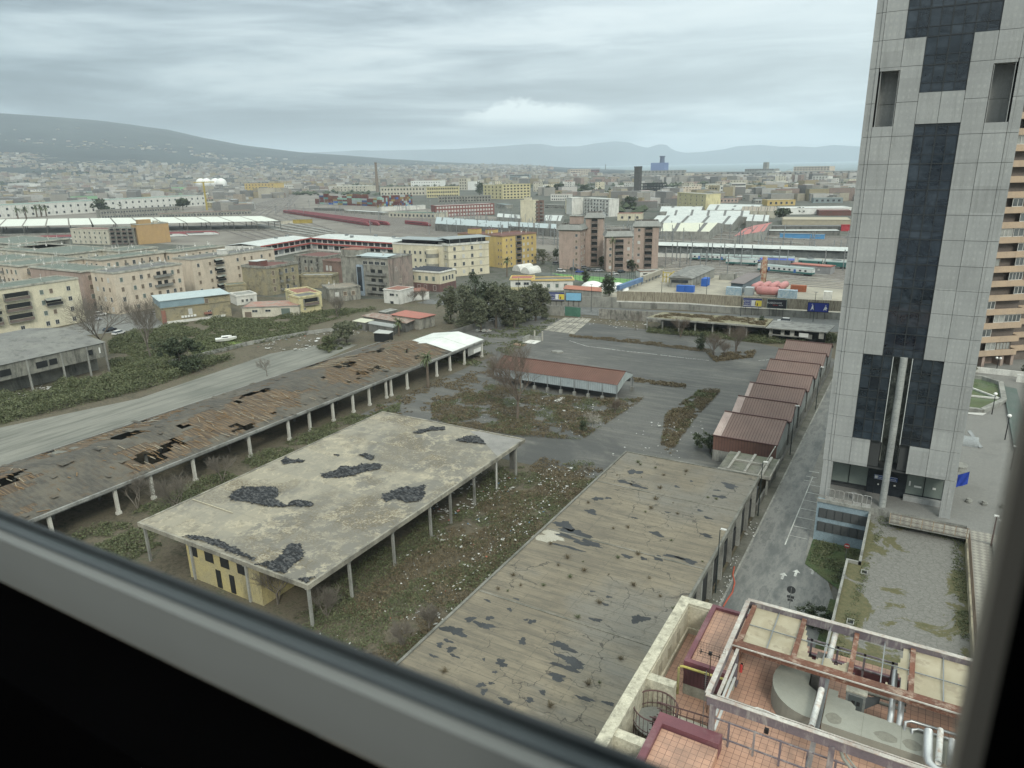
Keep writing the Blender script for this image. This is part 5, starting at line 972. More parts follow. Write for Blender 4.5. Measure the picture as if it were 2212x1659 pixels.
 pipe([(4.95,41.6,19.4),(4.85,39.3,19.35)], .2, 'thinner silver lagged pipe beside the white rusty pipe', ALU)
 for x, lab in ((1.75, 'left'), (2.25, 'right')):
  pipe([(x,42.9,18.0),(x,42.0,19.2),(x,44.0,19.3),(x,47.0,19.35)] if False else [(x, 42.3, 18.6), (x, 42.5, 19.1), (x, 43.2, 19.3), (x, 46.6, 19.4)], .18, lab+' of the twin silver lagged pipes passing under the rusty beam', ALU)
 for x, lab in ((2.55, 'left'), (2.95, 'right')):
  pipe([(x,41.9,18.7),(x,42.3,19.1),(x+.3,42.5,19.15),(7,42.6,19.15)] if x < 2.7 else [(x,41.8,18.7),(x,42.0,18.95),(x+.3,42.15,19.0),(7,42.2,19.0)], .09, lab+' of the two thin silver pipes turning right beside the flat duct', ALU)
 for y, z, lab in ((45.0,18.3,'farther'),(44.4,18.3,'nearer')): pipe([(-.9,y,z),(2.6,y,z)], .11, lab+' of the two grey horizontal pipes under the missing canvas', M('grey_lagging', (.27,.26,.22), (.22,.21,.18)))
 # switch cabinet
 t2 = T('switch_cabinet', 'grey steel switch cabinet with pale lid and dark front on the roof terrace', 'cabinet', (-.2, 43.5, 17.45))
 b = MB(); b.box(-.65, .5, 0, .9, .1, 1.65); t2.part('body', b, [M('cabinet_grey', (.24,.25,.235), (.20,.21,.20))])
 b = MB(); b.box(-.7, .55, -.05, .95, 1.65, 1.75); t2.part('lid', b, [M('cabinet_lid', (.46,.44,.36), (.38,.36,.30), stain=.4, streak=False)])
 b = MB(); b.box(-.5, .35, -.03, 0, .2, 1.45); b.box(-.3, -.1, -.05, -.03, .8, 1.1, 1); b.box(.0, .2, -.05, -.03, .8, 1.1, 1); t2.part('door', b, [flat('cabinet_door', (.10,.115,.115)), flat('switch_plate', (.03,.03,.03))])
 b = MB(); b.face([(.5,.1,1.6),(1.3,.6,1.5),(1.25,.9,1.2),(.5,.8,.5)]); b.face([(.5,.1,1.6),(.5,.1,.6),(1.25,.6,1.0),(1.3,.6,1.5)]); t2.part('side_hood', b, [flat('hood_grey', (.09,.10,.105))])
 # antenna with mesh reflector
 t2 = T('tv_antenna', 'tall antenna with a square wire mesh reflector over the far salmon terrace', 'antenna', (-9.0, 40.8, 16))
 RM = flat('rusty_mast', (.13,.085,.065)); b = MB(); b.tube([(0,0,0),(0,0,4.9)], .035, 6); t2.part('mast', b, [RM]); b = MB()
 for i in range(11): b.beam((-.9+i*.18,-.05,4.35),(-.9+i*.18,.12,5.35),.014)
 for i in range(7): b.beam((-.9,-.05+i*.028,4.35+i*.165),(.9,-.05+i*.028,4.35+i*.165),.014)
 t2.part('reflector', b, [RM]); b = MB()
 for x in (-.6, .6): b.beam((x,-.3,4.75),(x,-.25,5.05),.05); b.beam((x-.1,-.3,4.9),(x+.1,-.3,4.9),.04)
 b.beam((-.6,-.2,4.85),(.6,-.2,4.85),.035); b.box(-.1,.1,-.3,-.1,4.8,5.0); t2.part('dipoles', b, [BLK])
 t2 = T('whip_antenna', 'short black and white dipole antenna on the pergola corner', 'antenna', (-8.5, 37.6, 17.5)); b = MB(); b.tube([(0,0,0),(0,0,4.4)], .025, 5); t2.part('mast', b, [STEEL]); b = MB()
 for i in range(9): b.beam((-.14,0,3.0+i*.16),(.14,.02,3.04+i*.16),.03)
 b.beam((0,0,2.9),(0,0,4.5),.04); t2.part('dipoles', b, [BLK])
 # fire extinguisher on the middle column
 t2 = T('fire_extinguisher', 'red fire extinguisher hanging on the purple pergola column', 'fire extinguisher', (-7.35, 42.7, 18.6)); b = MB(); b.tube([(0,0,0),(0,0,.55),(0,0,.62)], [.1,.1,.04], 12); t2.part('cylinder', b, [REDP]); b = MB(); b.box(-.03,.1,-.03,.03,.62,.72); b.tube([(.05,0,.68),(.14,0,.5),(.13,0,.2)], .015, 5); t2.part('valve', b, [BLK])
 t2 = T('floodlight', 'small dark floodlight with white cable on the front pergola beam', 'floodlight', (-4.6, 37.0, 19.4)); b = MB(); b.box(-.12,.12,-.1,.1,0,.3); t2.part('lamp_box', b, [BLK]); b = MB(); b.tube([(-1.2,.3,1.0),(-.7,.25,1.35),(0,.1,1.45),(.7,.1,1.3),(1.2,.1,1.15)], .025, 6); t2.part('cable', b, [WP])
 solo('cable_bundle', MB().tube([(-.8,37.2,20.3),(-.4,36.9,19.6),(.5,36.3,19.2),(2.0,35.7,19.1),(5,35,19)], .10, 8).tube([(-.7,37.3,20.3),(-.2,36.9,19.8),(.8,36.2,19.3),(2.2,35.5,19.2),(5,34.8,19.1)], .05, 6), [GD], 'grey cable bundle sweeping right below the front pergola beam', 'cable')
 # yellow gas pipe
 t2 = T('gas_pipe', 'yellow gas pipe bent over the purple cladding beside the spiral stair', 'gas pipe', (-11.3, 41.6, 13)); b = MB(); b.tube([(0,0,0),(0,0,5.2),(.1,0,5.35),(.3,0,5.4),(3.2,0,5.45)], .09, 10); b.tube([(-.6,-1.2,2),(-.6,-1.2,4.3),(-.5,-1.15,4.4),(.2,-.9,4.4)], .08, 8)
 t2.part('tube', b, [M('yellow_pipe', (.42,.36,.10), (.36,.34,.17), stain=.4, streak=False)])
 # spiral stair with cage
 t2 = T('spiral_stair', 'brown steel spiral staircase with round cage railing beside the parapet', 'staircase', (-11.6, 37.6, 13)); BR = M('brown_stair_paint', (.11,.065,.062), (.085,.055,.052)); b = MB(); n = 26; rr_ = 1.45
 ring = [(rr_*math.cos(R(a)), rr_*math.sin(R(a))) for a in range(0, 361, 12)]
 b.tube([(x, y, 4.9) for x, y in ring], .05, 6); b.tube([(x, y, 3.9) for x, y in ring], .03, 5); b.tube([(x, y, 1.9) for x, y in ring], .05, 6)
 for i in range(28): a = 2*math.pi*i/28; b.tube([(rr_*math.cos(a), rr_*math.sin(a), 1.9), (rr_*math.cos(a), rr_*math.sin(a), 4.9)], .022, 5)
 b.tube([(0,0,0),(0,0,4.0)], .12, 8); t2.part('cage_rail', b, [BR]); GT = M('steel_grating', (.24,.245,.22), (.20,.20,.18), rough=.5)
 for i in range(18):
  a = R(200+i*20); z = i*.2; b = MB(); b.face([(0,0,z),(rr_*math.cos(a),rr_*math.sin(a),z),(rr_*math.cos(a+R(22)),rr_*math.sin(a+R(22)),z)]); t2.part('tread', b, [GT])
 b = MB(); b.prism([(1.4*math.cos(R(a)), 1.4*math.sin(R(a))) for a in range(90, 271, 15)], 3.55, 3.62); b.prism([(-.2,-1.1),(3.4,-1.1),(3.4,.3),(-.2,.3)], 3.55, 3.60); t2.part('landing', b, [GT]); b = MB()
 for i in range(14): b.box(.2+i*.24, .26+i*.24, -1.1, .3, 3.602, 3.64)
 for y in (-1.15, .35):
  for z, r in ((5.1,.05),(4.6,.03),(4.1,.03)): b.tube([(0,y,z-.15),(3.5,y,z+.1)], r, 6)
  for i in range(8): b.tube([(.2+i*.45,y,3.6),(.2+i*.45,y,5.0)], .025, 5)
  b.box(-.2, 3.4, y-.04, y+.04, 3.45, 3.62)
 t2.part('landing_rail', b, [BR])
terrace()
# things at the foot of it: traffic sign seen from behind, hedge, street lamps, red cable
t = T('traffic_sign', 'round traffic sign seen from behind with two small plates on the street', 'traffic sign', (-8.9, 80.2, 0)); b = MB(); b.tube([(0,0,0),(0,0,3.2)], .05, 6); t.part('post', b, [STEEL]); b = MB(); b.tube([(0,0,2.9),(0,.03,2.9)], .5, 16); b.box(-.4,.4,-.02,.02,1.75,2.1); b.box(-.3,.3,-.02,.02,1.35,1.65); t.part('sign_back', b, [flat('sign_back_grey', (.05,.053,.055))])
t = T('no_entry_sign', 'small red and white no entry sign in the grass by the car park front', 'traffic sign', (-4.3, 95.5, .1)); b = MB(); b.tube([(0,0,0),(0,0,2.2)], .035, 6); t.part('post', b, [STEEL]); b = MB(); b.tube([(0,0,2.2),(0,-.03,2.2)], .36, 18, 0); b.box(-.26,.26,-.05,-.035,2.14,2.28,1); t.part('disc', b, [REDP, WP])
for (x, y, hgt, lab) in ((-17.2,130.0,9.6,'dark slender street lamp beside the second nearest brown shed'),(-16.8,158.8,9.6,'dark slender street lamp beside the middle brown sheds'),(-17.6,79.6,9.0,'dark slender street lamp by the wall of the foreground flat roof'),(-17.3,103.0,9.0,'dark slender street lamp at the far corner of the foreground flat roof'),(-17.4,40.5,9.0,'pale street lamp near the lower window frame')):
 t = T('street_lamp', lab, 'street lamp', (x, y, 0), 0, 'street lamps along the street'); b = MB(); b.tube([(0,0,0),(0,0,hgt)], [.09,.05], 8); t.part('post', b, [flat('lamp_post_dark', (.02,.03,.03))]); b = MB(); b.tube([(0,0,hgt),(.15,0,hgt+.12)], .04, 6); b.box(.1,.75,-.14,.14,hgt+.06,hgt+.2); t.part('lamp_head', b, [flat('lamp_head_pale', (.62,.62,.58))])
solo('red_cable', MB().tube([w('r',755,40,.12),w('r',748,80,.12),w('r',757,120,.12),w('r',745,170,.12),w('r',720,205,.12),w('r',700,240,.12)], .10, 6), [M('red_mesh', (.42,.10,.06), (.33,.09,.06))], 'red plastic mesh strip lying along the street kerb', 'plastic mesh')
# ---------------------------------------------------------------- generic town building
WM = {}
def wmesh(style, ww, wh):
 key = (style, ww, wh)
 if key in WM: return WM[key]
 b = MB(); x = ww/2
 if style == 'balcony':       # slab, rail, doors behind
  b.box(-x, x, -1.1, 0, -.12, .02, 0); b.box(-x, x, -1.1, -1.05, .02, .95, 1); b.box(-x, -x+.05, -1.05, 0, .02, .95, 1); b.box(x-.05, x, -1.05, 0, .02, .95, 1)
  b.box(-x*.6, -x*.15, -.05, 0, .02, 2.2, 2); b.box(x*.15, x*.6, -.05, 0, .02, 2.2, 2); mats = [CONC, M('balcony_rail', (.22,.22,.20), (.14,.14,.13)), DARK]
 elif style == 'loggia':
  b.box(-x, x, -1.0, 0, -.12, .02, 0); b.box(-x, x, -1.0, -.93, .02, 1.0, 1); b.box(-x, x, -.06, 0, 1.0, 2.5, 2); b.box(-x, -x+.08, -1.0, 0, .02, 2.5, 0); b.box(x-.08, x, -1.0, 0, .02, 2.5, 0); mats = [CONC, M('brown_rail_panel', (.17,.13,.11), (.12,.10,.09)), DARK]
 elif style == 'awning':
  b.box(-x, x, -1.1, 0, -.12, .02, 0); b.box(-x, x, -1.1, -1.05, .02, .95, 2); b.box(-x, x, -.05, 0, .9, 2.3, 2); b.face([(-x,-.05,2.6),(x,-.05,2.6),(x,-1.5,1.9),(-x,-1.5,1.9)], 1); b.face([(-x,-1.5,1.9),(x,-1.5,1.9),(x,-.05,2.58),(-x,-.05,2.58)], 1); mats = [CONC, M('striped_awning', (.33,.31,.27), (.17,.20,.18)), DARK]
 else:
  pane = {'dark': GLS, 'shut': SHUT, 'grn': SHUTG, 'white': M('white_shutter', (.52,.52,.49), (.42,.42,.40)), 'ind': GLS, 'hole': DARK}[style]
  f = .09 if style != 'hole' else .0
  b.box(-x, x, -.03, 0, 0, wh, 1)
  if f: b.box(-x-f, x+f, -.10, 0, wh, wh+f, 0); b.box(-x-f, x+f, -.16, 0, -f, 0, 0); b.box(-x-f, -x, -.08, 0, 0, wh, 0); b.box(x, x+f, -.08, 0, 0, wh, 0)
  if style in ('dark', 'ind'): b.box(-.03, .03, -.05, -.03, 0, wh, 0)
  mats = [FRM if style != 'shut' else BEIGE, pane]
 WM[key] = b.data('balcony' if style in ('balcony', 'loggia', 'awning') else 'window', mats); return WM[key]
ANT = None
def antenna_mesh():
 global ANT
 if ANT is None:
  b = MB(); b.tube([(0,0,0),(0,0,2.4)], .05, 4)
  for i in range(4): b.beam((-.5,0,1.5+i*.27),(.5,0,1.5+i*.27),.04)
  b.tube([(.15,-.1,1.0),(.25,-.25,1.05)], [.45,.1], 8); ANT = b.data('antenna', [FRM])
 return ANT
class Bld(T):
 def __init__(s, name, label, A, B, depth, h, wall, roof=None, cat=None, group=None, z=0.0, parapet=.6, cornice=.25, rim=None, base=None):
  A = Vector((A[0], A[1], 0)); B = Vector((B[0], B[1], 0)); d = B-A; s.Wd = d.length; s.D = depth; s.h = h; s.rz = math.atan2(d.y, d.x)
  super().__init__(name, label, cat or 'building', (A.x, A.y, z), s.rz, group)
  W_, D = s.Wd, depth; s.n = 0
  b = MB(); b.box(0, W_, 0, D, 0, h); s.wall = s.part('wall', b, [wall])
  c = cornice; b = MB(); pt = .28
  b.box(-c, W_+c, -c, D+c, h, h+.22, 0)
  z1 = h+parapet
  b.box(-c*.4, W_+c*.4, -c*.4, pt, h+.22, z1, 0); b.box(-c*.4, W_+c*.4, D-pt, D+c*.4, h+.22, z1, 0); b.box(-c*.4, pt, pt, D-pt, h+.22, z1, 0); b.box(W_-pt, W_+c*.4, pt, D-pt, h+.22, z1, 0)
  s.part('parapet', b, [rim or wall])
  b = MB(); b.box(pt, W_-pt, pt, D-pt, h+.2, h+.26); s.part('roof', b, [roof or GROOF])
  if base: b = MB(); b.box(-.04, W_+.04, -.04, D+.04, 0, base[0]); s.part('base', b, [base[1]])
 def win(s, style, ww, wh, face, x, z):
  if s.n >= 99: return
  s.n += 1; me = wmesh(style, ww, wh)
  loc, rz = {'f': ((x, 0, z), 0), 'r': ((s.Wd, x, z), R(90)), 'l': ((0, s.D-x, z), R(-90)), 'b': ((s.Wd-x, s.D, z), R(180))}[face]
  s.inst('balcony' if style in ('balcony','loggia','awning') else 'window', me, loc, rz)
 def grid(s, face, rows, cols, fh=3.2, z0=1.0, ww=1.1, wh=1.5, styles='dark', m=1.4, seed=1, miss=.0, span=None):
  rr = random.Random(seed); L = s.Wd if face in 'fb' else s.D; a, c_ = span or (m, L-m)
  st = styles.split(',')
  for r in range(rows):
   for c in range(cols):
    if rr.random() < miss: continue
    s.win(rr.choice(st), ww, wh, face, a+(c_-a)*((c+.5)/cols), z0+r*fh)
 def hut(s, x, y, w2, d2, hh, mat, roof=None):
  b = MB(); b.box(x, x+w2, y, y+d2, s.h+.26, s.h+hh, 0); b.box(x-.15, x+w2+.15, y-.15, y+d2+.15, s.h+hh, s.h+hh+.15, 1); s.part('roof_hut', b, [mat, roof or mat])
 def ants(s, n, seed=1):
  rr = random.Random(seed)
  for _ in range(n): s.inst('antenna', antenna_mesh(), (rr.uniform(1, s.Wd-1), rr.uniform(1, s.D-1), s.h+.26), rr.uniform(0, 6))
def roofblock(name, label, k, C, L, Rr, h, wall, **kw):
 """block whose roof corner C, left end L and right end Rr are sighted; long right-hand face looks along +x"""
 c = w(k, *C, h); l = w(k, *L, h); r = w(k, *Rr, h); return Bld(name, label, (c.x, c.y), (c.x, r.y), c.x-l.x, h-.6, wall, **kw)
PARA = M('pale_coping', (.40,.39,.33), (.30,.30,.26), stain=.5)
EST = 'pale housing estate blocks'
def estate():
 a = Bld('apartment_block', 'cream apartment block with long shaded balconies and green roof at the left edge', (-266,92), (-266,143.5), 14, 15.6, CREAM, cat='apartment block', group=EST, rim=PARA)
 for r in range(4):
  z = .9+r*3.7
  for (x, st, ww) in ((20, 'awning', 8.5), (30, 'loggia', 8.0), (38.3, 'grn', 1.2), (41.5, 'awning' if r == 2 else 'shut', 5.5 if r == 2 else 1.1), (47.5, 'dark', 1.2), (12, 'loggia', 8), (4, 'awning', 6)):
   if r == 0: st, ww = 'dark', 1.2
   if r == 3 and st == 'awning' and x > 39: st = 'dark'; ww = 1.2
   a.win(st if not (r == 1 and x == 20) else 'loggia', ww, 1.5, 'f', x, z+(.1 if st in ('dark','shut','grn') else -.4))
 a.ants(7, 3)
 a = Bld('apartment_block', 'pale pink four-storey block with its corner towards the viewer', (-266,156.5), (-266,186), 14.5, 15.6, BEIGE, cat='apartment block', group=EST, rim=PARA, roof=DROOF)
 for r in range(4):
  z = 1.0+r*3.75
  for i, x in enumerate((3, 8, 11.2, 14.4, 24.8, 27.5)): a.win(('shut','dark','shut','grn')[(i+r) % 4], 1.15, 1.6, 'f', x, z)
  if r > 1: a.win('balcony', 7.5, 1, 'f', 20, z-.3)
  else: a.win('shut', 1.2, 1.6, 'f', 18, z); a.win('dark', 1.2, 1.6, 'f', 21.5, z)
  for x in (3, 7, 11): a.win(('dark','shut','white')[(x+r) % 3], 1.1, 1.6, 'l', x, z)
 a.ants(12, 5); b = MB()
 for z in (3.6, 7.4, 11.1): b.box(-.06, a.Wd+.06, -.06, a.D+.06, z, z+.12)
 a.part('string_course', b, [BEIGE])
 a = Bld('apartment_block', 'beige block with dark balconies and dishes right of the pale pink block', (-276,198), (-276,244), 13, 15.4, BEIGE, cat='apartment block', group=EST, rim=PARA, roof=DROOF)
 for r in range(4):
  z = 1.0+r*3.7
  for i, x in enumerate((3, 9, 13.5, 24, 28, 32, 38, 43)): a.win(('awning' if x == 13.5 else 'shut' if (i+r) % 3 else 'dark'), 4.5 if x == 13.5 else 1.1, 1.5, 'f', x, z)
  a.win('balcony', 3.4, 1, 'l', 4, z-.3)
 a.ants(12, 6); a.hut(18, 3, 4, 3, 2.2, WHT)
 specs = [((700,480),(270,435),(950,440), PINKP, 'block with a blank pink end wall standing behind the cream block'),
    ((870,378),(740,362),(1440,312), BEIGE, 'long low-looking roof block in the middle of the estate'),
    ((160,432),(40,400),(735,368), BEIGE, 'block with green roof just above the cream block'),
    ((330,285),(95,252),(720,262), BEIGE, 'orange-tinged block behind the second row of estate roofs'),
    ((1500,312),(1440,295),(2060,262), BEIGE, 'wide estate block in front of the white market roof'),
    ((560,330),(-200,300),(1200,290), PALE, 'long pale estate roof in the third row'),
    ((-60,400),(-400,380),(330,345), PALE, 'estate roof cut by the left edge of the picture'),
    ((1050,305),(860,290),(1420,272), PALE, 'small estate roof near the orange wall'),
    ((120,240),(-300,215),(520,190), GREYP, 'grey block with a pale green roof by the station tracks')]
 for i, (C, L, Rr, m_, lab) in enumerate(specs):
  a = roofblock('apartment_block', lab, 5, C, L, Rr, 16, m_, cat='apartment block', group=EST, rim=PARA, cornice=.5)
  n = max(3, int(a.Wd/4)); a.grid('f', 4, min(n, 9), 3.7, 1.0, 1.3, 1.8, 'shut,dark,grn,balcony', seed=i); n = max(2, int(a.D/4)); a.grid('l', 4, min(n, 8), 3.7, 1.0, 1.3, 1.8, 'shut,dark,grn,shut,balcony', seed=i+9) if i else None
  a.ants(8, i)
 # brown-balconied house with the big orange blind wall
 a = Bld('apartment_block', 'tall house with a large blank orange end wall and brown balconies', (-519,330), (-512,352), 14, 14.5, M('orange_wall', (.40,.27,.13), (.37,.25,.13), stain=.15), cat='apartment block', rim=PARA); a.grid('r', 2, 2, 3.5, 2, styles='dark'); a.hut(3, 4, 9, 6, 3.2, M('orange_wall', 0))
 a.hut(14,4,3,3,2,PALE)
 a = Bld('apartment_block', 'row house with four storeys of brown balconies left of the orange wall', (-540,321), (-521,329), 14, 12, GREYP, cat='apartment block'); a.grid('f', 4, 4, 3, .6, 3.6, 1, 'loggia', m=.4)
 a = Bld('apartment_block', 'grey and white house with a pale flat roof and red strip at its left', (-583,316), (-541,321), 13, 11, PALE, cat='apartment block', roof=REDT); a.grid('f', 3, 7, 3.4, 1, 1.3, 1.6, 'dark,grn,hole')
estate()
def centre():
 # stone shed with blue sheet band
 A, B = (-233.5,152.5), (-223.5,174)
 t = Bld('stone_shed', 'yellow stone shed with a blue-grey sheet band and pale roof beside the scrub', A, B, 15, 5.6, TUFF, cat='shed', parapet=0.3)
 b = MB(); b.box(-.1, t.Wd*.62, -.1, t.D, 5.6, 8.3); b.box(t.Wd*.62, t.Wd+.1, .4, t.D, 5.6, 8.3, 1); t.part('blue_band', b, [M('blue_grey_sheet', (.22,.30,.33), (.19,.26,.29), stain=.1), TUFF])
 b = MB(); b.prism([(-.4,-.4),(t.Wd+.4,-.4),(t.Wd+.4,t.D+.4),(-.4,t.D+.4)], 8.3, 8.5); t.part('roof_sheet', b, [M('pale_blue_roof', (.40,.46,.46), (.35,.41,.41), streak=False)])
 for x, z, st in ((9.5,2.6,'white'),(16,1.2,'dark'),(15.5,5.6,'shut')): t.win(st, 1.2, 1.9, 'f', x, z)
 b = MB(); b.box(0, t.Wd*.9, -.35, -.04, 0, .9, 0); b.box(-.2, 1.2, -.35, -.04, 0, 5.0, 1); b.box(14, 16.6, -1.0, -.04, 1.9, 2.6, 1); t.part('white_plinth', b, [WHT, TERRA])
 for i in range(5): b = MB(); b.box(6.2+i*1.05, 7.0+i*1.05, -.45, -.05, 1.6, 2.3); t.part('air_conditioner', b, [WP])
 t = Bld('house', 'small pale yellow house with a dark wooden balcony among the low old houses', w(6,670,682), w(6,838,655), 8, 6.2, PYEL, cat='house', roof=DROOF); t.win('loggia', 6.0, 1, 'f', 4.6, 3.2); t.win('dark', .6, .6, 'f', 2, 1.6)
 t = Bld('house', 'cream walled low house with a bare terrace left of the pale yellow house', w(6,560,592), w(6,668,640), 9, 5.2, PYEL, cat='house', roof=TERRA, parapet=.8); t.win('dark', .8, .8, 'f', 4, 3)
 t = Bld('workshop', 'long low workshop with faded red roof, two small windows and a grey roller door', w(6,215,705), w(6,665,690), 12, 3.6, PALE, cat='workshop', roof=M('faded_red_roof', (.34,.17,.13), (.28,.25,.21), stain=.4, streak=False), parapet=.2, rim=CONC)
 b = MB(); t.win('grn', 3.2, 2.9, 'f', t.Wd*.76, .1); 
 for f in (.22, .45): t.win('dark', 1.9, .8, 'f', t.Wd*f, 1.9)
 t.win('shut', 2.4, 2.0, 'f', t.Wd*.1, .05)
 t = Bld('hut', 'square rough stone hut behind the pale-roofed shed', w(6,95,560), w(6,250,545), 6, 5.5, TUFF, cat='hut')
 t = Bld('house', 'low white house with patched lean-to roofs beside the workshop', w(6,170,610), w(6,330,590), 9, 3.6, WHT, cat='house', roof=CONC); t.grid('f', 1, 3, 3, 1.2, .8, 1.0)
 # old town houses
 t = roofblock('apartment_house', 'brown stone house with dark red roof terrace and long blind side wall', 6, (400,308), (180,296), (645,268), 12.3, TUFF, cat='apartment house', roof=REDT, rim=GREYP, parapet=1.0)
 t.grid('f', 3, 4, 3.5, 1.6, 1.3, 1.9, 'dark,shut,white,balcony', seed=3); t.hut(1, 7, 6, 5, 2.6, REDT, WROOF); t.ants(3)
 t = roofblock('apartment_house', 'crumbling grey-brown house with small balconies between two taller old houses', 6, (840,222), (640,205), (1000,190), 12, GREYP, cat='apartment house', roof=REDT); t.grid('f', 3, 4, 3.4, 1.6, 1.2, 1.5, 'shut,balcony,hole', seed=8); t.grid('l', 3, 4, 3.4, 1.6, 1.2, 1.5, 'shut,balcony,hole', seed=5)
 t = Bld('apartment_house', 'tall stained grey house with white windows, balconies and a pale blue stair column', (-219,229.5), (-193,229.5), 16, 16, GREYP, cat='apartment house', roof=DROOF, parapet=.5)
 t.grid('f', 1, 4, 3, 13.4, 2.3, 1.3, 'dark', span=(12, 25)); t.grid('f', 3, 1, 3.8, 1.6, 10.5, 1, 'balcony', span=(13.5, 25.5)); b = MB(); b.box(9.2, 12.4, -.9, -.02, 0, 13); b.box(9.6, 12.0, -.95, -.9, 2, 12.2, 1); t.part('stair_column', b, [M('pale_blue_render', (.30,.36,.42), (.27,.33,.38), stain=.3), GLS])
 b = MB(); b.box(0, 10, .5, 8, 16.3, 19, 0); b.box(0, 10, .5, 8, 19, 19.2, 1); t.part('roof_rooms', b, [GREYP, TERRA]); b = MB(); b.face([(9,-.8,16.9),(26.2,-.8,16.9),(26.2,6,17.5),(9,6,17.5)]); b.box(12,26,-.4,-.2,16.3,16.8); t.part('sheet_canopy', b, [M('pale_blue_roof', 0)])
 b = MB(); b.box(26.02, 26.06, 0, 16, 0, 16.2); t.part('end_render', b, [M('pinkish_end_wall', (.30,.235,.205), (.21,.19,.165), stain=.7, sc_=.3)]); t.win('white', 1, 1.6, 'r', 5, 10.6); t.win('shut', .9, 1.8, 'r', 7.5, 5.2); t.ants(9, 4)
 t = Bld('house', 'small white house with a red-edged roof below the tall grey house', (-187.5,219), (-179.3,219), 9, 5.4, WHT, cat='house', roof=TERRA, parapet=.3); t.win('dark', 2.2, .9, 'f', 4.2, 3.2); t.win('grn', .9, .9, 'f', 6.8, 3.2); t.win('hole', 1.6, 1.0, 'f', 4.0, .0)
 t = Bld('house', 'low house with long patchy terrace and three windows in front of the tall grey house', w(6,905,585), w(6,1150,560), 12, 5.2, GREYP, cat='house', roof=M('patchy_terrace', (.27,.23,.18), (.20,.19,.16), streak=False), parapet=.5); t.grid('f', 1, 3, 3, 2.2, 1.4, 1.6, 'white,shut'); t.ants(2)
 t = Bld('house', 'low house with a terracotta roof behind the bare thicket', w(6,1465,580), w(6,1690,560), 9, 3.4, WHT, cat='house', roof=TERRA, parapet=.15, rim=TERRA)
 t = Bld('shed', 'stone outbuilding with junk on its terrace in the old quarter', w(6,655,470), w(6,925,470), 9, 5.0, TUFF, cat='shed', roof=CONC, parapet=.9); 
 t = Bld('house', 'narrow red-brown house with white panel doors in the old quarter', w(6,862,430), w(6,975,445), 8, 10.5, M('red_brown_render', (.22,.15,.12), (.18,.13,.11), stain=.5), cat='house', roof=REDT); t.win('white', 1.4, 2.2, 'f', 3, 6.2); t.win('white', 1.4, 2.2, 'f', 5.6, 6.2); t.win('white', 2.6, 3.2, 'f', 6, 1)
 # cream low building with solar roof
 t = Bld('office_house', 'cream two-storey house with a flat solar roof and dark red ground floor', (-199.5,249.5), (-181.5,249.5), 12, 8.2, CREAM, cat='house', roof=M('dark_solar_roof', (.035,.035,.04), (.06,.06,.065), streak=False), rim=WHT, cornice=.35, base=(3.4, M('dark_red_base', (.17,.10,.09), (.14,.085,.08), stain=.4)))
 t.grid('f', 1, 4, 3, 4.6, 1.4, 1.9, 'grn', span=(1.5, 16.5)); t.grid('r', 1, 4, 3, 4.6, 1.3, 1.9, 'dark'); 
 for x in (3, 6.5, 10, 15): t.win('white', 1.4, 2.0, 'f', x, .6)
 b = MB()
 for i in range(4): b.face([(1,1.6+i*2.6,8.6),(17,1.6+i*2.6,8.6),(17,3.2+i*2.6,9.2),(1,3.2+i*2.6,9.2)]); b.box(1,17,3.2+i*2.6,3.25+i*2.6,8.5,9.2,1)
 t.part('solar_panels', b, [flat('solar_panel', (.02,.022,.03), rough=.3), STEEL])
 # large cream institute with roof pavilion
 t = Bld('institute', 'large cream four-storey building with dark glass pavilion and grey canopy on its roof', (-203,287), (-191.5,306), 13, 15.2, CREAM, cat='building', rim=WHT, parapet=1.0, cornice=.3)
 b = MB()
 for z in (4.2, 8.2, 12.0): b.box(-.05, t.Wd+.05, -.05, t.D+.05, z, z+.35)
 t.part('string_course', b, [M('beige_course', (.40,.37,.29))])
 t.grid('f', 4, 4, 3.8, 1.3, 1.2, 1.7, 'dark,white,dark', span=(1, 20), seed=4); t.grid('l', 4, 3, 3.8, 1.3, 1.1, 1.5, 'dark,white', seed=2); t.grid('r', 4, 2, 3.8, 1.3, 1.1, 1.6, 'dark')
 b = MB(); b.box(2, t.Wd-1, 1.5, t.D-1, 15.5, 18.2, 0); b.box(0, t.Wd+1, -1, t.D, 18.3, 18.5, 1)
 for x in (.5, 6, 12, 18, t.Wd): b.box(x, x+.15, -.8, -.65, 15.4, 18.3, 1)
 t.part('roof_pavilion', b, [GLS, M('grey_sheet_canopy', (.28,.31,.31), (.25,.28,.28))]); t.ants(5)
 t = Bld('institute_wing', 'cream wing with a round striped stair tower left of the large cream building', (-240,290), (-207,290), 13, 14.5, CREAM, cat='building', rim=WHT, parapet=.8); t.grid('f', 3, 6, 3.8, 2.5, 1.2, 1.5, 'dark', span=(6, 26)); b = MB(); b.tube([(26,-1.2,0),(26,-1.2,13)], 3.2, 16); b.tube([(26,-1.2,4),(26,-1.2,6)], 3.25, 16, 1); b.tube([(26,-1.2,9),(26,-1.2,11)], 3.25, 16, 1); t.part('stair_tower', b, [CREAM, M('grey_band', (.27,.265,.23))])
 b = MB(); b.box(4, 30, 3, 11, 14.8, 17, 0); b.box(1, 32, -1, 12, 17.2, 17.4, 1); t.part('roof_pavilion', b, [GLS, M('grey_sheet_canopy', 0)]); t.ants(6, 2)
 # yellow block
 t = Bld('apartment_block', 'bright yellow six-storey block with a column of balconies', (-195,325), (-187.5,349), 16, 16.3, YEL, cat='apartment block', roof=REDT, rim=M('brown_rim', (.26,.17,.13)), parapet=.7)
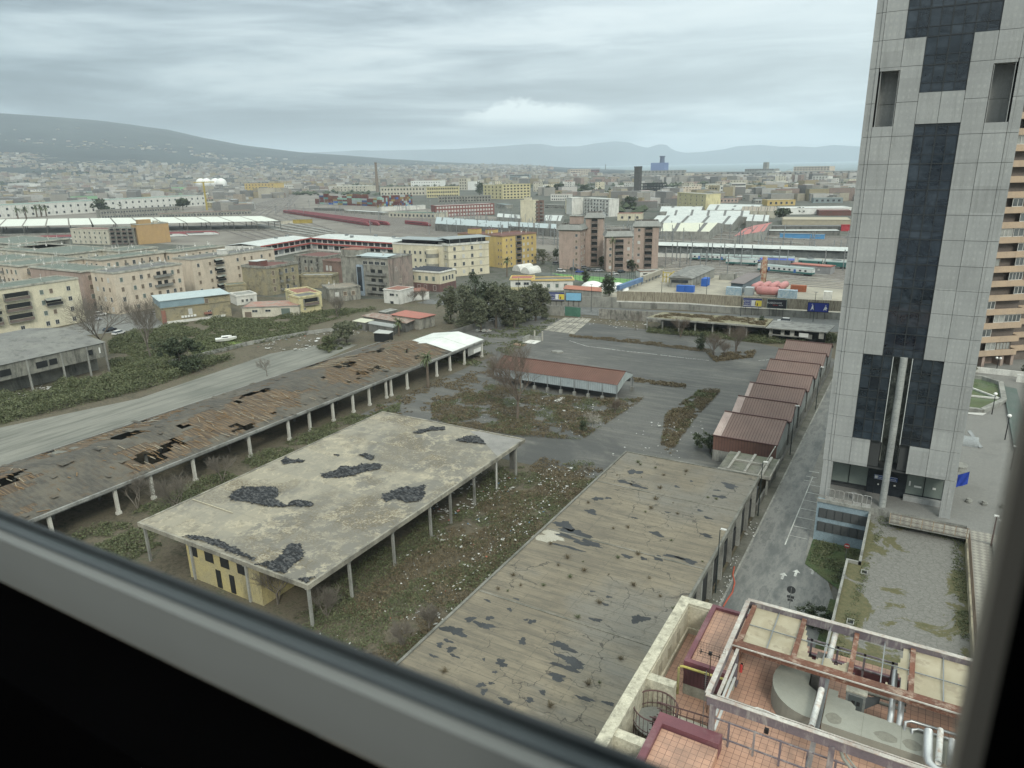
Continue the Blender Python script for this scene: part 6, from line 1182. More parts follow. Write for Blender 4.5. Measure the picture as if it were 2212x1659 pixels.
 t.grid('f', 5, 2, 3.2, 1, .9, 1.2, 'shut,dark', span=(1.5, 8)); t.grid('f', 5, 1, 3.2, .8, 3.8, 1, 'loggia', span=(9.5, 13.5)); t.grid('f', 5, 3, 3.2, 1, 1.2, 1.3, 'white,dark,shut', span=(14, 23.5)); t.grid('l', 4, 2, 3.6, 1.5, .8, 1.1, 'shut', span=(12, 16)); t.ants(6)
 t = Bld('apartment_block', 'flat yellow-orange block with brown roofs behind the cream building', (-232,338), (-203,334), 14, 15.5, YEL, cat='apartment block', roof=REDT, rim=M('brown_rim', 0), parapet=.7); t.hut(5, 3, 6, 5, 3, YEL, REDT); t.hut(18, 3, 5, 5, 3, YEL, REDT)
 # pinkish towers with sloping concrete attics
 MAN = ribbed('mansard_concrete', (.25,.255,.235), (.20,.205,.19), pitch=.9, axis=0, stain=.3, depth=.25)
 def tower_(lab, A, B, D, h, loggias, wins, seed, side=None):
  t = Bld('tower_block', lab, A, B, D, h, PINKP, cat='tower block', roof=REDT, parapet=.2)
  b = MB(); e = 1.0; Wd = t.Wd
  o = [(-e,-e),(Wd+e,-e),(Wd+e,D+e),(-e,D+e)]; i_ = [(0.5,.5),(Wd-.5,.5),(Wd-.5,D-.5),(.5,D-.5)]
  for j in range(4): a, c = o[j], o[(j+1) % 4]; a2, c2 = i_[j], i_[(j+1) % 4]; b.face([(a[0],a[1],h-.2),(c[0],c[1],h-.2),(c2[0],c2[1],h+2.4),(a2[0],a2[1],h+2.4)]); b.face([(a[0],a[1],h-.2),(a[0]*.0+[0,Wd,Wd,0][j],[0,0,D,D][j],h-.9),([0,Wd,Wd,0][(j+1)%4],[0,0,D,D][(j+1)%4],h-.9),(c[0],c[1],h-.2)])
  t.part('attic', b, [MAN])
  for x, ww in loggias: t.grid('f', int(h/3.05), 1, 3.05, 1.2, ww, 1, 'loggia', span=(x-ww/2, x+ww/2))
  for x in wins: t.grid('f', int(h/3.05), 1, 3.05, 1.4, 1.1, 1.3, 'shut,dark,white,shut', span=(x-.5, x+.5), seed=seed+int(x))
  if side: t.grid('r', int(h/3.05), side, 3.05, 1.4, .8, 1.3, 'dark,shut,hole', seed=seed)
  t.ants(4, seed); return t
 t = tower_('pinkish tower block with a blank front and sloping concrete attic, left of the pair', (-166,334), (-155,335.5), 11, 20.3, [], [9.3], 1, 3)
 b = MB(); b.box(4, 10, 5, 10, 22.6, 26.5, 0); b.box(3.6, 10.4, 4.6, 10.4, 26.5, 26.8, 1); t.part('roof_room', b, [PINKP, CONC])
 t = tower_('taller pinkish tower block with a stack of balconies just behind the blank one', (-157,347), (-148.5,350), 11, 25.5, [(4.6,3.2)], [], 2, 3)
 t = tower_('lower pinkish block with balconies between the palm and the right tower', (-139.7,334), (-128.5,340), 11, 17.6, [(6.3,4.2)], [2, 11], 3)
 t = tower_('pinkish tower block on the right with balconies full of laundry', (-128,341), (-116.6,345), 11, 22.3, [(7.2,3.6)], [2.5], 4, 1)
 # clubhouse
 t = Bld('clubhouse', 'low white clubhouse with yellow cornice and red roof terraces by the football pitch', (-155.5,265.5), (-146.5,270), 9, 4.6, WHT, cat='clubhouse', roof=M('red_terrace', (.33,.11,.10), (.27,.12,.11), streak=False), rim=YEL, cornice=.5, parapet=.7, base=(1.5, PYEL)); t.grid('f', 1, 2, 3, 2.4, 2.2, 1.1, 'ind')
 t = Bld('clubhouse_wing', 'white clubhouse wing with yellow cornice and brown roof', (-146.3,268.5), (-131,277), 8, 4.3, WHT, cat='clubhouse', roof=DROOF, rim=YEL, cornice=.6, parapet=.6); t.grid('f', 1, 4, 3, 1.3, 1.3, 1.6, 'grn')
 P = lambda x, y, z=0: w('q', x, y, z)
 a, c_, d_, e_ = P(60,320,3.2), P(625,362,3.2), P(620,300,4.3), P(100,265,4.3); b = MB(); b.face([a, c_, d_, e_]); b.face([(a.x,a.y,3.1),(e_.x,e_.y,3.1),(d_.x,d_.y,3.1),(c_.x,c_.y,3.1)]) 
 t = T('tiled_shed', 'long low shed with an orange-red roof just behind the road wall', 'shed', (a.x, a.y, 0)); t.part('roof', b, [M('orange_red_roof', (.36,.16,.11), (.31,.15,.11), stain=.2, streak=False)], local=False)
 b = MB(); b.prism([(a.x+.3,a.y+.3),(c_.x-.3,c_.y+.3),(d_.x-.3,d_.y-.3),(e_.x+.3,e_.y-.3)], 0, 3.05); t.part('wall', b, [CONC], local=False)
 for (x, y, r, lab) in ((490,300,5.2,'large white tent dome with ribs behind the orange-red shed'),(650,300,3.6,'small white tent dome between the large dome and the dark tree'),(850,320,5.0,'white tent dome right of the dark tree')):
  c0 = P(x, y+15); b = MB(); n = 14; prof = [(r*math.cos(R(a_)), r*.62*math.sin(R(a_))) for a_ in range(0, 91, 15)]
  b.tube([(c0.x, c0.y, z) for rr_, z in prof], [max(q, .05) for q, z in prof], 16); solo('tent_dome', b, [WP], lab, 'tent', 'white tent domes', smooth=True)
 for (x, y, r) in ((1425,1375,3.4),):
  pass
 for x0, x1, y, lab in (((3,610,1400),(3,745,1380),0,'white half-round greenhouse tent left of the pitch'),((3,700,1425),(3,815,1405),0,'lower pale half-round tent next to the white one')):
  a = w(*x0); c_ = w(*x1); d = (c_-a).normalized(); nrm = Vector((-d.y, d.x, 0)); b = MB(); n = 10; pr = []
  for i in range(n+1): th_ = math.pi*i/n; pr.append((nrm*(3-3*math.cos(th_)), 3.2*math.sin(th_)))
  for (p, z), (q, z2) in zip(pr, pr[1:]): b.face([(a+p)+Vector((0,0,z)), (c_+p)+Vector((0,0,z)), (c_+q)+Vector((0,0,z2)), (a+q)+Vector((0,0,z2))])
  b.face([(a+p)+Vector((0,0,z)) for p, z in pr]); b.face([(c_+p)+Vector((0,0,z)) for p, z in pr]); solo('tunnel_tent', b, [WHT], lab, 'tent')
 # market hall with red trim
 t = T('market_hall', 'long white-roofed hall bent in an L with red trim and dark window band', 'hall', (-330, 350, 0)); RT2 = M('red_trim', (.38,.08,.07), (.32,.08,.07))
 def wing(A, B, D, n):
  A = Vector((A[0],A[1],0)); B = Vector((B[0],B[1],0)); d = (B-A).normalized(); nn = Vector((-d.y, d.x, 0)); L = (B-A).length; up = lambda p, z: (p.x, p.y, z)
  b = MB(); C = B+nn*D; E2 = A+nn*D; m1 = A+nn*(D/2); m2 = B+nn*(D/2); f0 = A-nn*1.2; f1 = B-nn*1.2
  b.face([up(f0,8.1), up(f1,8.1), up(m2,9.4), up(m1,9.4)]); b.face([up(m1,9.4), up(m2,9.4), up(C,8.1), up(E2,8.1)]); t.part('white_roof', b, [WROOF], local=False)
  b = MB(); b.prism([(A.x,A.y),(B.x,B.y),(C.x,C.y),(E2.x,E2.y)], 0, 8.0); t.part('wall', b, [WHT], local=False)
  b = MB(); b.beam(up(f0,7.95), up(f1,7.95), .2, .7); b.beam(up(A-nn*.6,4.6), up(B-nn*.6,4.6), 1.4, .7); t.part('red_trim', b, [RT2], local=False)
  for i in range(n):
   p = A+d*(L*(i+.12)/n)-nn*.08; q = A+d*(L*(i+.88)/n)-nn*.08; b = MB(); b.beam(up(p,6.3), up(q,6.3), .1, 2.0); t.part('window', b, [GLS], local=False)
   b = MB(); b.beam(up(p,2.4), up(q,2.4), .1, 2.4); t.part('window', b, [DARK if i % 3 else M('grey_shop', (.3,.31,.31))], local=False)
 wing((-352,300), (-362,352), 26, 9); wing((-361,352), (-285,345), 28, 14)
 b = MB()
 for (x, y) in ((-372,330),(-378,345),(-340,362),(-320,368),(-300,362),(-330,356)): b.box(x, x+2, y, y+1.6, 8.6, 10.2)
 t.part('roof_units', b, [STEEL], local=False, kind='stuff')
 # left derelict concrete hall
 t = T('derelict_hall', 'derelict grey concrete hall on stilts at the left edge with a wide ribbed grey roof', 'building', (-205, 90, 0)); m = M('old_ribbed_roof', (.155,.155,.145), (.20,.20,.18), sc_=.15, stain=.5, streak=False)
 b = MB(); b.face([(-190.4,60,8.2),(-190.4,106.8,8.2),(-210,107,10.3),(-210,60,10.3)]); b.face([(-210,60,10.3),(-210,107,10.3),(-230,107,8.2),(-230,60,8.2)]); t.part('roof', b, [m], local=False)
 b = MB(); b.box(-230, -190.7, 60, 106.5, 4.3, 8.1); b.prism([(-229.5,61),(-195,61),(-195,106),(-229.5,106)], 0, 4.3) ; t.part('wall', b, [M('stained_hall_wall', (.23,.225,.19), (.16,.16,.14), stain=.8, sc_=.4)], local=False)
 for y0, y1, z0, z1 in ((88.5,91.2,5.3,6.9),(91.7,93.6,5.4,6.9),(101.8,102.9,5.6,7.0),(80.0,82.6,5.3,6.9),(70,74,5.3,6.9)): b = MB(); b.box(-190.75, -190.6, y0, y1, z0, z1); t.part('window_opening', b, [DARK], local=False)
 for y in (104.6, 102.9, 101.2): b = MB(); b.box(-190.62, -190.55, y-.0, y+.35, 5.6, 7.1); t.part('shutter', b, [WP], local=False) if y != 102.9 else None
 for y in (62, 70, 78.5, 86.5, 94.8, 101.4, 106.3): b = MB(); b.box(-190.9, -190.5, y-.2, y+.2, 0, 8.0); t.part('pillar', b, [CONC], local=False)
 # shanty roofs near the trees
 S = lambda x, y, z=0: w(6, x, y, z)
 def slabroof(nm, lab, pts, z, mat, wmat, cat='shed', th=.15):
  P_ = [S(x, y, z) for x, y in pts]; c0 = sum(P_, Vector())/len(P_); t = T(nm, lab, cat, (c0.x, c0.y, 0)); b = MB(); b.prism([(p.x, p.y) for p in P_], z-th, z); t.part('roof', b, [mat], local=False)
  b = MB(); b.prism([((p.x-c0.x)*.93+c0.x, (p.y-c0.y)*.93+c0.y) for p in P_], 0, z-th); t.part('wall', b, [wmat], local=False); return t
 slabroof('shack', 'shack with a bright salmon-red flat roof beside the grove', [(1380,680),(1610,712),(1745,680),(1500,645)], 4.0, M('salmon_roof', (.38,.15,.115), (.33,.15,.12), stain=.15, streak=False), GREYP)
 slabroof('shack', 'shack with a patched rusty red-brown roof left of the salmon-red one', [(1150,690),(1510,750),(1600,712),(1380,680),(1240,665)], 3.3, M('rusty_patch_roof', (.22,.12,.09), (.30,.27,.23), sc_=.8, stain=.4, streak=False), CONCD)
 slabroof('lean_to', 'lean-to with grey corrugated roof in front of the rusty shack', [(1200,750),(1410,785),(1440,760),(1230,728)], 2.8, ribbed('grey_corrugated', (.30,.31,.29), (.24,.25,.235), pitch=.4, axis=0), CONCD)
 slabroof('lean_to', 'open lean-to with pale cream sheets left of the grey corrugated one', [(1080,730),(1180,745),(1255,722),(1150,708)], 2.9, M('cream_sheet', (.50,.50,.38), (.42,.42,.33), streak=False), CONCD)
 slabroof('lean_to', 'small open shelter with a pale roof nearest the ruined long shed', [(1245,825),(1370,832),(1405,812),(1290,798)], 2.9, M('pale_sheet', (.42,.43,.40), (.34,.35,.33), streak=False), DARK)
 slabroof('lean_to', 'thin grey roof behind the salmon-red shack', [(1285,655),(1340,665),(1440,640),(1380,632)], 3.0, CONC, CONCD)
centre()
# ---------------------------------------------------------------- road walls, billboards, rail yard
def road_edge():
 def wall(nm, lab, pts, h, mat, th=.3, z=0):
  b = MB()
  for a, c in zip(pts, pts[1:]):
   a = Vector((a[0], a[1], 0)); c = Vector((c[0], c[1], 0)); b.beam(a+Vector((0,0,z+h/2)), c+Vector((0,0,z+h/2)), th, h)
  return solo(nm, b, [mat], lab, 'wall')
 RW = M('stained_road_wall', (.27,.265,.235), (.20,.20,.18), stain=.8, stain_c=(.09,.09,.08))
 wall('road_wall', 'long grey wall with billboards on the far side of the road', [(-140,236.5),(-126.5,240.8),(-99.2,248.2)], 4.0, RW)
 t = T('reed_topped_wall', 'road wall topped with a reed screen and white band along the rail yard', 'wall', (-60, 254, 0))
 m, k, b = bsdf('reed_screen'); o = coords(k, False); n = k.noise(k.map(o, scale=(3.5,3.5,.25)), 1.6, 5, .8); c = k.ramp(n, [(.38, (.11,.095,.07)), (.5, (.24,.21,.155)), (.6, (.34,.31,.24))]); k.nt.links.new(c, b.inputs['Base Color']); b.inputs['Roughness'].default_value = 1.0
 pts = [(-99.2,248.2),(-74.6,254.6),(-60.7,254.9),(-23.5,260.3),(10,265)]
 for nm, z0, z1, th, mm in (('lower_wall', 0, 2.3, .4, RW), ('white_band', 2.3, 2.75, .5, WHT), ('reed_screen', 2.75, 6.3, .25, m)):
  b = MB()
  for a, c_ in zip(pts, pts[1:]):
   if nm == 'white_band' and a[0] > -62: continue
   b.beam((a[0],a[1],(z0+z1)/2), (c_[0],c_[1],(z0+z1)/2), th, z1-z0)
  t.part(nm, b, [mm], local=False)
 t = T('yard_gate', 'rusty wire gate with green mesh screen at the yard entrance', 'gate', (-106, 226.8, 0))
 b = MB(); b.box(-110.3, -104.2, 226.6, 226.7, .1, 3.4); t.part('green_mesh', b, [M('green_mesh', (.075,.17,.12), (.06,.14,.10), fine=.3)], local=False); b = MB()
 for x in (-104.1, -97.9): b.box(x, x+.1, 227.0, 227.1, 0, 3.2)
 for z in (.3, 1.1, 1.9, 2.7): b.box(-104, -98, 227.02, 227.08, z, z+.07)
 for i in range(20): b.box(-104+i*.3, -103.97+i*.3, 227.03, 227.06, .3, 2.7)
 t.part('wire_gate', b, [STEEL], local=False)
 wall('yard_wall', 'stained pale wall between the road and the yard, right of the gate', [(-97.5,227.5),(-87.3,228.6),(-79,229.8),(-73,231)], 3.5, M('peeling_yard_wall', (.30,.285,.25), (.17,.165,.145), stain=.85, sc_=.6, stain_sc=1.2))
 wall('yard_wall', 'dark stained wall stub left of the green mesh gate', [(-118,224.6),(-110.5,226.4)], 3.6, RW)
 wall('scrub_wall', 'low concrete wall crossing the scrub beside the dirt track', [(-182,112),(-181,125),(-179.6,144.4),(-174,163),(-163,182)], 1.2, CONC, .25)
 wall('grove_wall', 'dark palisade wall in front of the grove of trees', [(-126,170),(-129,178),(-128,192),(-124,202)], 2.0, CONCD)
 # billboards
 def board(nm, lab, cx, cy, rz, z0, wd, hh, face, grp='roadside billboards'):
  t = T(nm, lab, 'billboard', (cx, cy, 0), rz, grp); b = MB(); b.box(-wd/2-.15, wd/2+.15, 0, .18, z0-.15, z0+hh+.15); t.part('frame', b, [face[1]]); b = MB(); b.box(-wd/2, wd/2, -.03, 0, z0, z0+hh); t.part('poster', b, [face[0]])
  for x in (-wd*.35, 0, wd*.35): b = MB(); b.box(x-.08, x+.08, .05, .2, 0, z0-.15); t.part('leg', b, [flat('leg_dark', (.06,.06,.055))])
  return t
 SKY = flat('plain_blue_poster', (.20,.42,.58), rough=.5); NAVY = flat('navy_poster', (.03,.04,.16), rough=.5); BLKP = flat('black_poster', (.018,.02,.026), rough=.5); YP = flat('yellow_poster', (.62,.50,.07)); WPO = flat('white_poster', (.62,.62,.60))
 r0 = R(15); board('billboard', 'plain light blue billboard on dark legs in front of the road wall', -114.8, 245.0-1.7, r0, 2.4, 5.8, 2.9, (SKY, BLK))
 def sotto(lab, x, y, rz, z0):
  t = board('billboard', lab, x, y, rz, z0, 6.2, 3.0, (WPO, STEEL)); b = MB(); b.box(-3.1,3.1,-.05,-.03,z0+2.4,z0+3.0); b.box(-3.0,-.3,-.05,-.03,z0+.45,z0+2.3); b.box(-3.1,3.1,-.05,-.03,z0,z0+.25); t.part('blue_field', b, [NAVY]); b = MB(); b.box(1.1,3.1,-.05,-.03,z0+.3,z0+2.35); b.box(-3.1,-3.0,-.05,-.03,z0+.45,z0+2.3); t.part('yellow_field', b, [YP]); b = MB(); b.box(.9,1.15,-.07,-.05,z0+.6,z0+2.0); b.box(1.5,1.9,-.07,-.05,z0+.5,z0+1.4); t.part('goods_picture', b, [flat('goods_dark', (.08,.06,.06))])
  text_part(t, 'SOTTO', .82, (-1.65,-.06,z0+1.78), (R(90),0,0), WPO); text_part(t, 'COSTO', .82, (-1.65,-.06,z0+.95), (R(90),0,0), WPO)
 sotto('SOTTO COSTO billboard in front of the road wall, left of the plain blue one', -121.2, 243.0-1.7, r0, 2.4)
 sotto('SOTTO COSTO billboard leftmost of the three on the reed-topped wall', -51.2, 256.2-1.3, R(8), 3.0)
 t = board('billboard', 'black RUSSO HOME billboard on the reed-topped wall', -43.2, 257.4-1.3, R(8), 3.0, 6.2, 3.0, (BLKP, M('greenish_frame', (.30,.36,.32)))); text_part(t, 'RUSSO', .95, (-.35,-.06,4.75), (R(90),0,0), WPO, align='RIGHT'); text_part(t, 'HOME', .8, (-.2,-.06,4.75), (R(90),0,0), WPO, align='LEFT', xs=.8); text_part(t, 'EXTRA', .5, (-.5,-.06,4.0), (R(90),0,0), flat('red_letter', (.45,.04,.03)), align='CENTER'); text_part(t, 'SALDI', .5, (1.3,-.06,4.0), (R(90),0,0), WPO)
 t = board('billboard', 'dark blue billboard with fencing athletes nearest the grey tower', -30.0, 258.6-1.3, R(8), 2.6, 6.4, 3.0, (flat('deep_blue_poster', (.02,.035,.22), rough=.5), BLK)); b = MB()
 for pts in ([(-2.4,.3),(-2.1,1.2),(-1.9,2.2),(-1.6,2.3),(-1.5,1.4),(-1.3,.4),(-1.7,1.0)],[(1.6,.5),(1.9,1.3),(2.2,2.0),(2.6,1.7),(2.9,1.2),(2.5,.9),(2.9,.4),(2.2,.8)],[(-2.2,2.4),(-1.9,2.7),(-1.7,2.4)],[(2.1,2.1),(2.35,2.4),(2.55,2.05)]): b.face([(x,-.05,2.6+z) for x, z in pts]); 
 t.part('athlete_picture', b, [WPO]); text_part(t, 'CAMPIONATI', .34, (.1,-.06,4.4), (R(90),0,0), flat('pale_blue_letter', (.35,.5,.75))) if False else None
 # street lamps at the road
 for i, (k_, x, y) in enumerate((('q',470,655),('q',1483,600),('b',1020,850),('b',1722,905),('b',690,660),('a',758,440))):
  p = w(k_, x, y); t = T('road_lamp', ['slim dark lamp post in front of the plain blue billboard','slim dark lamp post by the white band of the reed wall','slim dark lamp post left of the SOTTO COSTO board on the reed wall','slim dark lamp post in front of the dark blue billboard','grey pole with a small box in the rail yard','dark lamp post by the clubhouse'][i], 'street lamp', (p.x, p.y, 0), 0, 'road lamps'); b = MB(); h = (10,9.5,10,10,8,6)[i]; b.tube([(0,0,0),(0,0,h)], [.11,.07], 6); t.part('post', b, [flat('lamp_post_dark', 0)]); b = MB(); b.box(-.6, .6, -.12, .12, h, h+.14); t.part('lamp_head', b, [flat('lamp_head_grey', (.3,.3,.29))])
 # pitch fence
 t = T('pitch_fence', 'tall green wire fence around the football pitch', 'fence', (-140, 300, 0)); a = w('a',1040,300); c_ = w('a',1290,352); d_ = w('a',1700,380); e_ = w('a',1790,330); b = MB(); n = 0
 for p, q in ((a,c_),(c_,d_),(d_,e_)):
  m_ = int((q-p).length/3)
  for i in range(m_): v = p.lerp(q, i/m_); pb = MB(); pb.box(v.x-.05, v.x+.05, v.y-.05, v.y+.05, 0, 6); t.part('post', pb, [flat('green_post', (.05,.09,.07))], local=False); 
  for z in (0.3, 2, 4, 5.9): b.beam((p.x,p.y,z),(q.x,q.y,z),.05)
 t.part('rails', b, [flat('green_post', 0)], local=False)
road_edge()
def car(nm, lab, x, y, rz, mat, suv=False, grp=None, z=.08, name='parked_car'):
 t = T(name, lab, 'car', (x, y, z), rz, grp); L, Wd = (4.4, 1.8); h1 = .95 if suv else .85; h2 = 1.68 if suv else 1.42
 b = MB(); pr = [(-L/2,.35),(-L/2,h1*.92),(-L/2+.5,h1),(L/2-1.1,h1),(L/2-.15,h1*.8),(L/2,.55),(L/2,.3)]
 b.face([(x_,-Wd/2,z_) for x_, z_ in pr]); b.face([(x_,Wd/2,z_) for x_, z_ in pr][::-1])
 for (a, c_) in zip(pr, pr[1:]+pr[:1]): b.face([(a[0],-Wd/2,a[1]),(a[0],Wd/2,a[1]),(c_[0],Wd/2,c_[1]),(c_[0],-Wd/2,c_[1])])
 b.prism([(-L/2+.55,-Wd/2+.18),(L/2-1.75,-Wd/2+.18),(L/2-1.75,Wd/2-.18),(-L/2+.55,Wd/2-.18)], h2-.06, h2); t.part('body', b, [mat])
 b = MB(); lo = [(-L/2+.15,-Wd/2+.04),(L/2-1.15,-Wd/2+.04),(L/2-1.15,Wd/2-.04),(-L/2+.15,Wd/2-.04)]; hi = [(-L/2+.55,-Wd/2+.2),(L/2-1.75,-Wd/2+.2),(L/2-1.75,Wd/2-.2),(-L/2+.55,Wd/2-.2)]
 for i in range(4): a, c_ = lo[i], lo[(i+1) % 4]; a2, c2 = hi[i], hi[(i+1) % 4]; b.face([(a[0],a[1],h1),(c_[0],c_[1],h1),(c2[0],c2[1],h2-.05),(a2[0],a2[1],h2-.05)])
 t.part('glass', b, [GLS])
 for sx in (-L/2+.8, L/2-.85):
  for sy in (-Wd/2+.1, Wd/2-.1): b = MB(); b.tube([(sx, sy-.1, .33), (sx, sy+.1, .33)], .33, 12); t.part('wheel', b, [flat('tyre', (.02,.02,.02))])
 return t
CW = flat('car_white', (.66,.66,.64), rough=.3, spec=.5); CG = flat('car_grey', (.22,.23,.24), rough=.3, spec=.5); CS = flat('car_silver', (.40,.41,.42), rough=.3, spec=.5); CB = flat('car_dark', (.03,.035,.045), rough=.3, spec=.5); CBL = flat('car_blue', (.04,.08,.35), rough=.3, spec=.5)
car('', 'white SUV driving on the road behind the broken annex', -38.9, 246.8, R(180+8), CW, True, name='suv')
p = w('w',1250,770); car('', 'white SUV parked between the two pale blocks of the estate', p.x, p.y, R(60), CW, True, 'cars by the estate', name='suv')
p = w('w',1190,830); car('', 'silver car in front of the white SUV by the estate', p.x, p.y, R(70), CS, False, 'cars by the estate')
p = w('w',1370,960); car('', 'dark car under the bare trees by the estate', p.x, p.y, R(100), CB, False, 'cars by the estate')
p = w('w',1420,990); car('', 'white car under the bare trees by the estate', p.x+3, p.y, R(100), CW, False, 'cars by the estate')
p = w('w',1960,760); car('', 'pale car beside the stone shed', p.x, p.y, R(20), CS, False, 'cars by the estate')
for i, (x, y, m_, lab) in enumerate(((1005,1405,CW,'white van with sign at the left end of the parking row behind the pitch'),(1130,1385,CB,'dark car left of the blue one behind the pitch'),(1185,1412,CBL,'blue car in the parking row behind the pitch'),(1290,1392,CB,'black car right of the blue one behind the pitch'),(1325,1396,CG,'grey car in the parking row behind the pitch'),(1370,1400,CS,'silver car at the right of the parking row behind the pitch'),(1515,1432,CW,'white car beside the palm by the right tower'),(960,1330,CG,'grey car under the trees left of the blank tower'),(1230,1370,CG,'grey car at the foot of the blank tower'),(1590,1410,CB,'dark car at the foot of the lower pinkish block'))):
 p = w(3, x, y); car('', lab, p.x, p.y, R(10+i*7), m_, i == 0, 'cars behind the football pitch')
def yard():
 B_ = lambda x, y, z=0: w('b', x, y, z)
 CR_ = {}
 def container(lab, x, y, rz, mat, L=6.0, h=2.7, wd=2.4, grp='containers in the rail yard', name='shipping_container'):
  t = T(name, lab, 'container', (x, y, 0), rz, grp); b = MB(); b.box(0, L, 0, wd, .1, h, 0); t.part('box', b, [mat]); b = MB(); n = int(L/.5)
  for i in range(n+1): b.box(i*L/n-.04, i*L/n+.04, -.06, 0, .15, h-.1)
  b.box(-.03, L+.03, -.07, .02, h-.12, h+.02); b.box(-.03, L+.03, -.07, .02, .1, .25); t.part('ribs', b, [mat]); return t
 BC = flat('container_blue', (.035,.12,.42)); GC = M('container_grey', (.33,.36,.36), (.28,.31,.32)); CHK = M('container_chequer', (.20,.30,.38), (.42,.47,.48), sc_=1.2)
 p = B_(400,612); container('left of the two bright blue containers in front of the workshop', p.x, p.y, 0, BC, 3.4); p = B_(480,616); container('right of the two bright blue containers in front of the workshop', p.x+.1, p.y, 0, BC, 3.5)
 p = B_(640,560); container('tall bright blue container beside the workshop side wall', p.x, p.y, 0, BC, 2.4, 3.4, 5)
 p = B_(878,642); container('pale chequered container left of the red tanks', p.x, p.y, R(3), CHK, 6.0, 3.2); p = B_(1055,650); container('pale grey container between the chequered one and the red tanks', p.x, p.y+.5, R(3), GC, 3.2, 3.2, 4)
 p = B_(1380,672); container('pale chequered container right of the red tanks', p.x, p.y, R(3), CHK, 7.0, 3.3); p = B_(1490,620); container('rusty orange wagon behind the right chequered container', p.x, p.y+3, R(3), M('rust_orange', (.30,.10,.05), (.24,.09,.05)), 6, 2.6)
 p = B_(1820,690); container('small pale cabin near the grey tower', p.x, p.y, R(5), WHT, 3.0, 3.2, 3, name='cabin')
 # pink-red tanks
 TK = M('faded_red_tank', (.46,.20,.19), (.40,.18,.17), stain=.15, rough=.5)
 def tank(lab, a, c_, r): 
  d = (c_-a).normalized(); pts = [a, a+d*.25, a+d*.9, c_-d*.9, c_-d*.25, c_]; t = T('tank', lab, 'tank', (a.x, a.y, 0), 0, 'red tanks in the rail yard'); t.part('shell', MB().tube(pts, [r*.3, r*.75, r, r, r*.75, r*.3], 18), [TK], local=False, smooth=True)
  for q in (a+d*1.5, c_-d*1.5): b = MB(); b.box(q.x-.3, q.x+.3, q.y-1, q.y+1, 0, 1.0); t.part('cradle', b, [CONC], local=False)
 p = B_(1160,655); q = B_(1390,668); tank('long faded red tank lying across the front of the group', Vector((p.x, p.y+1.5, 2.2)), Vector((q.x+.2, q.y+1.8, 2.2)), 1.7)
 for i, x in enumerate((1150, 1232, 1315, 1398)):
  p = B_(x, 612); tank(['leftmost','second','third','rightmost'][i]+' of the four faded red tanks seen end-on behind the long one', Vector((p.x, p.y-1, 2.0)), Vector((p.x+1.0, p.y+9, 2.0)), 1.45)
 # workshop, steel shed, red-roof hut
 t = T('yard_workshop', 'grey workshop with a shallow grey roof and dark window strip in the rail yard', 'workshop', (-92, 302, 0)); b = MB(); b.prism([(-96,301),(-86.8,302.5),(-85.8,336),(-98.8,336)], 0, 4.1); t.part('wall', b, [CONC], local=False)
 b = MB(); b.face([(-97,300,4.2),(-86.2,301.6,4.2),(-85.2,336.5,4.3),(-92,336.5,5.6),(-92,301,5.4)]); b.face([(-97,300,4.2),(-92,301,5.4),(-92,336.5,5.6),(-99.5,336.5,4.3)]); t.part('roof', b, [M('slate_roof', 0)], local=False); b = MB(); b.beam((-95.2,301.0,2.7),(-88.2,302.1,2.7),.1,1.2); t.part('window', b, [GLS], local=False)
 t = T('steel_shed', 'long dark steel shed with a ribbed brown-grey roof pointing at the tracks', 'shed', (-67, 310, 0)); b = MB(); b.prism([(-69.2,299),(-64.2,298),(-63,327),(-68.5,328)], 0, 4.0); t.part('wall', b, [M('blue_grey_steel', (.15,.19,.21), (.13,.16,.18))], local=False); b = MB(); b.face([(-70,298.3,4.1),(-63.6,296.8,4.1),(-62.5,328,4.1),(-69.2,329,4.1)]); b.face([(-70,298.3,4.02),(-69.2,329,4.02),(-62.5,328,4.02),(-63.6,296.8,4.02)]); t.part('roof', b, [ribbed('brown_grey_sheet', (.15,.125,.115), (.18,.15,.14), pitch=1.3, axis=1)], local=False)
 t = Bld('signal_hut', 'grey hut with a flat salmon-red roof beside the white coach', B_(1500,415), B_(1885,447), 6, 3.6, M('hut_grey', (.27,.27,.27)), cat='hut', roof=M('salmon_roof', 0), rim=M('salmon_rim', (.45,.17,.14)), parapet=.15); t.win('white', .8, .7, 'f', t.Wd*.72, 1.6)
 p = B_(815,495); t = T('scaffold_box', 'open grey frame full of white scrap near the tracks', 'skip', (p.x, p.y, 0)); b = MB(); b.box(0,7,0,.2,0,3); b.box(6.8,7,0,4,0,3.2); b.box(0,.2,0,4,0,1.5); t.part('frame', b, [CONC]); b = MB(); rr = random.Random(3)
 for i in range(40): x, y, z = rr.uniform(.3,6), rr.uniform(.2,3), rr.uniform(0,2.2); b.box(x,x+rr.uniform(.3,1.2),y,y+.5,z,z+rr.uniform(.1,.5))
 t.part('scrap', b, [WHT], kind='stuff')
 p = B_(1240,520); t = T('rusty_column', 'tall rusty cut-off steel column with cream streaks beside the white coach', 'column', (p.x, p.y, 0)); b = MB(); b.box(-.9,.9,-.8,.8,0,11.5); t.part('shaft', b, [M('rusty_cream', (.33,.13,.08), (.50,.45,.33), sc_=.7, stain=.6)]); b = MB(); b.beam((-1.2,-1,0),(-1.2,-1,9),.3); b.beam((1.2,-1,0),(1.3,-1,10),.25); t.part('uprights', b, [RUST])
 # excavator-like yellow machine
 p = B_(270,520); t = T('yellow_machine', 'yellow pipework machine standing on the rail yard slab', 'machine', (p.x, p.y, 0)); b = MB(); 
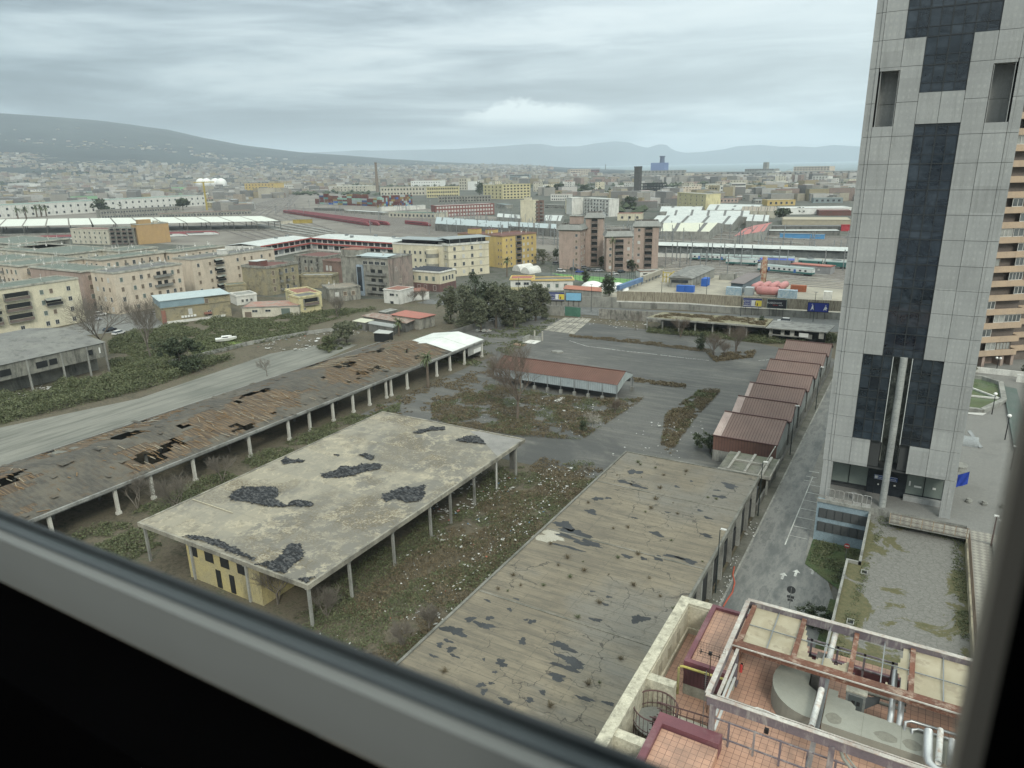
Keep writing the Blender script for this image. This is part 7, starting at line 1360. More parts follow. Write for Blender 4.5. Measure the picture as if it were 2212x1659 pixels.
 for q in (((0,0,0),(0,0,5)),((1.5,0,0),(1.5,0,4)),((0,0,4.5),(4,1,4.2)),((0,0,2.5),(3,0,2.6)),((3,0,0),(3,0,3.5)),((3,0,3.4),(4.5,2,5))): b.beam(q[0], q[1], .35)
 t.part('frame', b, [M('machine_yellow', (.45,.36,.10))])
 # white translucent tunnel over the walkway and blue screened one
 def screen(nm, lab, a, c_, h0, h1, mat):
  t = T(nm, lab, 'screen', (a.x, a.y, 0)); b = MB(); b.beam(a+Vector((0,0,(h0+h1)/2)), c_+Vector((0,0,(h0+h1)/2)), 1.6, h1-h0); t.part('panel', b, [mat], local=False); n = int((c_-a).length/4)
  for i in range(n+1): v = a.lerp(c_, i/n); b = MB(); b.box(v.x-.1, v.x+.1, v.y-.1, v.y+.1, 0, h1); t.part('post', b, [flat('blue_post', (.05,.09,.16))], local=False)
 Q = lambda x, y: w('q', x, y)
 screen('screened_walkway', 'blue mesh screened walkway beside the football pitch', Q(860,385), Q(1200,260), 1.4, 3.2, M('blue_mesh', (.12,.20,.33), (.10,.16,.27), fine=.3)); screen('screened_walkway', 'beige mesh screened walkway continuing behind the blue one', Q(1220,250), Q(1500,140), 1.6, 3.6, M('beige_mesh', (.34,.32,.26), (.28,.26,.22), fine=.3))
 t = Bld('low_store', 'low white store with red-edged flat roof by the beige screened walkway', Q(1180,165), Q(1490,150), 6, 3.0, WHT, cat='store', roof=CONC, rim=TERRA, parapet=.2); t.win('hole', 2.2, .7, 'f', 2.6, 1.5)
 # person walking at the billboard lamp
 # trains
 def coach(lab, a, c_, mats, cat='train', name='railway_coach', loco=False, h=3.9, grp='green and white trains in the yard', cab=None):
  a = Vector((a[0], a[1], 0)); c_ = Vector((c_[0], c_[1], 0)); d = c_-a; L = d.length; rz = math.atan2(d.y, d.x); t = T(name, lab, cat, (a.x, a.y, .1), rz, grp); body, low, roof_ = mats; wd = 2.9; z0 = .95
  prof = [(0,z0),(0,3.1),(.15,3.5),(.7,h),(wd-.7,h),(wd-.15,3.5),(wd,3.1),(wd,z0)]; b = MB()
  b.box(0, L, 0, wd, z0+.75, 3.1); t.part('body', b, [body]); b = MB(); b.box(-.01, L+.01, -.02, wd+.02, z0, z0+.75); t.part('lower_band', b, [low]); b = MB()
  rp = prof[1:7]
  for p, q in zip(rp, rp[1:]): b.face([(-.02,p[0],p[1]),(L+.02,p[0],p[1]),(L+.02,q[0],q[1]),(-.02,q[0],q[1])])
  b.face([(-.02,p[0],p[1]) for p in rp]); b.face([(L+.02,p[0],p[1]) for p in rp][::-1]); t.part('roof', b, [roof_])
  if not loco:
   n = 9
   for i in range(n):
    x = L*(.12+.76*i/(n-1)); b = MB(); dr = i in (1, 6)
    b.box(x-(.55 if dr else .5), x+(.55 if dr else .5), -.05, 0, z0+.1 if dr else 1.95, 2.75); t.part('door' if dr else 'window', b, [BLUEP if dr else GLS])
  else:
   for x in (1.0, L-1.6): b = MB(); b.box(x, x+.7, -.04, 0, 1.9, 2.8); t.part('window', b, [GLS])
   b = MB(); b.beam((3,wd/2,h+.1),(6,wd/2,h+.8),.12); b.beam((6,wd/2,h+.8),(4,wd/2,h+1.3),.1); b.box(4, L-4, .6, wd-.6, h, h+.35); t.part('pantograph', b, [STEEL])
  for x in (2.6, L-2.6):
   b = MB(); b.box(x-1.5, x+1.5, .2, wd-.2, .35, .9); 
   for dx in (-1.1, 1.1): b.tube([(x+dx,.1,.45),(x+dx,wd-.1,.45)], .45, 10)
   t.part('bogie', b, [flat('bogie_dark', (.035,.035,.035))])
  return t
 GRN = flat('train_green', (.04,.13,.12)); TW = M('train_white', (.58,.60,.58), (.50,.52,.50), stain=.2); TR = M('train_roof_green', (.33,.38,.36), (.27,.33,.32)); BL = flat('train_blue', (.10,.14,.42))
 coach('white and green coach nearest the tanks with a blue door', (-71.5,361.5), (-45.5,354.6), (TW, GRN, TR))
 coach('short white locomotive with a green skirt', (-91.4,379.5), (-75.8,380.5), (TW, GRN, TR), name='locomotive', loco=True)
 coach('blue-roofed grey locomotive in the middle of the yard', (-74.8,383.5), (-58.5,386), (CG, CG, BL), name='locomotive', loco=True)
 coach('left coach of the white and green train standing before the long canopy', (-114,390), (-88.5,392), (TW, GRN, TR)); coach('right coach of the white and green train standing before the long canopy', (-88,392.2), (-60,395), (TW, BL, TR))
 coach('dark green locomotive on the right near the grey tower', (-57,388.5), (-46,387.4), (GRN, GRN, TR), name='locomotive', loco=True); coach('second dark green locomotive partly behind the grey tower', (-45,387.3), (-33,386), (GRN, GRN, TR), name='locomotive', loco=True)
 # long canopy behind the trains
 t = T('platform_hall', 'very long low hall with a white strip roof and dark window band behind the trains', 'hall', (-90, 405, 0)); b = MB(); b.prism([(-137,399.5),(40,412),(40,424),(-137,411)], 0, 2.4); t.part('wall', b, [WHT], local=False); b = MB(); b.prism([(-136.6,400),(39.6,412.4),(39.6,423.6),(-136.6,410.6)], 2.4, 6.6); t.part('window_band', b, [M('dim_glazing', (.09,.10,.10), (.15,.16,.155), fine=.3)], local=False)
 b = MB(); b.face([(-138,398.3,6.7),(41,410.8,6.7),(41,418,8.0),(-138,405.5,8.0)]); b.face([(-138,405.5,8.0),(41,418,8.0),(41,425,6.9),(-138,412.5,6.9)]); t.part('white_roof', b, [WROOF], local=False)
 # rails: pairs fanned over the ballast
 b = MB(); rr = random.Random(9); 
 def track(pts):
  for s in (-.75, .75):
   for p, q in zip(pts, pts[1:]):
    d = Vector((q[0]-p[0], q[1]-p[1], 0)).normalized(); n = Vector((-d.y, d.x, 0))*s; b.beam((p[0]+n.x,p[1]+n.y,.16),(q[0]+n.x,q[1]+n.y,.16),.2,.2)
 for i in range(12): y = 342+i*4.6; track([(-118, y+1.5*(i-4)+6), (-72, y+3), (60, y-2+i*1.4)])
 for i in range(9): track([(-80,357-i*4.2),(-45,349-i*4.4),(50,338-i*4.4)]) if i < 6 else None
 for i in range(22): y = 425+i*6.2; track([(-420-i*26, y+60+i*9), (-220, y+14), (-60, y), (60, y+2)])
 for i in range(10): track([(-1300+i*8, 1250-i*12), (-700, 640-i*14), (-430, 455-i*9), (-215, 400-i*4), (-120, 392-i*4.2)])
 struct('railway_tracks', b, [M('rail_steel', (.34,.33,.31), (.24,.22,.20), rough=.5)])
 b = MB()
 def sleeper_bed(pts, wd=2.7):
  for p, q in zip(pts, pts[1:]): b.beam((p[0],p[1],.045),(q[0],q[1],.045),wd,.03)
 for i in range(12): y = 342+i*4.6; sleeper_bed([(-118, y+1.5*(i-4)+6), (-72, y+3), (60, y-2+i*1.4)])
 for i in range(22): y = 425+i*6.2; sleeper_bed([(-420-i*26, y+60+i*9), (-220, y+14), (-60, y), (60, y+2)])
 for i in range(10): sleeper_bed([(-1300+i*8, 1250-i*12), (-700, 640-i*14), (-430, 455-i*9), (-215, 400-i*4), (-120, 392-i*4.2)])
 struct('track_bed', b, [M('oily_ballast', (.075,.062,.05), (.11,.095,.08), streak=False)]); b = MB()
 for i in range(5): y = 440+i*27; b.beam((-330-i*30,y+46+i*10,.4),(-70,y,.4),2.6,.8)
 for i in range(4): b.beam((-640+i*20,560-i*25,.4),(-440,455-i*9+4,.4),3,.8)
 for i in range(4): b.beam((-100,346.5+i*9.2,.12),(-40,343.5+i*9.2,.12),1.1,.2)
 struct('platform', b, [CONC])
 # catenary masts
 t = T('catenary_mast', 'grey catenary mast among the railway tracks', 'mast', (-100, 384, 0), 0, 'catenary masts over the tracks'); b = MB(); b.beam((0,0,0),(0,0,10.5),.4); t.part('post', b, [STEEL]); b = MB(); b.beam((0,0,7.2),(3.2,0,7.8),.2); b.beam((0,0,8.8),(3.2,0,7.8),.15); b.beam((3.2,0,7.8),(3.2,0,6.4),.06); t.part('bracket', b, [STEEL])
 rr = random.Random(21); n = 0
 for i in range(320):
  f = rr.random()**1.2
  if i % 3 == 0: x = rr.uniform(-125, 30); y = rr.uniform(345, 520)
  else: x = rr.uniform(-140, -900) if i % 3 == 1 else rr.uniform(-140, -420); c = 430+(-x-140)*.62; y = rr.gauss(c, 38+(-x)*.05)
  if math.hypot(x+150, y-345) < 35: continue
  o = dup(t, (x, y, 0), rr.choice((0, R(180), R(90), R(-60))) ); n += 1
yard()
# ---------------------------------------------------------------- far city
def far(name, label, k, xl, yl, xr, yr, yt, D, wall, roof=None, rows=0, cols=0, ws=2.0, st='dark', cat=None, side=0, **kw):
 A = w(k, xl, yl); B = w(k, xr, yr); h = max(3, hz(A, k, xl, yt)); a = Bld(name, label, A, B, D, h, wall, roof=roof, cat=cat, cornice=.3, **kw)
 if rows:
  fh = h/rows; a.grid('f', rows, cols, fh, fh*.28, ws, min(fh*.5, ws*1.1), st, m=1.0, seed=len(label))
  if side: a.grid('r', rows, side, fh, fh*.28, ws, min(fh*.5, ws), st, m=1.0)
 return a
OCH = M('ochre_render', (.45,.38,.20), (.38,.33,.20), stain=.5); BRK = M('brick_red_render', (.22,.085,.075), (.20,.09,.08), stain=.15); GRN2 = M('pale_green_sheet', (.27,.46,.27), (.24,.42,.25), streak=False, stain=.1); BGR = M('blue_grey_roof', (.24,.28,.28), (.20,.24,.24), streak=False)
def named_far():
 far('factory_hall', 'very long white factory hall with small square windows and a green roof on the left', 1,-250,985,1640,862,-300 if False else 880, 50, WHT, GRN2 if False else M('grey_green_roof', (.17,.24,.20), (.15,.21,.18), streak=False), 2, 34, 2.6, cat='hall')
 far('store_hall', 'long light green sheet building behind the white factory hall', 1,390,840,805,838,795,22,GRN2,GROOF, cat='hall'); far('store_hall', 'light green sheet building further right behind the white factory hall', 1,1260,806,1600,800,775,22,GRN2,GROOF, cat='hall')
 far('silo_building', 'large pale box building with two tall white blocks at the far left', 1,75,752,245,760,690,30,WHT,WROOF,1,3,4, cat='factory')
 far('factory', 'grey factory with barrel roof above the light green building', 1,600,800,780,800,755,30,M('pale_green_grey', (.30,.36,.31)),BGR,2,3,4, cat='factory'); far('factory', 'white sheet-roofed factory left of the barrel-roofed one', 1,420,790,570,790,755,30,WHT,WROOF, cat='factory')
 far('workshop_hall', 'long brown-grey workshop row with many small windows near the station', 1,800,972,1435,935,905,16,GREYP,DROOF,2,30,1.8, cat='workshop'); far('workshop_hall', 'long low building with orange-brown roof edge right of the workshop row', 1,1255,965,1990,935,932,14,GREYP,TERRA,1,30,1.8, cat='workshop')
 far('palazzo', 'large ochre-yellow block with many windows left of the container stacks', 2,135,535,370,535,450,30,YEL,TERRA,4,9,2.6, cat='building'); far('office', 'white office slab right of the ochre-yellow block', 2,415,522,555,522,462,18,WHT,WROOF,3,9,2.4)
 far('warehouse', 'long brick-coloured warehouse roof behind the ochre-yellow block', 2,320,470,700,470,435,40,OCH,TERRA,1,8,4); far('warehouse', 'warehouse with white gabled roofs left of the tall chimney', 2,790,510,1095,510,470,40,PALE,WROOF,2,10,3)
 far('derelict_factory', 'long pale derelict factory with rows of empty windows behind the containers', 2,1205,545,1560,540,480,30,PALE,CONCD,2,14,3,'hole', cat='factory'); far('derelict_factory', 'second wing of the long derelict factory, nearer the white domes', 2,1570,560,1825,555,478,26,PYEL,CONCD,3,14,2.6,'hole', cat='factory')
 far('office', 'white building with arcade windows above the derelict factory', 2,1445,472,1680,470,430,30,WP,WROOF,2,12,2.4); far('derelict_factory', 'roofless derelict row nearer the red office', 2,1660,600,2080,590,555,20,GREYP,CONCD,2,18,2.4,'hole', cat='factory')
 far('tower_ruin', 'pale derelict tower block above the derelict factory', 2,1825,500,1890,500,410,16,PALE,CONC,4,3,3,'hole'); far('white_dome_hall', 'hall with a low white curved roof beside the derelict tower', 2,1895,500,1960,500,435,20,WP,WROOF)
 far('office', 'long red office block with rows of white windows', 2,1640,715,2105,692,628,14,BRK,WROOF,3,20,1.9,'white', side=3); far('depot', 'long low depot with a green roof left of the red office', 2,1270,715,1640,725,680,22,PALE,M('dark_green_roof', (.09,.15,.12)),1,12,2.5)
 far('derelict_block', 'derelict yellow industrial block with zigzag outside stairs', 3,255,692,440,700,565,30,PYEL,CONCD,4,5,3,'hole', cat='building'); a = far('derelict_block', 'derelict yellow block with a dark window grid and outside stairs at both ends', 3,440,700,710,690,560,30,PYEL,CONCD,5,8,3.2,'hole', cat='building')
 far('apartment_block', 'narrow cream block with a brown wall strip and balconies beside the tracks', 3,615,935,740,938,715,10,CREAM,CONC,0,0, cat='apartment block').hut(3,2,6,4,3,CREAM,CONC)
 A = w(3,740,935); a = Bld('apartment_block', 'brown-walled balcony side of the narrow cream block', A, w(3,840,930), 10, 20, M('brown_wall_strip', (.19,.12,.10)), cat='apartment block'); a.grid('f', 6, 2, 3.3, .8, 3.2, 1, 'balcony', m=.3)
 far('apartment_block', 'white apartment slab with many balconies behind the pinkish towers', 3,1110,850,1220,845,690,14,WHT,WROOF,0,0, cat='apartment block'); far('apartment_block', 'long balcony wing of the white apartment slab', 3,1225,848,1470,870,690,12,WHT,WROOF,5,8,2.4,'dark,balcony', cat='apartment block'); far('apartment_block', 'small end wing of the white apartment slab with dark windows', 3,1048,835,1108,840,705,12,CREAM,CONC,4,2,1.6)
 far('villa', 'white villa with a reddish hipped roof among dark trees', 3,905,715,1085,715,655,16,WHT,TERRA,2,8,1.8, cat='villa')
 far('painted_building', 'pale yellow blank-walled building with faint murals and dark window end', 4,405,660,680,690,515,18,PYEL,CONC,4,5,1.5,'dark'); 
 far('office', 'white office with horizontal window bands in the right distance', 4,925,562,1065,560,425,20,WHT,CONC,5,8,3.2); far('apartment_house', 'yellow house with balconies right of the banded office', 4,1020,560,1240,550,490,16,PYEL,CONC,2,6,2.2,'dark,balcony'); far('school', 'bright yellow building in the right distance', 4,1218,545,1475,525,455,24,YEL,CONC,2,8,2.4); far('school_wing', 'lower orange-yellow block nearer than the bright yellow one', 4,1280,640,1550,635,590,20,YEL,CONC,1,5,2.5)
 far('apartment_house', 'tall narrow white house with balconies at the right', 4,1705,468,1862,470,355,16,WHT,CONC,6,5,2.4,'dark,balcony'); far('depot', 'dark red flat building at the right', 4,1578,552,1705,548,495,16,BRK,DROOF); far('house', 'white gabled house group at the right distance', 4,1725,568,1830,565,518,14,WP,TERRA,2,4,2); far('house', 'grey-blue flat house below the white gabled ones', 4,1725,612,2010,610,570,16,BGR,CONC,1,5,3); far('house', 'white house with tall windows beside the grey tower edge', 4,1930,590,2065,590,515,16,WHT,CONC,2,4,2.2)
 far('depot', 'white blank shed wall with a maroon edge at the right', 4,1430,725,2090,718,668,24,WP,WROOF); far('depot', 'maroon roofed shed by the grey tower', 4,1780,735,2090,735,690,20,REDT,REDT,parapet=.1); far('hall', 'long beige hall with a ribbed roof right of the tree clump', 4,1425,825,2085,830,775,30,M('beige_ribbed_roof', (.38,.34,.25), (.33,.30,.23)),M('beige_ribbed_roof', 0),parapet=.1)
 far('depot', 'blue hoarding wall along the tracks', 4,1400,952,1830,965,908,2,M('blue_hoarding', (.10,.28,.50), (.09,.25,.45)),WROOF,parapet=.1); far('depot', 'long platform shed with a pale roof above the blue hoarding', 4,1290,925,1980,925,885,10,CONCD,WROOF,parapet=.1); far('sign_hall', 'bright red hoarding beside the grey tower', 4,1995,885,2075,885,830,2,M('red_hoarding', (.40,.05,.06)),WROOF)
 # dilapidated white houses near the banded office
 far('apartment_house', 'ruined white house left of the banded office', 4,815,560,905,560,450,14,WHT,CONC,3,3,2.2,'hole,dark'); far('apartment_house', 'brown derelict block behind the pale yellow blank building', 4,705,540,800,540,450,16,TUFF,DROOF,2,3,2.5,'hole')
 # long white gabled sheds
 def gable(label, k, pts, zr, ze, roofm, wallm=CONC, sky_=0):
  """pts: ridge-parallel eave corners near-left, near-right, far-right, far-left at eave height"""
  P = [w(k, x, y, ze) for x, y in pts]; t = T('shed_hall', label, 'hall', (P[0].x, P[0].y, 0)); m1 = (P[0]+P[3])/2; m2 = (P[1]+P[2])/2; m1.z = m2.z = zr; b = MB()
  b.face([P[0], P[1], m2, m1]); b.face([m1, m2, P[2], P[3]]); t.part('roof', b, [roofm], local=False); b = MB(); b.prism([(p.x, p.y) for p in P], 0, ze-.05); b.face([P[1], P[2], m2]); b.face([P[0], m1, P[3]]); t.part('wall', b, [wallm], local=False)
  n = int((P[1]-P[0]).length/14); b = MB(); n = max(2, n)
  for i in range(n):
   f = (i+.5)/n; a = P[0].lerp(P[1], f); c = m1.lerp(m2, f); b.face([a+Vector((0,0,.06)), P[0].lerp(P[1], f+.12/n*1.2)+Vector((0,0,.06)), m1.lerp(m2, f+.12/n*1.2)+Vector((0,0,.06)), c+Vector((0,0,.06))])
  t.part('skylight_strips', b, [DROOF], local=False, kind='stuff' if n > 100 else None); return t
 gable('white gabled shed roof in the upper left of the shed group', 4, [(240,695),(640,690),(670,660),(270,655)], 9, 6, WROOF); gable('long white gabled shed roof with dark strips, second of the shed group', 4, [(300,735),(1100,745),(1120,708),(330,703)], 9.5, 6, WROOF)
 gable('large patched white shed roof in the middle of the shed group', 4, [(150,800),(940,820),(1060,745),(280,748)], 9, 5.5, WROOF); gable('white striped shed roof lowest of the shed group', 4, [(250,885),(720,890),(870,815),(300,820)], 9, 5.5, M('cream_white_roof', (.56,.56,.44), (.50,.51,.43), streak=False)); gable('short white striped shed roof right of the shed group', 4, [(1075,785),(1290,792),(1305,752),(1110,745)], 9.5, 6, WROOF)
 gable('wide white flat-looking roof behind the pale yellow blank building', 4, [(690,680),(1180,680),(1240,630),(740,618)], 8, 6.5, WROOF); 
 for i, x in enumerate((1030,1110,1195,1280)): gable(['first','second','third','fourth'][i]+' from left of the four small gabled sheds with brown gables', 4, [(x,690),(x+78,692),(x+95,662),(x+18,660)], 9.5, 6.5, M('tan_shed_roof', (.33,.29,.23)), PALE)
 gable('red-roofed sloping passage between the sheds and the tracks', 4, [(960,935),(1250,885),(1330,800),(1150,830)], 7.5, 6, M('pinkish_red_roof', (.42,.15,.14), (.36,.18,.16), streak=False))
 gable('blue-grey glazed barrel canopy along the tracks', 2, [(1635,765),(2212,800),(2212,765),(1660,715)], 9, 6, M('grey_glazed_canopy', (.36,.41,.41), (.32,.37,.37), streak=False), CONCD); gable('long grey mesh-covered gantry roof left of the pinkish towers', 3, [(0,930),(960,985),(960,945),(0,895)], 8, 6, M('grey_glazed_canopy', 0), CONCD)
 gable('white saw-tooth station roof right of the narrow cream block', 3, [(842,905),(1000,910),(1035,855),(860,852)], 7, 5, WROOF); gable('white depot roof left of the narrow cream block', 3, [(385,870),(612,885),(600,850),(400,835)], 7, 5.5, WROOF)
 # station canopy, left
 t = T('station_canopy', 'very long white station canopy on steel trusses at the left', 'canopy', (-640, 400, 0)); b = MB(); A, B, C, D = (Vector(v) for v in ((-800,290,8.2),(-511,463,8.2),(-570,495,8.8),(-900,345,8.8))); n = 16
 for i in range(n):
  a = A.lerp(B, i/n); c = A.lerp(B, (i+.93)/n); d = D.lerp(C, (i+.93)/n); e = D.lerp(C, i/n); b.face([a, c, d+Vector((0,0,.6)), e+Vector((0,0,.6))])
 t.part('white_roof', b, [M('canopy_white', (.60,.62,.55), (.54,.56,.50), streak=False)], local=False); b = MB()
 for i in range(17):
  p = A.lerp(B, i/16); q = D.lerp(C, i/16); b.beam((p.x,p.y,7.4),(q.x,q.y,8),.5); 
  for f in (0.02,.35,.7): v = p.lerp(q, f); b.beam((v.x,v.y,0),(v.x,v.y,8),.45)
 t.part('trusses', b, [CONCD], local=False); b = MB(); b.prism([(A.x+6,A.y+8),(B.x-4,B.y+4),(C.x,C.y),(D.x,D.y)], 0, .9); t.part('platform', b, [CONC], local=False)
 for i, (k_, xl, yl, xr, yr, yt, D, wl, rf, rows, cols, lab) in enumerate((
  (4,40,590,330,600,575,8,GREYP,DROOF,1,14,'low derelict platform building left of the pale yellow blank block'),(4,-60,640,330,645,625,4,CONC,CONC,0,0,'pale retaining wall below the derelict platform building'),
  (3,845,785,1040,790,755,8,GREYP,CONC,2,12,'long grey wall building between the narrow cream block and the white slab'),(3,380,780,470,790,745,10,GREYP,BGR,1,3,'grey shed right of the red office'),
  (4,780,612,1000,608,570,14,PINKP,DROOF,1,6,'long brown low house below the ruined white house'),(4,1160,615,1310,612,588,12,GREYP,WROOF,1,5,'low patched shed left of the orange-yellow block'),
  (4,1080,812,1250,818,790,12,WHT,CONC,1,6,'white lean-to below the striped shed roof'),(4,1300,880,2080,880,862,12,CONCD,DROOF,0,0,'long dark platform roof with ragged edge above the blue hoarding'),
  (4,330,515,480,515,480,16,TERRA,TERRA,0,0,'reddish flat shed right of the dark steel framework'),(4,500,505,700,500,470,14,BGR,WROOF,1,8,'blue-grey long shed behind the pale yellow blank block'),
  (4,70,545,180,545,505,12,CREAM,TERRA,1,2,'small cream shed at the foot of the dark framework'),(3,1545,695,1700,695,668,14,WHT,WROOF,1,5,'row of white sheds left of the foot of the broad chimney'),(3,1760,690,1870,690,665,14,WP,WROOF,0,0,'white tents right of the foot of the broad chimney'),
  (3,1550,905,1790,905,840,14,CREAM,TERRA,1,3,'cream two-part house behind the right pinkish towers'),(2,915,680,1230,700,668,8,GREYP,WROOF,0,0,'long thin pale platform roof below the container stacks'),(2,1205,668,1560,650,636,6,WHT,WROOF,0,0,'bright thin platform roof right of the container stacks'),
  (1,800,745,1000,745,710,20,GREYP,BGR,1,8,'grey hall left of the white gas spheres'),(1,820,770,1160,775,745,10,OCH,TERRA,0,0,'row of rusty sheds left of the white gas spheres'),(1,1260,760,1560,755,722,6,GRN2,GRN2,0,0,'green embankment wall below the gas spheres'),
  (1,0,850,180,850,815,20,WHT,CONC,1,4,'low white depot behind the factory hall at the left edge'),(1,250,760,400,760,715,20,GREYP,DROOF,0,0,'dark grey shed right of the large pale box building'),(2,680,662,900,668,648,3,CONCD,CONCD,0,0,'dark string of goods wagons below the container stacks'),(2,510,765,660,762,735,3,M('wagon_yellow', (.36,.28,.08)),CONC,0,0,'yellow maintenance wagons left of the red trains'),(2,410,770,510,765,745,3,PALE,CONC,0,0,'pale wagons left of the yellow ones'))):
  far('goods_wagons' if 'wagon' in lab else 'platform_roof' if 'platform roof' in lab else 'shed' if 'hall' not in lab else 'hall', lab, k_, xl, yl, xr, yr, yt, D, wl, rf, rows, cols, 2.0, 'dark,hole', cat='wagons' if 'wagon' in lab else 'platform roof' if 'platform roof' in lab else 'shed', parapet=.1)
 # high speed trains: red and white
 def fast(lab, a, c_, red):
  a = Vector((a[0],a[1],0)); c_ = Vector((c_[0],c_[1],0)); d = c_-a; L = d.length; t = T('high_speed_train', lab, 'train', (a.x,a.y,.1), math.atan2(d.y,d.x), 'red high speed trains'); RM_ = flat('train_red', (.19,.05,.055), rough=.6); b = MB(); prof = [(0,.4),(0,2.6),(.5,3.6),(2.3,3.6),(2.8,2.6),(2.8,.4)]
  secs = [(0,1),(L-7,1),(L-3,.8),(L-1,.5),(L,.25)]
  for (x0,s0),(x1,s1) in zip(secs, secs[1:]):
   for (p,q) in zip(prof, prof[1:]): 
    if q[1] > 2.7 or p[1] > 2.7: continue
    f = lambda v,s: (1.4+(v[0]-1.4)*(.4+.6*s), .4+(v[1]-.4)*s)
    P, Q = f(p,s0), f(q,s0); P2, Q2 = f(p,s1), f(q,s1); b.face([(x0,P[0],P[1]),(x1,P2[0],P2[1]),(x1,Q2[0],Q2[1]),(x0,Q[0],Q[1])])
  t.part('body', b, [red and RM_ or M('train_white', 0)]); b = MB()
  for (x0,s0),(x1,s1) in zip(secs, secs[1:]):
   for (p,q) in zip(prof[1:-1], prof[2:-1]):
    f = lambda v,s: (1.4+(v[0]-1.4)*(.4+.6*s), .4+(v[1]-.4)*s); P, Q = f(p,s0), f(q,s0); P2, Q2 = f(p,s1), f(q,s1); b.face([(x0,P[0],P[1]),(x1,P2[0],P2[1]),(x1,Q2[0],Q2[1]),(x0,Q[0],Q[1])])
  b.face([(secs[-1][0],1.4+(v[0]-1.4)*.55,.4+(v[1]-.4)*.25) for v in prof]); t.part('roof', b, [RM_]); b = MB(); b.box(4, L-12, -.04, 0, 1.9, 2.5); t.part('window_strip', b, [GLS])
 fast('white-sided red train whose nose is level with the market hall end', (-660,300), (-541,388), 0); fast('second white-sided red train with a nose further right', (-640,322), (-527,408), 0); fast('red and white train half hidden at the left edge', (-760,240), (-650,310), 0)
 for i in range(3): fast(['nearest','middle','farthest'][i]+' of the three long parallel red trains in the middle of the tracks', (-716+i*3,655+i*4.6), (-460+i*8,522+i*5), 1)
 fast('short red train nose alone right of the three parallel ones', (-440,552), (-400,537), 1)
 coachY = flat('coach_yellow', (.45,.34,.06))
 # chimneys
 def chimney(lab, k, x, yb, yt, wd, mat=GREYP, x2=None):
  p = w(k, x, yb); h = hz(p, k, x if x2 is None else x2, yt); b = MB(); b.tube([(p.x,p.y,0),(p.x,p.y,h-2),(p.x,p.y,h-2),(p.x,p.y,h)], [wd*.62,wd*.42,wd*.5,wd*.5], 12); solo('chimney', b, [mat], lab, 'chimney', 'factory chimneys')
 chimney('tall slender brown chimney behind the container stacks', 2,1180,515,280,6.2,M('brown_chimney', (.21,.17,.13))); p = w(4,22,580); h = hz(p,4,22,265); b = MB(); b.prism([(p.x-4.4,p.y-4.4),(p.x+4.4,p.y-4.4),(p.x+4.4,p.y+4.4),(p.x-4.4,p.y+4.4)], 0, h-.5); b.prism([(p.x-4.8,p.y-4.8),(p.x+4.8,p.y-4.8),(p.x+4.8,p.y+4.8),(p.x-4.8,p.y+4.8)], h-.5, h+1); solo('chimney', b, [M('dark_chimney', (.085,.085,.08), (.065,.065,.062))], 'broad dark grey square chimney standing right of centre', 'chimney', 'factory chimneys')
 chimney('thin dark chimney far behind the ochre-yellow block', 2,450,412,285,9,CONCD); chimney('short dark chimney right of the thin one', 2,571,425,357,8,CONCD); chimney('thin dark chimney on the coast before the sea', 3,1435,420,362,7,CONCD)
 t = T('burnt_frame', 'dark steel framework of a derelict plant beside the broad dark chimney', 'building', tuple(w(4,150,512))); o_ = w(4,55,512); e_ = w(4,262,512); L = (e_-o_).length; b = MB(); hh = hz(o_,4,55,425)
 d = (e_-o_).normalized(); n_ = Vector((-d.y,d.x,0))
 for i in range(8):
  for j in range(3): q = o_+d*(L*i/7)+n_*j*12; b.beam((q.x,q.y,0),(q.x,q.y,hh),1.2)
 for z in (hh*.3,hh*.65,hh):
  for j in range(3): a = o_+n_*j*12; c_ = a+d*L; b.beam((a.x,a.y,z),(c_.x,c_.y,z),1.2)
 t.part('frame', b, [DARK], local=False)
 # white gas spheres
 for i, (x, y) in enumerate(((1600,742),(1645,742),(1715,742),(1760,744))):
  p = w(1, x, y); b = MB(); r = 15; b.tube([(p.x,p.y,r*1.25-r*math.cos(R(a))) for a in range(5, 181, 17)], [max(.3, r*math.sin(R(a))) for a in range(5, 181, 17)], 16); b.tube([(p.x,p.y,0),(p.x,p.y,8)], 8, 12); solo('gas_sphere', b, [WP], ['leftmost','second','third','rightmost'][i]+' of the four white gas spheres in the left distance', 'tank', 'white gas spheres', smooth=True)
 t = T('tower_crane', 'thin yellow tower crane left of the red trains', 'crane', tuple(w(1,1640,900))); b = MB(); b.beam((0,0,0),(0,0,38),1.6); b.beam((-12,-6,38),(14,7,38),1.2); t.part('mast', b, [M('crane_yellow', (.42,.33,.08))])
 # containers
 rr = random.Random(31); cols = [('dark red',(.13,.045,.04)),('rust brown',(.17,.08,.055)),('pale grey',(.33,.37,.37)),('mint green',(.27,.42,.36)),('navy blue',(.045,.075,.18)),('mustard',(.27,.21,.08)),('blue',(.07,.16,.34)),('teal',(.08,.22,.22))]
 wt = [8,6,3,3,2,3,1,1]
 a0 = Vector((-850,845,0)); b0 = Vector((-640,792,0)); d = (b0-a0).normalized(); nn = Vector((-d.y,d.x,0)); rz = math.atan2(d.y,d.x); cm = {}
 for nm, c in cols:
  b = MB(); b.box(0,12.0,0,2.44,0,2.6); 
  for i in range(12): b.box(i*1.05+.2,i*1.05+.5,-.05,0,.15,2.45)
  cm[nm] = b.data('shipping_container', [M('container_'+nm.replace(' ','_'), c, tuple(x*.85 for x in c), streak=False)])
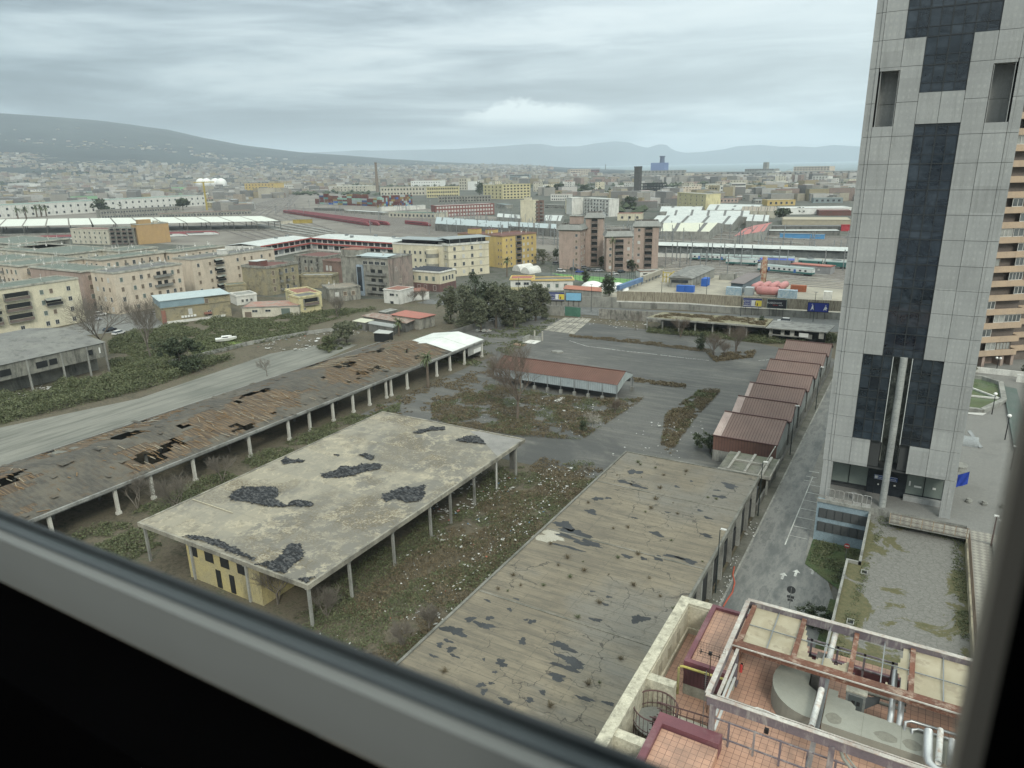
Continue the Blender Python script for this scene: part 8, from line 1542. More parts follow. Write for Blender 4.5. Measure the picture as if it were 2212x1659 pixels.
 def putc(p, z, r_, place):
  nm = rr.choices([c[0] for c in cols], wt)[0]; o = bpy.data.objects.new('shipping_container', cm[nm]); COL.objects.link(o); o.location = (p.x, p.y, z); o.rotation_euler = (0,0,r_)
  tagit(o, nm+' shipping container '+place, 'container', 'stacked shipping containers beyond the tracks')
 for i in range(17):
  q = i/16; hh = [3,5,6,5,5,4,5,6,5,6,5,4,2,5,6,5,3][i]; pl = 'in the left part of the stacks' if i < 6 else 'in the middle of the stacks' if i < 12 else 'in the right part of the stacks'
  for j in range(hh): putc(a0+d*(12.9*i), j*2.62, rz, pl)
  if i % 2: 
   for j in range(max(1,hh-1)): putc(a0+d*(12.9*i+2)+nn*9, j*2.62+ (2.62 if j else 0), rz, 'in the row behind, '+pl[3:])
 a1 = w(2,1205,640); a2 = w(2,1440,628); d2 = (a2-a1).normalized(); r2 = math.atan2(d2.y,d2.x)+R(90)
 for i in range(18):
  for j in range(6 if i > 2 else 5): putc(a1+d2*(2.7*i+2.6), j*2.62, r2, 'seen end-on in the tall navy and mint stack')
named_far()
# ---------------------------------------------------------------- mountain, peninsula, sea, scattered houses
SIL = [(-700,138),(-200,135),(0,125),(100,116),(200,107),(300,96),(380,84),(450,66),(530,50),(640,37),(750,26),(850,17),(950,10),(1050,4),(1150,0),(1200,-4),(1260,-9),(1300,-10.5),(3000,-10.5)]
def interp(t_, x):
 for (a, b_), (c, d) in zip(t_, t_[1:]):
  if x <= c: return b_+(d-b_)*max(0, (x-a))/(c-a)
 return t_[-1][1]
from mathutils import noise as mn
def azim(px_): 
 d = FW*FPX+RT*(px_-1106)+UP*(829.5-357.5); return math.atan2(d.y, d.x), px_
AZT = []
for X in range(-700, 3001, 25):
 d = FW*FPX+RT*(X-1106)+UP*(829.5-(357.98-.0195*(X-1096.8))); AZT.append((math.atan2(d.x, d.y), X, math.hypot(d.x, d.y)))
def crest(X, r=8000.): return 52+interp(SIL, X)/1533*r*math.cos(math.atan((X-1106)/1533))
def hill(X, r):
 H_ = crest(X); t_ = (r-2600)/5400
 if t_ <= 0 or H_ < 1: return 0.0
 return H_*(.22*t_+.78*t_**2.0) if t_ <= 1 else H_*(1-(t_-1)*1.2)
def pos(X, r):
 i = min(max((X+700)/25, 0), len(AZT)-1.001); k_ = int(i); f = i-k_; a = AZT[k_][0]+(AZT[k_+1][0]-AZT[k_][0])*f; return r*math.sin(a), r*math.cos(a)
b = MB(); xs = list(range(-700, 1351, 25)); rs_ = [2600+i*270 for i in range(21)]+[8400, 9200, 10500]
for X in xs:
 for r in rs_:
  x, y = pos(X, r); z = hill(X, r); 
  if 2700 < r < 8100: z += (mn.noise(Vector((x*.0013, y*.0013, 0)))*26+mn.noise(Vector((x*.004, y*.004, 3)))*10)*min(1, z/120)*(1 if r < 7500 else .35)
  b.v.append((x, y, max(-1, z)+.1))
nr = len(rs_)
for i in range(len(xs)-1):
 for j in range(nr-1): b.f.append((i*nr+j, (i+1)*nr+j, (i+1)*nr+j+1, i*nr+j+1)); b.m.append(0)
m, k, bs = bsdf('wooded_slope'); o = coords(k, False); n = k.noise(o, .0022, 6, .7); n2 = k.noise(o, .02, 5, .8)
c = k.mix(k.rng(n, .4, .62), (.012,.02,.02), (.03,.04,.036)); c = k.mix(k.rng(n2, .58, .68, 0, .3), c, (.10,.10,.095)); k.nt.links.new(c, bs.inputs['Base Color']); bs.inputs['Roughness'].default_value = 1
struct('mountain', b, [m], smooth=True)
coast = [(1200,361.5),(1300,365),(1400,369),(1500,371.3),(1600,370.5),(1700,370.3),(1850,369.3),(2100,366)]
pts = [w('d', x, y, .4) for x, y in coast]; far_ = [pos(X, 19800) for X in (2150,1850,1500,1200,1130)]
b = MB(); b.face([(p.x, p.y, .4) for p in pts]+[(x, y, .4) for x, y in far_]); struct('sea', b, [G_['sea_water']])
b = MB(); b.beam((pts[4].x+150, pts[4].y+500, .8), (pts[6].x, pts[6].y+600, .8), 14, 2); solo('breakwater', b, [CONC], 'thin pale breakwater in the sea at the right', 'breakwater')
def ridge(nm, tab, r0, dep, matn):
 b = MB(); n = 10; X0, X1 = tab[0][0], tab[-1][0]; st = 10; cnt = int((X1-X0)/st)+1
 for i in range(cnt):
  X = X0+i*st; yp = interp(tab, X); d = ray('d', X, yp); hh = CAMZ+d.z/math.hypot(d.x, d.y)*(r0+dep*.5)
  for j in range(n+1):
   f = j/n; r = r0+dep*f; x, y = r*d.x/math.hypot(d.x,d.y), r*d.y/math.hypot(d.x,d.y); s_ = math.sin(min(1, f*2)*math.pi/2)**1.3 if f <= .5 else 1-(f-.5)*1.6
   z = hh*s_
   if 0 < f < .45: z += mn.noise(Vector((x*.0009, y*.0009, 5)))*110*math.sin(f*2*math.pi)*min(1, hh/300)
   b.v.append((x, y, max(0, z)+.6))
 for i in range(cnt-1):
  for j in range(n): a = i*(n+1)+j; b.f.append((a, a+n+1, a+n+2, a+1)); b.m.append(0)
 struct(nm, b, [matn], smooth=True)
PM = M('far_mountain', (.03,.045,.055), (.06,.075,.08), sc_=.0008, fine=.05, streak=False)
ridge('far_peninsula', [(480,345),(560,335),(650,330),(760,326),(880,324),(980,322),(1080,316),(1140,311),(1170,311),(1200,316.5),(1250,316),(1290,309),(1330,305),(1360,308),(1385,317),(1400,319),(1425,311),(1440,313),(1455,325),(1480,330),(1520,328),(1560,324),(1590,316),(1640,313),(1690,317),(1720,316),(1760,318),(1800,313),(1850,316),(1900,318),(2000,322),(2200,326)], 18200, 2600, PM)
def scatter():
 rr = random.Random(77)
 walls = [('white',WHT),('cream',CREAM),('grey',GREYP),('pale',PALE),('ochre',OCH),('pinkish',PINKP),('beige',BEIGE)]; wts = [3,3,4,5,1.5,1.2,2]
 roofs = [CONC, WROOF, TERRA, GROOF, BGR, DROOF]; rwt = [4,3,2,2,1,2]; allm = [w_[1] for w_ in walls]+roofs+[GLS]
 def ok(X, Y):
  if Y > 452 and X < 520: return False
  if 430 < Y and 60 < X < 460: return False
  if 395 < Y and 520 <= X < 1030: return False
  if 1030 <= X < 1160 and Y > 405: return False
  if 1160 <= X < 1330 and Y > 418: return False
  if 1400 <= X < 1480 and Y > 436: return False
  if X >= 1480 and Y > 428: return False
  if X > 1940: return False
  return True
 def place(mb, x, y, z, L, D, H_, rz, wi, ri, winds):
  c, s_ = math.cos(rz), math.sin(rz); n = len(mb.v)
  for zz_ in (z-3, z+H_):
   for (u_, v_) in ((-L/2,-D/2),(L/2,-D/2),(L/2,D/2),(-L/2,D/2)): mb.v.append((x+u_*c-v_*s_, y+u_*s_+v_*c, zz_))
  for i, q in enumerate(((4,5,6,7),(0,1,5,4),(1,2,6,5),(2,3,7,6),(3,0,4,7))): mb.f.append(tuple(n+j for j in q)); mb.m.append(ri if i == 0 else wi)
  if winds:
   fl = max(1, int(H_/3.2)); W2 = 13
   for sgn, LL, ax in ((-1, L, 0), (1, D, 1)):
    for r_ in range(fl):
     m_ = max(1, int(LL/4.5))
     for q in range(m_):
      if rr.random() < .25: continue
      u0 = -LL/2+LL*(q+.32)/m_; u1 = -LL/2+LL*(q+.68)/m_; z0 = z+H_*(r_+.3)/fl; z1 = z+H_*(r_+.72)/fl; e = .12
      pts_ = [(u0,-D/2-e),(u1,-D/2-e)] if ax == 0 else [(L/2+e,-D/2+(u0+LL/2)),(L/2+e,-D/2+(u1+LL/2))]
      P = [(x+a*c-b_*s_, y+a*s_+b_*c) for a, b_ in pts_]; k_ = len(mb.v); mb.v += [(P[0][0],P[0][1],z0),(P[1][0],P[1][1],z0),(P[1][0],P[1][1],z1),(P[0][0],P[0][1],z1)]; mb.f.append((k_,k_+1,k_+2,k_+3)); mb.m.append(W2)
 def side(X): return 'at the far left' if X < 250 else 'left of the ochre-yellow block' if X < 540 else 'near the slender brown chimney' if X < 950 else 'in the middle distance' if X < 1350 else 'near the broad dark chimney' if X < 1560 else 'towards the grey tower'
 spots = []; tries = 0
 while len(spots) < 232 and tries < 15000:
  tries += 1; X = rr.uniform(-40, 1960); Y = rr.uniform(376+max(0,(400-X))*.012, 452); 
  if not ok(X, Y): continue
  p = w('d', X, Y); r = math.hypot(p.x, p.y)
  if r > 3300: continue
  L = rr.choice((14, 20, 28, 40, 60))*rr.uniform(.8, 1.2); D = rr.uniform(10, 20); sp = L*.6+8
  if any(math.hypot(p.x-a, p.y-b_) < (sp+c_)*.5 for a, b_, c_ in spots): continue
  spots.append((p.x, p.y, sp)); tall = rr.random() < .28 and L < 45; H_ = rr.uniform(12, 21) if tall else rr.uniform(4, 9)
  wi = rr.choices(range(7), wts)[0]; ri = rr.choices(range(6), rwt)[0]; b = MB(); place(b, 0, 0, 0, L, D, H_, 0, wi, 7+ri, True)
  # remap to the materials in use
  used = sorted(set(b.m)); b.m = [used.index(q) for q in b.m]; me = b.data('building', [allm[q] for q in used]); o = bpy.data.objects.new('building', me); COL.objects.link(o); z = hill(X, r); o.location = (p.x, p.y, z); o.rotation_euler = (0, 0, rr.choice((0, .2, .45, -.35, .8)))
  rn = ['grey','white','red','green-grey','blue-grey','dark'][ri]
  tagit(o, '%s %s %s with a %s roof %s' % ('tall' if tall else 'low', walls[wi][0], 'block' if tall else ('hall' if L > 34 else 'building'), rn, side(X)), 'building', 'scattered buildings of the middle distance')
 mb = MB(); n = 0
 for i in range(34000):
  X = rr.uniform(-120, 1990); f = rr.random()
  if X < 1180: r = 900+6600*f**1.25
  else: r = 900+3100*f**1.1
  x, y = pos(X, r)
  if X >= 1180:
   lim = interp([(1180,6500),(1300,4200),(1400,3500),(1500,3100),(2000,2850)], X)
   if r > lim: continue
  z = hill(X, r); H0 = crest(X)
  if z > 60 and rr.random() < min(.98, .05+(z/H0)*1.6): continue
  if r < 2600 and (rr.random() < .35 or any(abs(x-a)+abs(y-b_) < c_ for a, b_, c_ in spots)): continue
  if r < 1500 and not ok(X, 357.98-.0195*(X-1096.8)+52*1533/(r*math.cos(math.atan((X-1106)/1533)))): continue
  if mn.noise(Vector((x*.0022, y*.0022, 7.7))) < -.22: continue
  k_ = max(1, r/3500); L = rr.uniform(9, 34)*(.8+.2*k_); D = rr.uniform(8, 16); H_ = rr.choice((5, 6, 6, 8, 10, 13, 18))*rr.uniform(.8, 1.1) if z < 90 and not (X > 1250 and r > 2200) else rr.uniform(4, 8)
  place(mb, x, y, z, L, D, H_, rr.choice((-.5, 0, .3, .5, .9)), rr.choices(range(7), wts)[0], 7+rr.choices(range(6), rwt)[0], False); n += 1
 FM = lambda n_, c_: M('far_'+n_, c_, tuple(v_*.8 for v_ in c_), streak=False, stain=.25, sc_=.02)
 farm = [FM('white',(.46,.45,.42)),FM('cream',(.37,.34,.27)),FM('grey',(.19,.19,.18)),FM('pale',(.30,.29,.26)),FM('ochre',(.30,.26,.17)),FM('pink',(.28,.22,.19)),FM('beige',(.33,.29,.24)),FM('roof_grey',(.20,.20,.19)),FM('roof_white',(.45,.46,.45)),FM('roof_red',(.19,.105,.085)),FM('roof_green',(.13,.15,.125)),FM('roof_blue',(.19,.22,.23)),FM('roof_dark',(.09,.09,.09)),GLS]
 tb = MB()
 for i in range(9000):
  X = rr.uniform(-100, 1980); r = 620+4200*rr.random()**1.4; x, y = pos(X, r); Y = 357.98-.0195*(X-1096.8)+52*1533/(r*math.cos(math.atan((X-1106)/1533)))
  if (r < 1500 and not ok(X, Y)) or (X > 1300 and r > 3000) or mn.noise(Vector((x*.004, y*.004, 2.2))) < -.05: continue
  z = hill(X, r); h_ = rr.uniform(3, 9); q = rr.uniform(3, 8); k_ = len(tb.v)
  for j in range(5): a = j*1.257+i; tb.v.append((x+q*math.cos(a)*rr.uniform(.7,1.2), y+q*math.sin(a)*rr.uniform(.7,1.2), z+h_*rr.uniform(.25,.6)))
  tb.v += [(x, y, z+h_), (x, y, z)]
  for j in range(5): tb.f += [(k_+j, k_+(j+1) % 5, k_+5), (k_+(j+1) % 5, k_+j, k_+6)]; tb.m += [0, 0]
 solo('distant_trees', tb, [MATS['dark_leaves']], 'dark trees scattered between the houses of the distant plain', 'trees', kind='stuff', at=(0,0,0))
 o = solo('distant_houses', mb, farm, 'dense mass of pale houses spreading to the foot of the mountain', 'houses', kind='stuff', at=(0,0,0))
 # towers of the far coast
 cf = [('castle','grey castle-like building with a square tower on the shore',[(4,1060,333,1345,333,285)],GREYP),('apartment_block','pale apartment block with banded windows on the shore beside ship masts',[(4,1530,333,1880,333,262)],BEIGE),('apartment_block','long white arcaded building on the shore',[(4,1178,338,1360,338,305)],WP),('apartment_block','brownish slab cluster on the coast left of the thin chimney',[(3,650,432,900,432,388)],PINKP),('apartment_block','cream slab cluster right of the thin coastal chimney',[(3,1095,485,1290,480,412)],BEIGE),('apartment_block','long grey apartment row right of the broad chimney on the coast',[(3,1770,480,2200,475,425)],GREYP),('apartment_block','dark blue-grey office slab in the middle distance',[(3,510,525,700,522,465)],BGR),('apartment_block','small reddish block on the coast beside the cream slabs',[(3,1292,480,1375,478,415)],BRK)]
 for nm, lab, ((k_,xl,yl,xr,yr,yt),), mt in cf:
  a = far(nm, lab, k_, xl, yl, xr, yr, yt, 30, mt, CONC, 4, 12, 6 if nm != 'castle' else 5, 'dark')
  if nm == 'castle': a.hut(a.Wd*.6, 4, a.Wd*.12, 14, 26, GREYP)
 # blue power station stack on the shore
 t = T('power_station', 'blue power station block with one tall dark blue chimney on the shore', 'power station', tuple(w(4,150,332))); A = w(4,145,330); B = w(4,235,330); h1 = hz(A,4,145,225); b = MB(); b.box(0,(B-A).length,0,60,0,h1); PB = M('power_blue', (.12,.18,.36), (.11,.16,.32), streak=False); t.part('block', b, [PB]); h2 = hz(A,4,145,162); b = MB(); x = (B-A).length*.72; b.tube([(x,20,0),(x,20,h2*.94),(x,20,h2*.94),(x,20,h2)], [15,11,14,14], 12); t.part('chimney', b, [M('stack_blue', (.05,.07,.14))])
 # motorway viaduct across the right distance
 t = T('viaduct', 'long grey motorway viaduct crossing the right distance', 'viaduct', tuple(w(4,900,372))); b = MB(); L_ = [(-200,372),(400,362),(900,350),(1300,356),(1700,345),(2300,340)]; P = [w(4,x,y) for x, y in L_]
 for p, q in zip(P, P[1:]): b.beam((p.x,p.y,13),(q.x,q.y,13),26,3.5)
 t.part('deck', b, [CONC], local=False); n = 0
 for p, q in zip(P, P[1:]):
  for i in range(8): v = p.lerp(q, i/8); b = MB(); b.box(v.x-3,v.x+3,v.y-3,v.y+3,0,11.2); t.part('pier', b, [CONCD], local=False)
scatter()
# ---------------------------------------------------------------- vegetation
def leaf(b, p, s, rr):
 a = rr.uniform(0, 6.28); e = rr.uniform(-.9, .9); d = Vector((math.cos(a)*math.cos(e), math.sin(a)*math.cos(e), math.sin(e))); u = d.cross(Vector((rr.uniform(-1,1), rr.uniform(-1,1), rr.uniform(-1,1)+.01))).normalized()
 b.face([p-d*s, p+u*s*.55, p+d*s, p-u*s*.55])
def crown(blobs, n, s, seed):
 """leaf faces through a union of uneven clumps"""
 rr = random.Random(seed); b = MB(); cl = []
 for (x, y, z, rx, ry, rz) in blobs:
  m_ = max(6, int(rx*rz*3.0))
  for _ in range(m_):
   a = rr.uniform(0, 6.28); q = rr.uniform(-1, 1); r = rr.random()**.35*.9; cl.append((x+rx*r*math.sqrt(1-q*q)*math.cos(a), y+ry*r*math.sqrt(1-q*q)*math.sin(a), z+rz*r*q, rr.uniform(.16, .34)*min(rx, rz)+.25))
 for i in range(n):
  x, y, z, r = rr.choice(cl); g = lambda: rr.gauss(0, .5)
  leaf(b, Vector((x+g()*r, y+g()*r, max(.1, z+g()*r*.8))), s*rr.uniform(.6, 1.3), rr)
 return b
def tree(nm, lab, x, y, h, r, mat, seed, n=2600, s=.26, group=None, low=.25, cat='tree'):
 rr = random.Random(seed); t = T(nm, lab, cat, (x, y, 0), 0, group); b = MB(); b.tube([(0,0,0),(.1,.05,h*.4),(0,.1,h*.75)], [.03*h, .02*h, .008*h], 7)
 for i in range(5): a = i*1.3+seed; b.tube([(0,0,h*(.25+.07*i)),(math.cos(a)*r*.6,math.sin(a)*r*.6,h*(.55+.06*i))], [.012*h,.004*h], 5)
 t.part('trunk', b, [BARK]); bl = []
 for i in range(9):
  a = rr.uniform(0, 6.28); q = rr.uniform(0, .62); zz_ = rr.uniform(low, .85); sp = r*q*(1.15-zz_*.5); bl.append((math.cos(a)*sp, math.sin(a)*sp, h*zz_, r*rr.uniform(.38, .6), r*rr.uniform(.38, .6), h*rr.uniform(.13, .22)))
 bl.append((0, 0, h*.85, r*.45, r*.45, h*.15)); t.part('crown', crown(bl, n, s, seed), [mat]); return t
def branch(b, p, d, L, r, lev, rr, spread=.5, up=.15):
 n = 3; q = p.copy(); dd = d.copy(); pts = [q.copy()]; rs_ = [r]
 for i in range(n):
  dd = (dd+Vector((rr.gauss(0,.12), rr.gauss(0,.12), rr.gauss(0,.08)+up*.3))).normalized(); q = q+dd*L/n; pts.append(q.copy()); rs_.append(r*(1-.25*(i+1)/n*1.6))
  if lev > 0:
   for _ in range((1, 2, 2)[i]):
    a = Vector((rr.gauss(0,1), rr.gauss(0,1), rr.gauss(0,.6))).normalized(); nd = (dd*(1-spread)+a*spread+Vector((0,0,up))).normalized(); branch(b, q, nd, L*rr.uniform(.6,.82), max(.011, r*.5), lev-1, rr, spread, up)
 b.tube(pts, rs_, 4 if r < .08 else 6, caps=False)
def bare_mesh(seed, h, lev=4, r=.16, spread=.5, up=.15, stems=1):
 rr = random.Random(seed); tr = MB(); cr = MB()
 for s_ in range(stems):
  d = Vector((rr.gauss(0,.08+.12*(stems>1)), rr.gauss(0,.08+.12*(stems>1)), 1)).normalized(); tr.tube([(0,0,0), tuple(d*h*.28)], [r, r*.75], 7, caps=False)
  for _ in range(4 if stems == 1 else 2):
   a = rr.uniform(0, 6.28); branch(cr, d*h*.27, (Vector((math.cos(a)*.6, math.sin(a)*.6, .9))).normalized(), h*.34, r*.6, lev-1, rr, spread, up)
 return tr, cr
def bare(nm, lab, x, y, h, seed, mat=TWIG, lev=4, r=.16, spread=.5, up=.15, stems=1, group=None, z=0):
 t = T(nm, lab, 'tree' if 'tree' in nm else 'shrub', (x, y, z), 0, group); tr, cr = bare_mesh(seed, h, lev, r, spread, up, stems); t.part('trunk', tr, [mat]); t.part('crown', cr, [mat]); return t
def palm(lab, x, y, h, r=2.6, z=0, seed=0, n=34, trunk=.22):
 rr = random.Random(seed); t = T('palm_tree', lab, 'palm', (x, y, z), 0, 'palm trees'); b = MB(); b.tube([(0,0,0),(.1,0,h*.5),(0,.1,h)], [trunk*1.3,trunk,trunk*1.1], 8); t.part('trunk', b, [M('palm_trunk', (.15,.12,.09), (.11,.09,.07))]); b = MB()
 for i in range(n):
  a = rr.uniform(0, 6.28); e = rr.uniform(-.5, 1.3); L = r*rr.uniform(.8, 1.1); p = Vector((0,.1,h)); d = Vector((math.cos(a)*math.cos(e), math.sin(a)*math.cos(e), math.sin(e))); sd_ = Vector((-math.sin(a), math.cos(a), 0)); m_ = 6
  for j in range(m_):
   f = j/m_; q = p+d*(L/m_); wd = .34*(1-f*.8)*r/2.6
   for s_ in (-1, 1): b.face([p, q, q+sd_*s_*wd*.8-Vector((0,0,.25*wd)), p+sd_*s_*wd-Vector((0,0,.3*wd))])
   p = q; d = (d+Vector((0,0,-.33))).normalized()
 t.part('fronds', b, [LP]); return t
def grove():
 sp = [((6,1860,745),13,4.6),((6,1970,790),15,5.2),((6,2060,740),17,5.6),((6,2150,760),15,5),(('a',640,740),15,5),(('a',720,760),13,4.2),(('a',800,700),12,4.6),(('a',905,690),13.5,5.4),(('a',960,670),10,3.6),(('a',560,760),16,4.6),(('a',430,790),12,4)]
 for i, (p, h, r) in enumerate(sp):
  q = w(*p); tree('eucalyptus_tree', ['leftmost pale-green feathery tree of the grove, nearest the salmon roof','tall pale-green tree second from left in the grove','tallest dark tree in the middle left of the grove','tall dark tree right of the tallest one in the grove','broad dark tree in the middle of the grove','slim tree in the front middle of the grove','lower tree right of the grove middle','broad round tree near the right end of the grove','rightmost low tree of the grove by the yard gate','tall tree behind the middle of the grove','low tree at the front left of the grove'][i], q.x, q.y, h, r, LD if i in (2,3) else LG, 100+i, 5200, .30, 'trees of the grove', .08)
 for (k_, x, y, h, r, lab, mt, n) in (('a',1340,385,6.5,2.8,'small dark round tree behind the clubhouse wing',LD,2200),('a',1545,480,9,5,'large dark round tree in front of the white tent domes',LD,4200),(3,830,1330,9,6,'broad green tree left of the blank tower block',LG,2600),(3,960,1290,7,3,'dark tree between the broad green one and the tower',LD,1200),(3,1400,1360,6,3,'dark round tree between the pinkish towers',LD,1200),(3,1690,1400,6,3.4,'blue-green tree at the foot of the right tower',LD,1200),(3,145,1500,5,3,'small round tree below the cream institute',LD,1000)):
  q = w(k_, x, y); tree('round_tree', lab, q.x, q.y, h, r, mt, int(x), n, .26, None, .2)
 q = w('l',800,250); tree('large_bush', 'large dense green bush at the near end of the scrub beside the track', q.x, q.y+2, 9.5, 7.5, LD, 5, 9000, .30, None, .05, 'bush')
 q = w(6,1090,900); tree('large_bush', 'wide green bush thicket between the dirt track and the ruined shed', q.x-2, q.y-1, 6.5, 7.5, LG, 6, 8000, .28, None, .05, 'bush'); q = w(6,900,960); tree('large_bush', 'lower left part of the green thicket by the dirt track', q.x, q.y, 4.0, 5.5, LW, 7, 4500, .26, None, .05, 'bush')
 q = w('s',480,1330); tree('large_bush', 'green bush beside the nearest brown shed', q.x+1, q.y, 3.8, 4.6, LD, 8, 4500, .2, None, .05, 'bush'); q = w('s',520,230); tree('slim_shrub', 'slim dark green shrub by the bare shrubs in the yard', q.x-2, q.y, 5.5, 1.8, LD, 9, 1600, .2, None, .08, 'shrub'); q = w('b',1225,930,3.0); tree('slim_shrub', 'dark green shrub growing on the overgrown canopy roof', q.x, q.y, 6.0, 1.6, LD, 10, 900, .2, None, .5, 'shrub')
 q = w('y',560,330); tree('hedge', 'dark green clipped hedge at the street corner by the car park wall', q.x-.8, q.y-1.5, 2.2, 3.0, LD, 12, 3600, .12, None, .1, 'hedge'); q = w('m',1310,890); tree('slim_shrub', 'small dark evergreen shrub beside the pale leafless shrub', q.x, q.y, 2.6, 1.0, LD, 13, 900, .13, None, .1, 'shrub'); q = w('z',890,262,6.5); 
 t = tree('hedge', 'long dark hedge in front of the beige apartment block', 0, 0, 3.0, 4.5, LD, 14, 2600, .22, None, .1, 'hedge'); t.o.location = (23, 184, 6.5); t = tree('hedge', 'loose shrub beside the pool wall', 0, 0, 1.8, 2.2, LG, 15, 1200, .18, None, .1, 'hedge'); t.o.location = (11.5, 180, 6.5)
 q = w('r',1300,15); tree('hedge', 'low green bush at the kerb by the car park front', -3.8, 91, 1.6, 1.5, LD, 16, 900, .12, None, .1, 'bush')
 # bare trees
 q = w('m',745,780); bare('bare_tree', 'large reddish-brown leafless tree standing before the red-roofed barn', q.x, q.y, 15, 3, TWIGB, 5, .3, .42, .10)
 q = w('w',1310,1250); bare('bare_tree', 'left of the two big grey leafless trees in the scrub', q.x, q.y, 17, 5, TWIG, 5, .3, .48, .1, group='big grey leafless trees'); q = w('w',1880,1300); bare('bare_tree', 'right of the two big grey leafless trees, upright branches', q.x, q.y, 16, 6, TWIG, 5, .3, .38, .22, group='big grey leafless trees')
 q = w('m',1400,850); bare('bare_shrub', 'pale spreading leafless shrub in the island in the yard', q.x, q.y, 4.2, 7, M('pale_twigs', (.34,.32,.28), (.28,.26,.22)), 4, .09, .6, .0)
 q = w('m',1600,740); bare('bare_shrub', 'tan leafless shrub right of the pale spreading one', q.x, q.y, 3.6, 17, TWIGB, 4, .06, .4, .2, 3)
 for i, (k_, x, y, h, st, lab) in enumerate((('s',585,300,7,4,'brown leafless shrub, left of the pair in the yard'),('s',820,250,8,4,'brown leafless shrub, right of the pair in the yard'),('s',700,300,4.5,3,'low brown shrub between the pair in the yard'),('b',440,1050,6.5,3,'rounded brown leafless shrub in front of the overgrown canopy'),('b',690,1010,5,2,'thin leafless shrub at the canopy post'),('q',1110,925,6,1,'thin leafless tree beside the yard wall'),('l',1225,270,5,1,'thin leafless tree at the edge of the dirt track'),(6,960,700,8,5,'dense grey leafless thicket before the old houses'),(6,1640,590,6,4,'dark leafless thicket by the small white house'),(6,1560,590,5,4,'low dark leafless thicket left of the other one'),('f',520,420,5,3,'pale leafless shrub between the ruined shed and the pale roof'),('f',560,250,6,3,'creeper-like leafless shrub against the ruined shed'),('f',290,590,7,4,'large leafless thicket at the near end of the ruined shed'),('f',60,560,6,3,'leafless thicket just above the window sill at left'),('f',820,1080,6,4,'leafless thicket below the front corner of the pale roof'),('f',1090,1150,4,4,'low leafless thicket right of the corner pillar'),('f',400,850,5,3,'leafless thicket in front of the yellow inner room'),('e',260,1010,3,4,'grey leafless brush along the left edge of the foreground roof'),('e',120,1100,3,4,'grey leafless brush near the window sill by the foreground roof'),('w',1150,1000,9,1,'thin leafless tree left of the two big ones'))):
  q = w(k_, x, y); bare('bare_shrub', lab, q.x, q.y, h, 40+i, TWIGB if i < 5 else TWIG, 4, .05+.01*h, .45, .12, st)
 q = w('m',130,100) ; P = [(('l',1962,322),7.5,2.6,'palm tree with hanging dead fronds in front of the ruined long shed'),((6,1450,850),4.5,2.6,'low bushy palm beside the shacks'),(('a',1568,300),17,2.4,'tall palm between the football pitch and the pinkish towers'),(('a',655,310),8,3,'palm with full crown left of the clubhouse')]
 for i, (p, h, r, lab) in enumerate(P): q = w(*p); palm(lab, q.x, q.y, h, r, seed=i, trunk=.3)
 for i, (x, y) in enumerate(((145,975),(210,970),(295,955),(330,952),(370,950),(1040,890))):
  q = w(1, x, y); palm(['leftmost','second','third','fourth','fifth','rightmost'][i]+' palm of the row before the white factory hall', q.x, q.y, 12, 7, seed=20+i, n=22, trunk=.8)
 for i, (k_, x, y, h, r, lab) in enumerate(((1,800,925,20,16,'broad dark tree before the white factory hall'),(1,960,905,13,10,'umbrella pine before the white factory hall'),(1,1450,900,16,18,'large umbrella pine at the end of the factory hall'),(1,1060,850,10,9,'small umbrella pine behind the factory hall'),(2,1990,545,26,12,'tall dark cypress clump beside the derelict blocks'),(3,880,640,14,12,'dark tree left of the villa'),(3,1000,640,18,18,'dark trees just behind the villa'),(3,1660,790,14,12,'dark tree in front of the broad chimney'),(4,1430,790,12,11,'dark tree clump right of the white sheds'),(4,1600,720,7,7,'palm-like tree before the white shed wall'),(2,165,560,12,9,'dark tree at the left corner of the ochre-yellow block'),(3,1240,640,14,22,'wide low wood right of the villa'))):
  q = w(k_, x, y); tree('dark_tree', lab, q.x, q.y, h, r, LD, 60+i, 900, r*.10, 'trees in the middle distance', .45 if 'pine' in lab else .15)
grove()
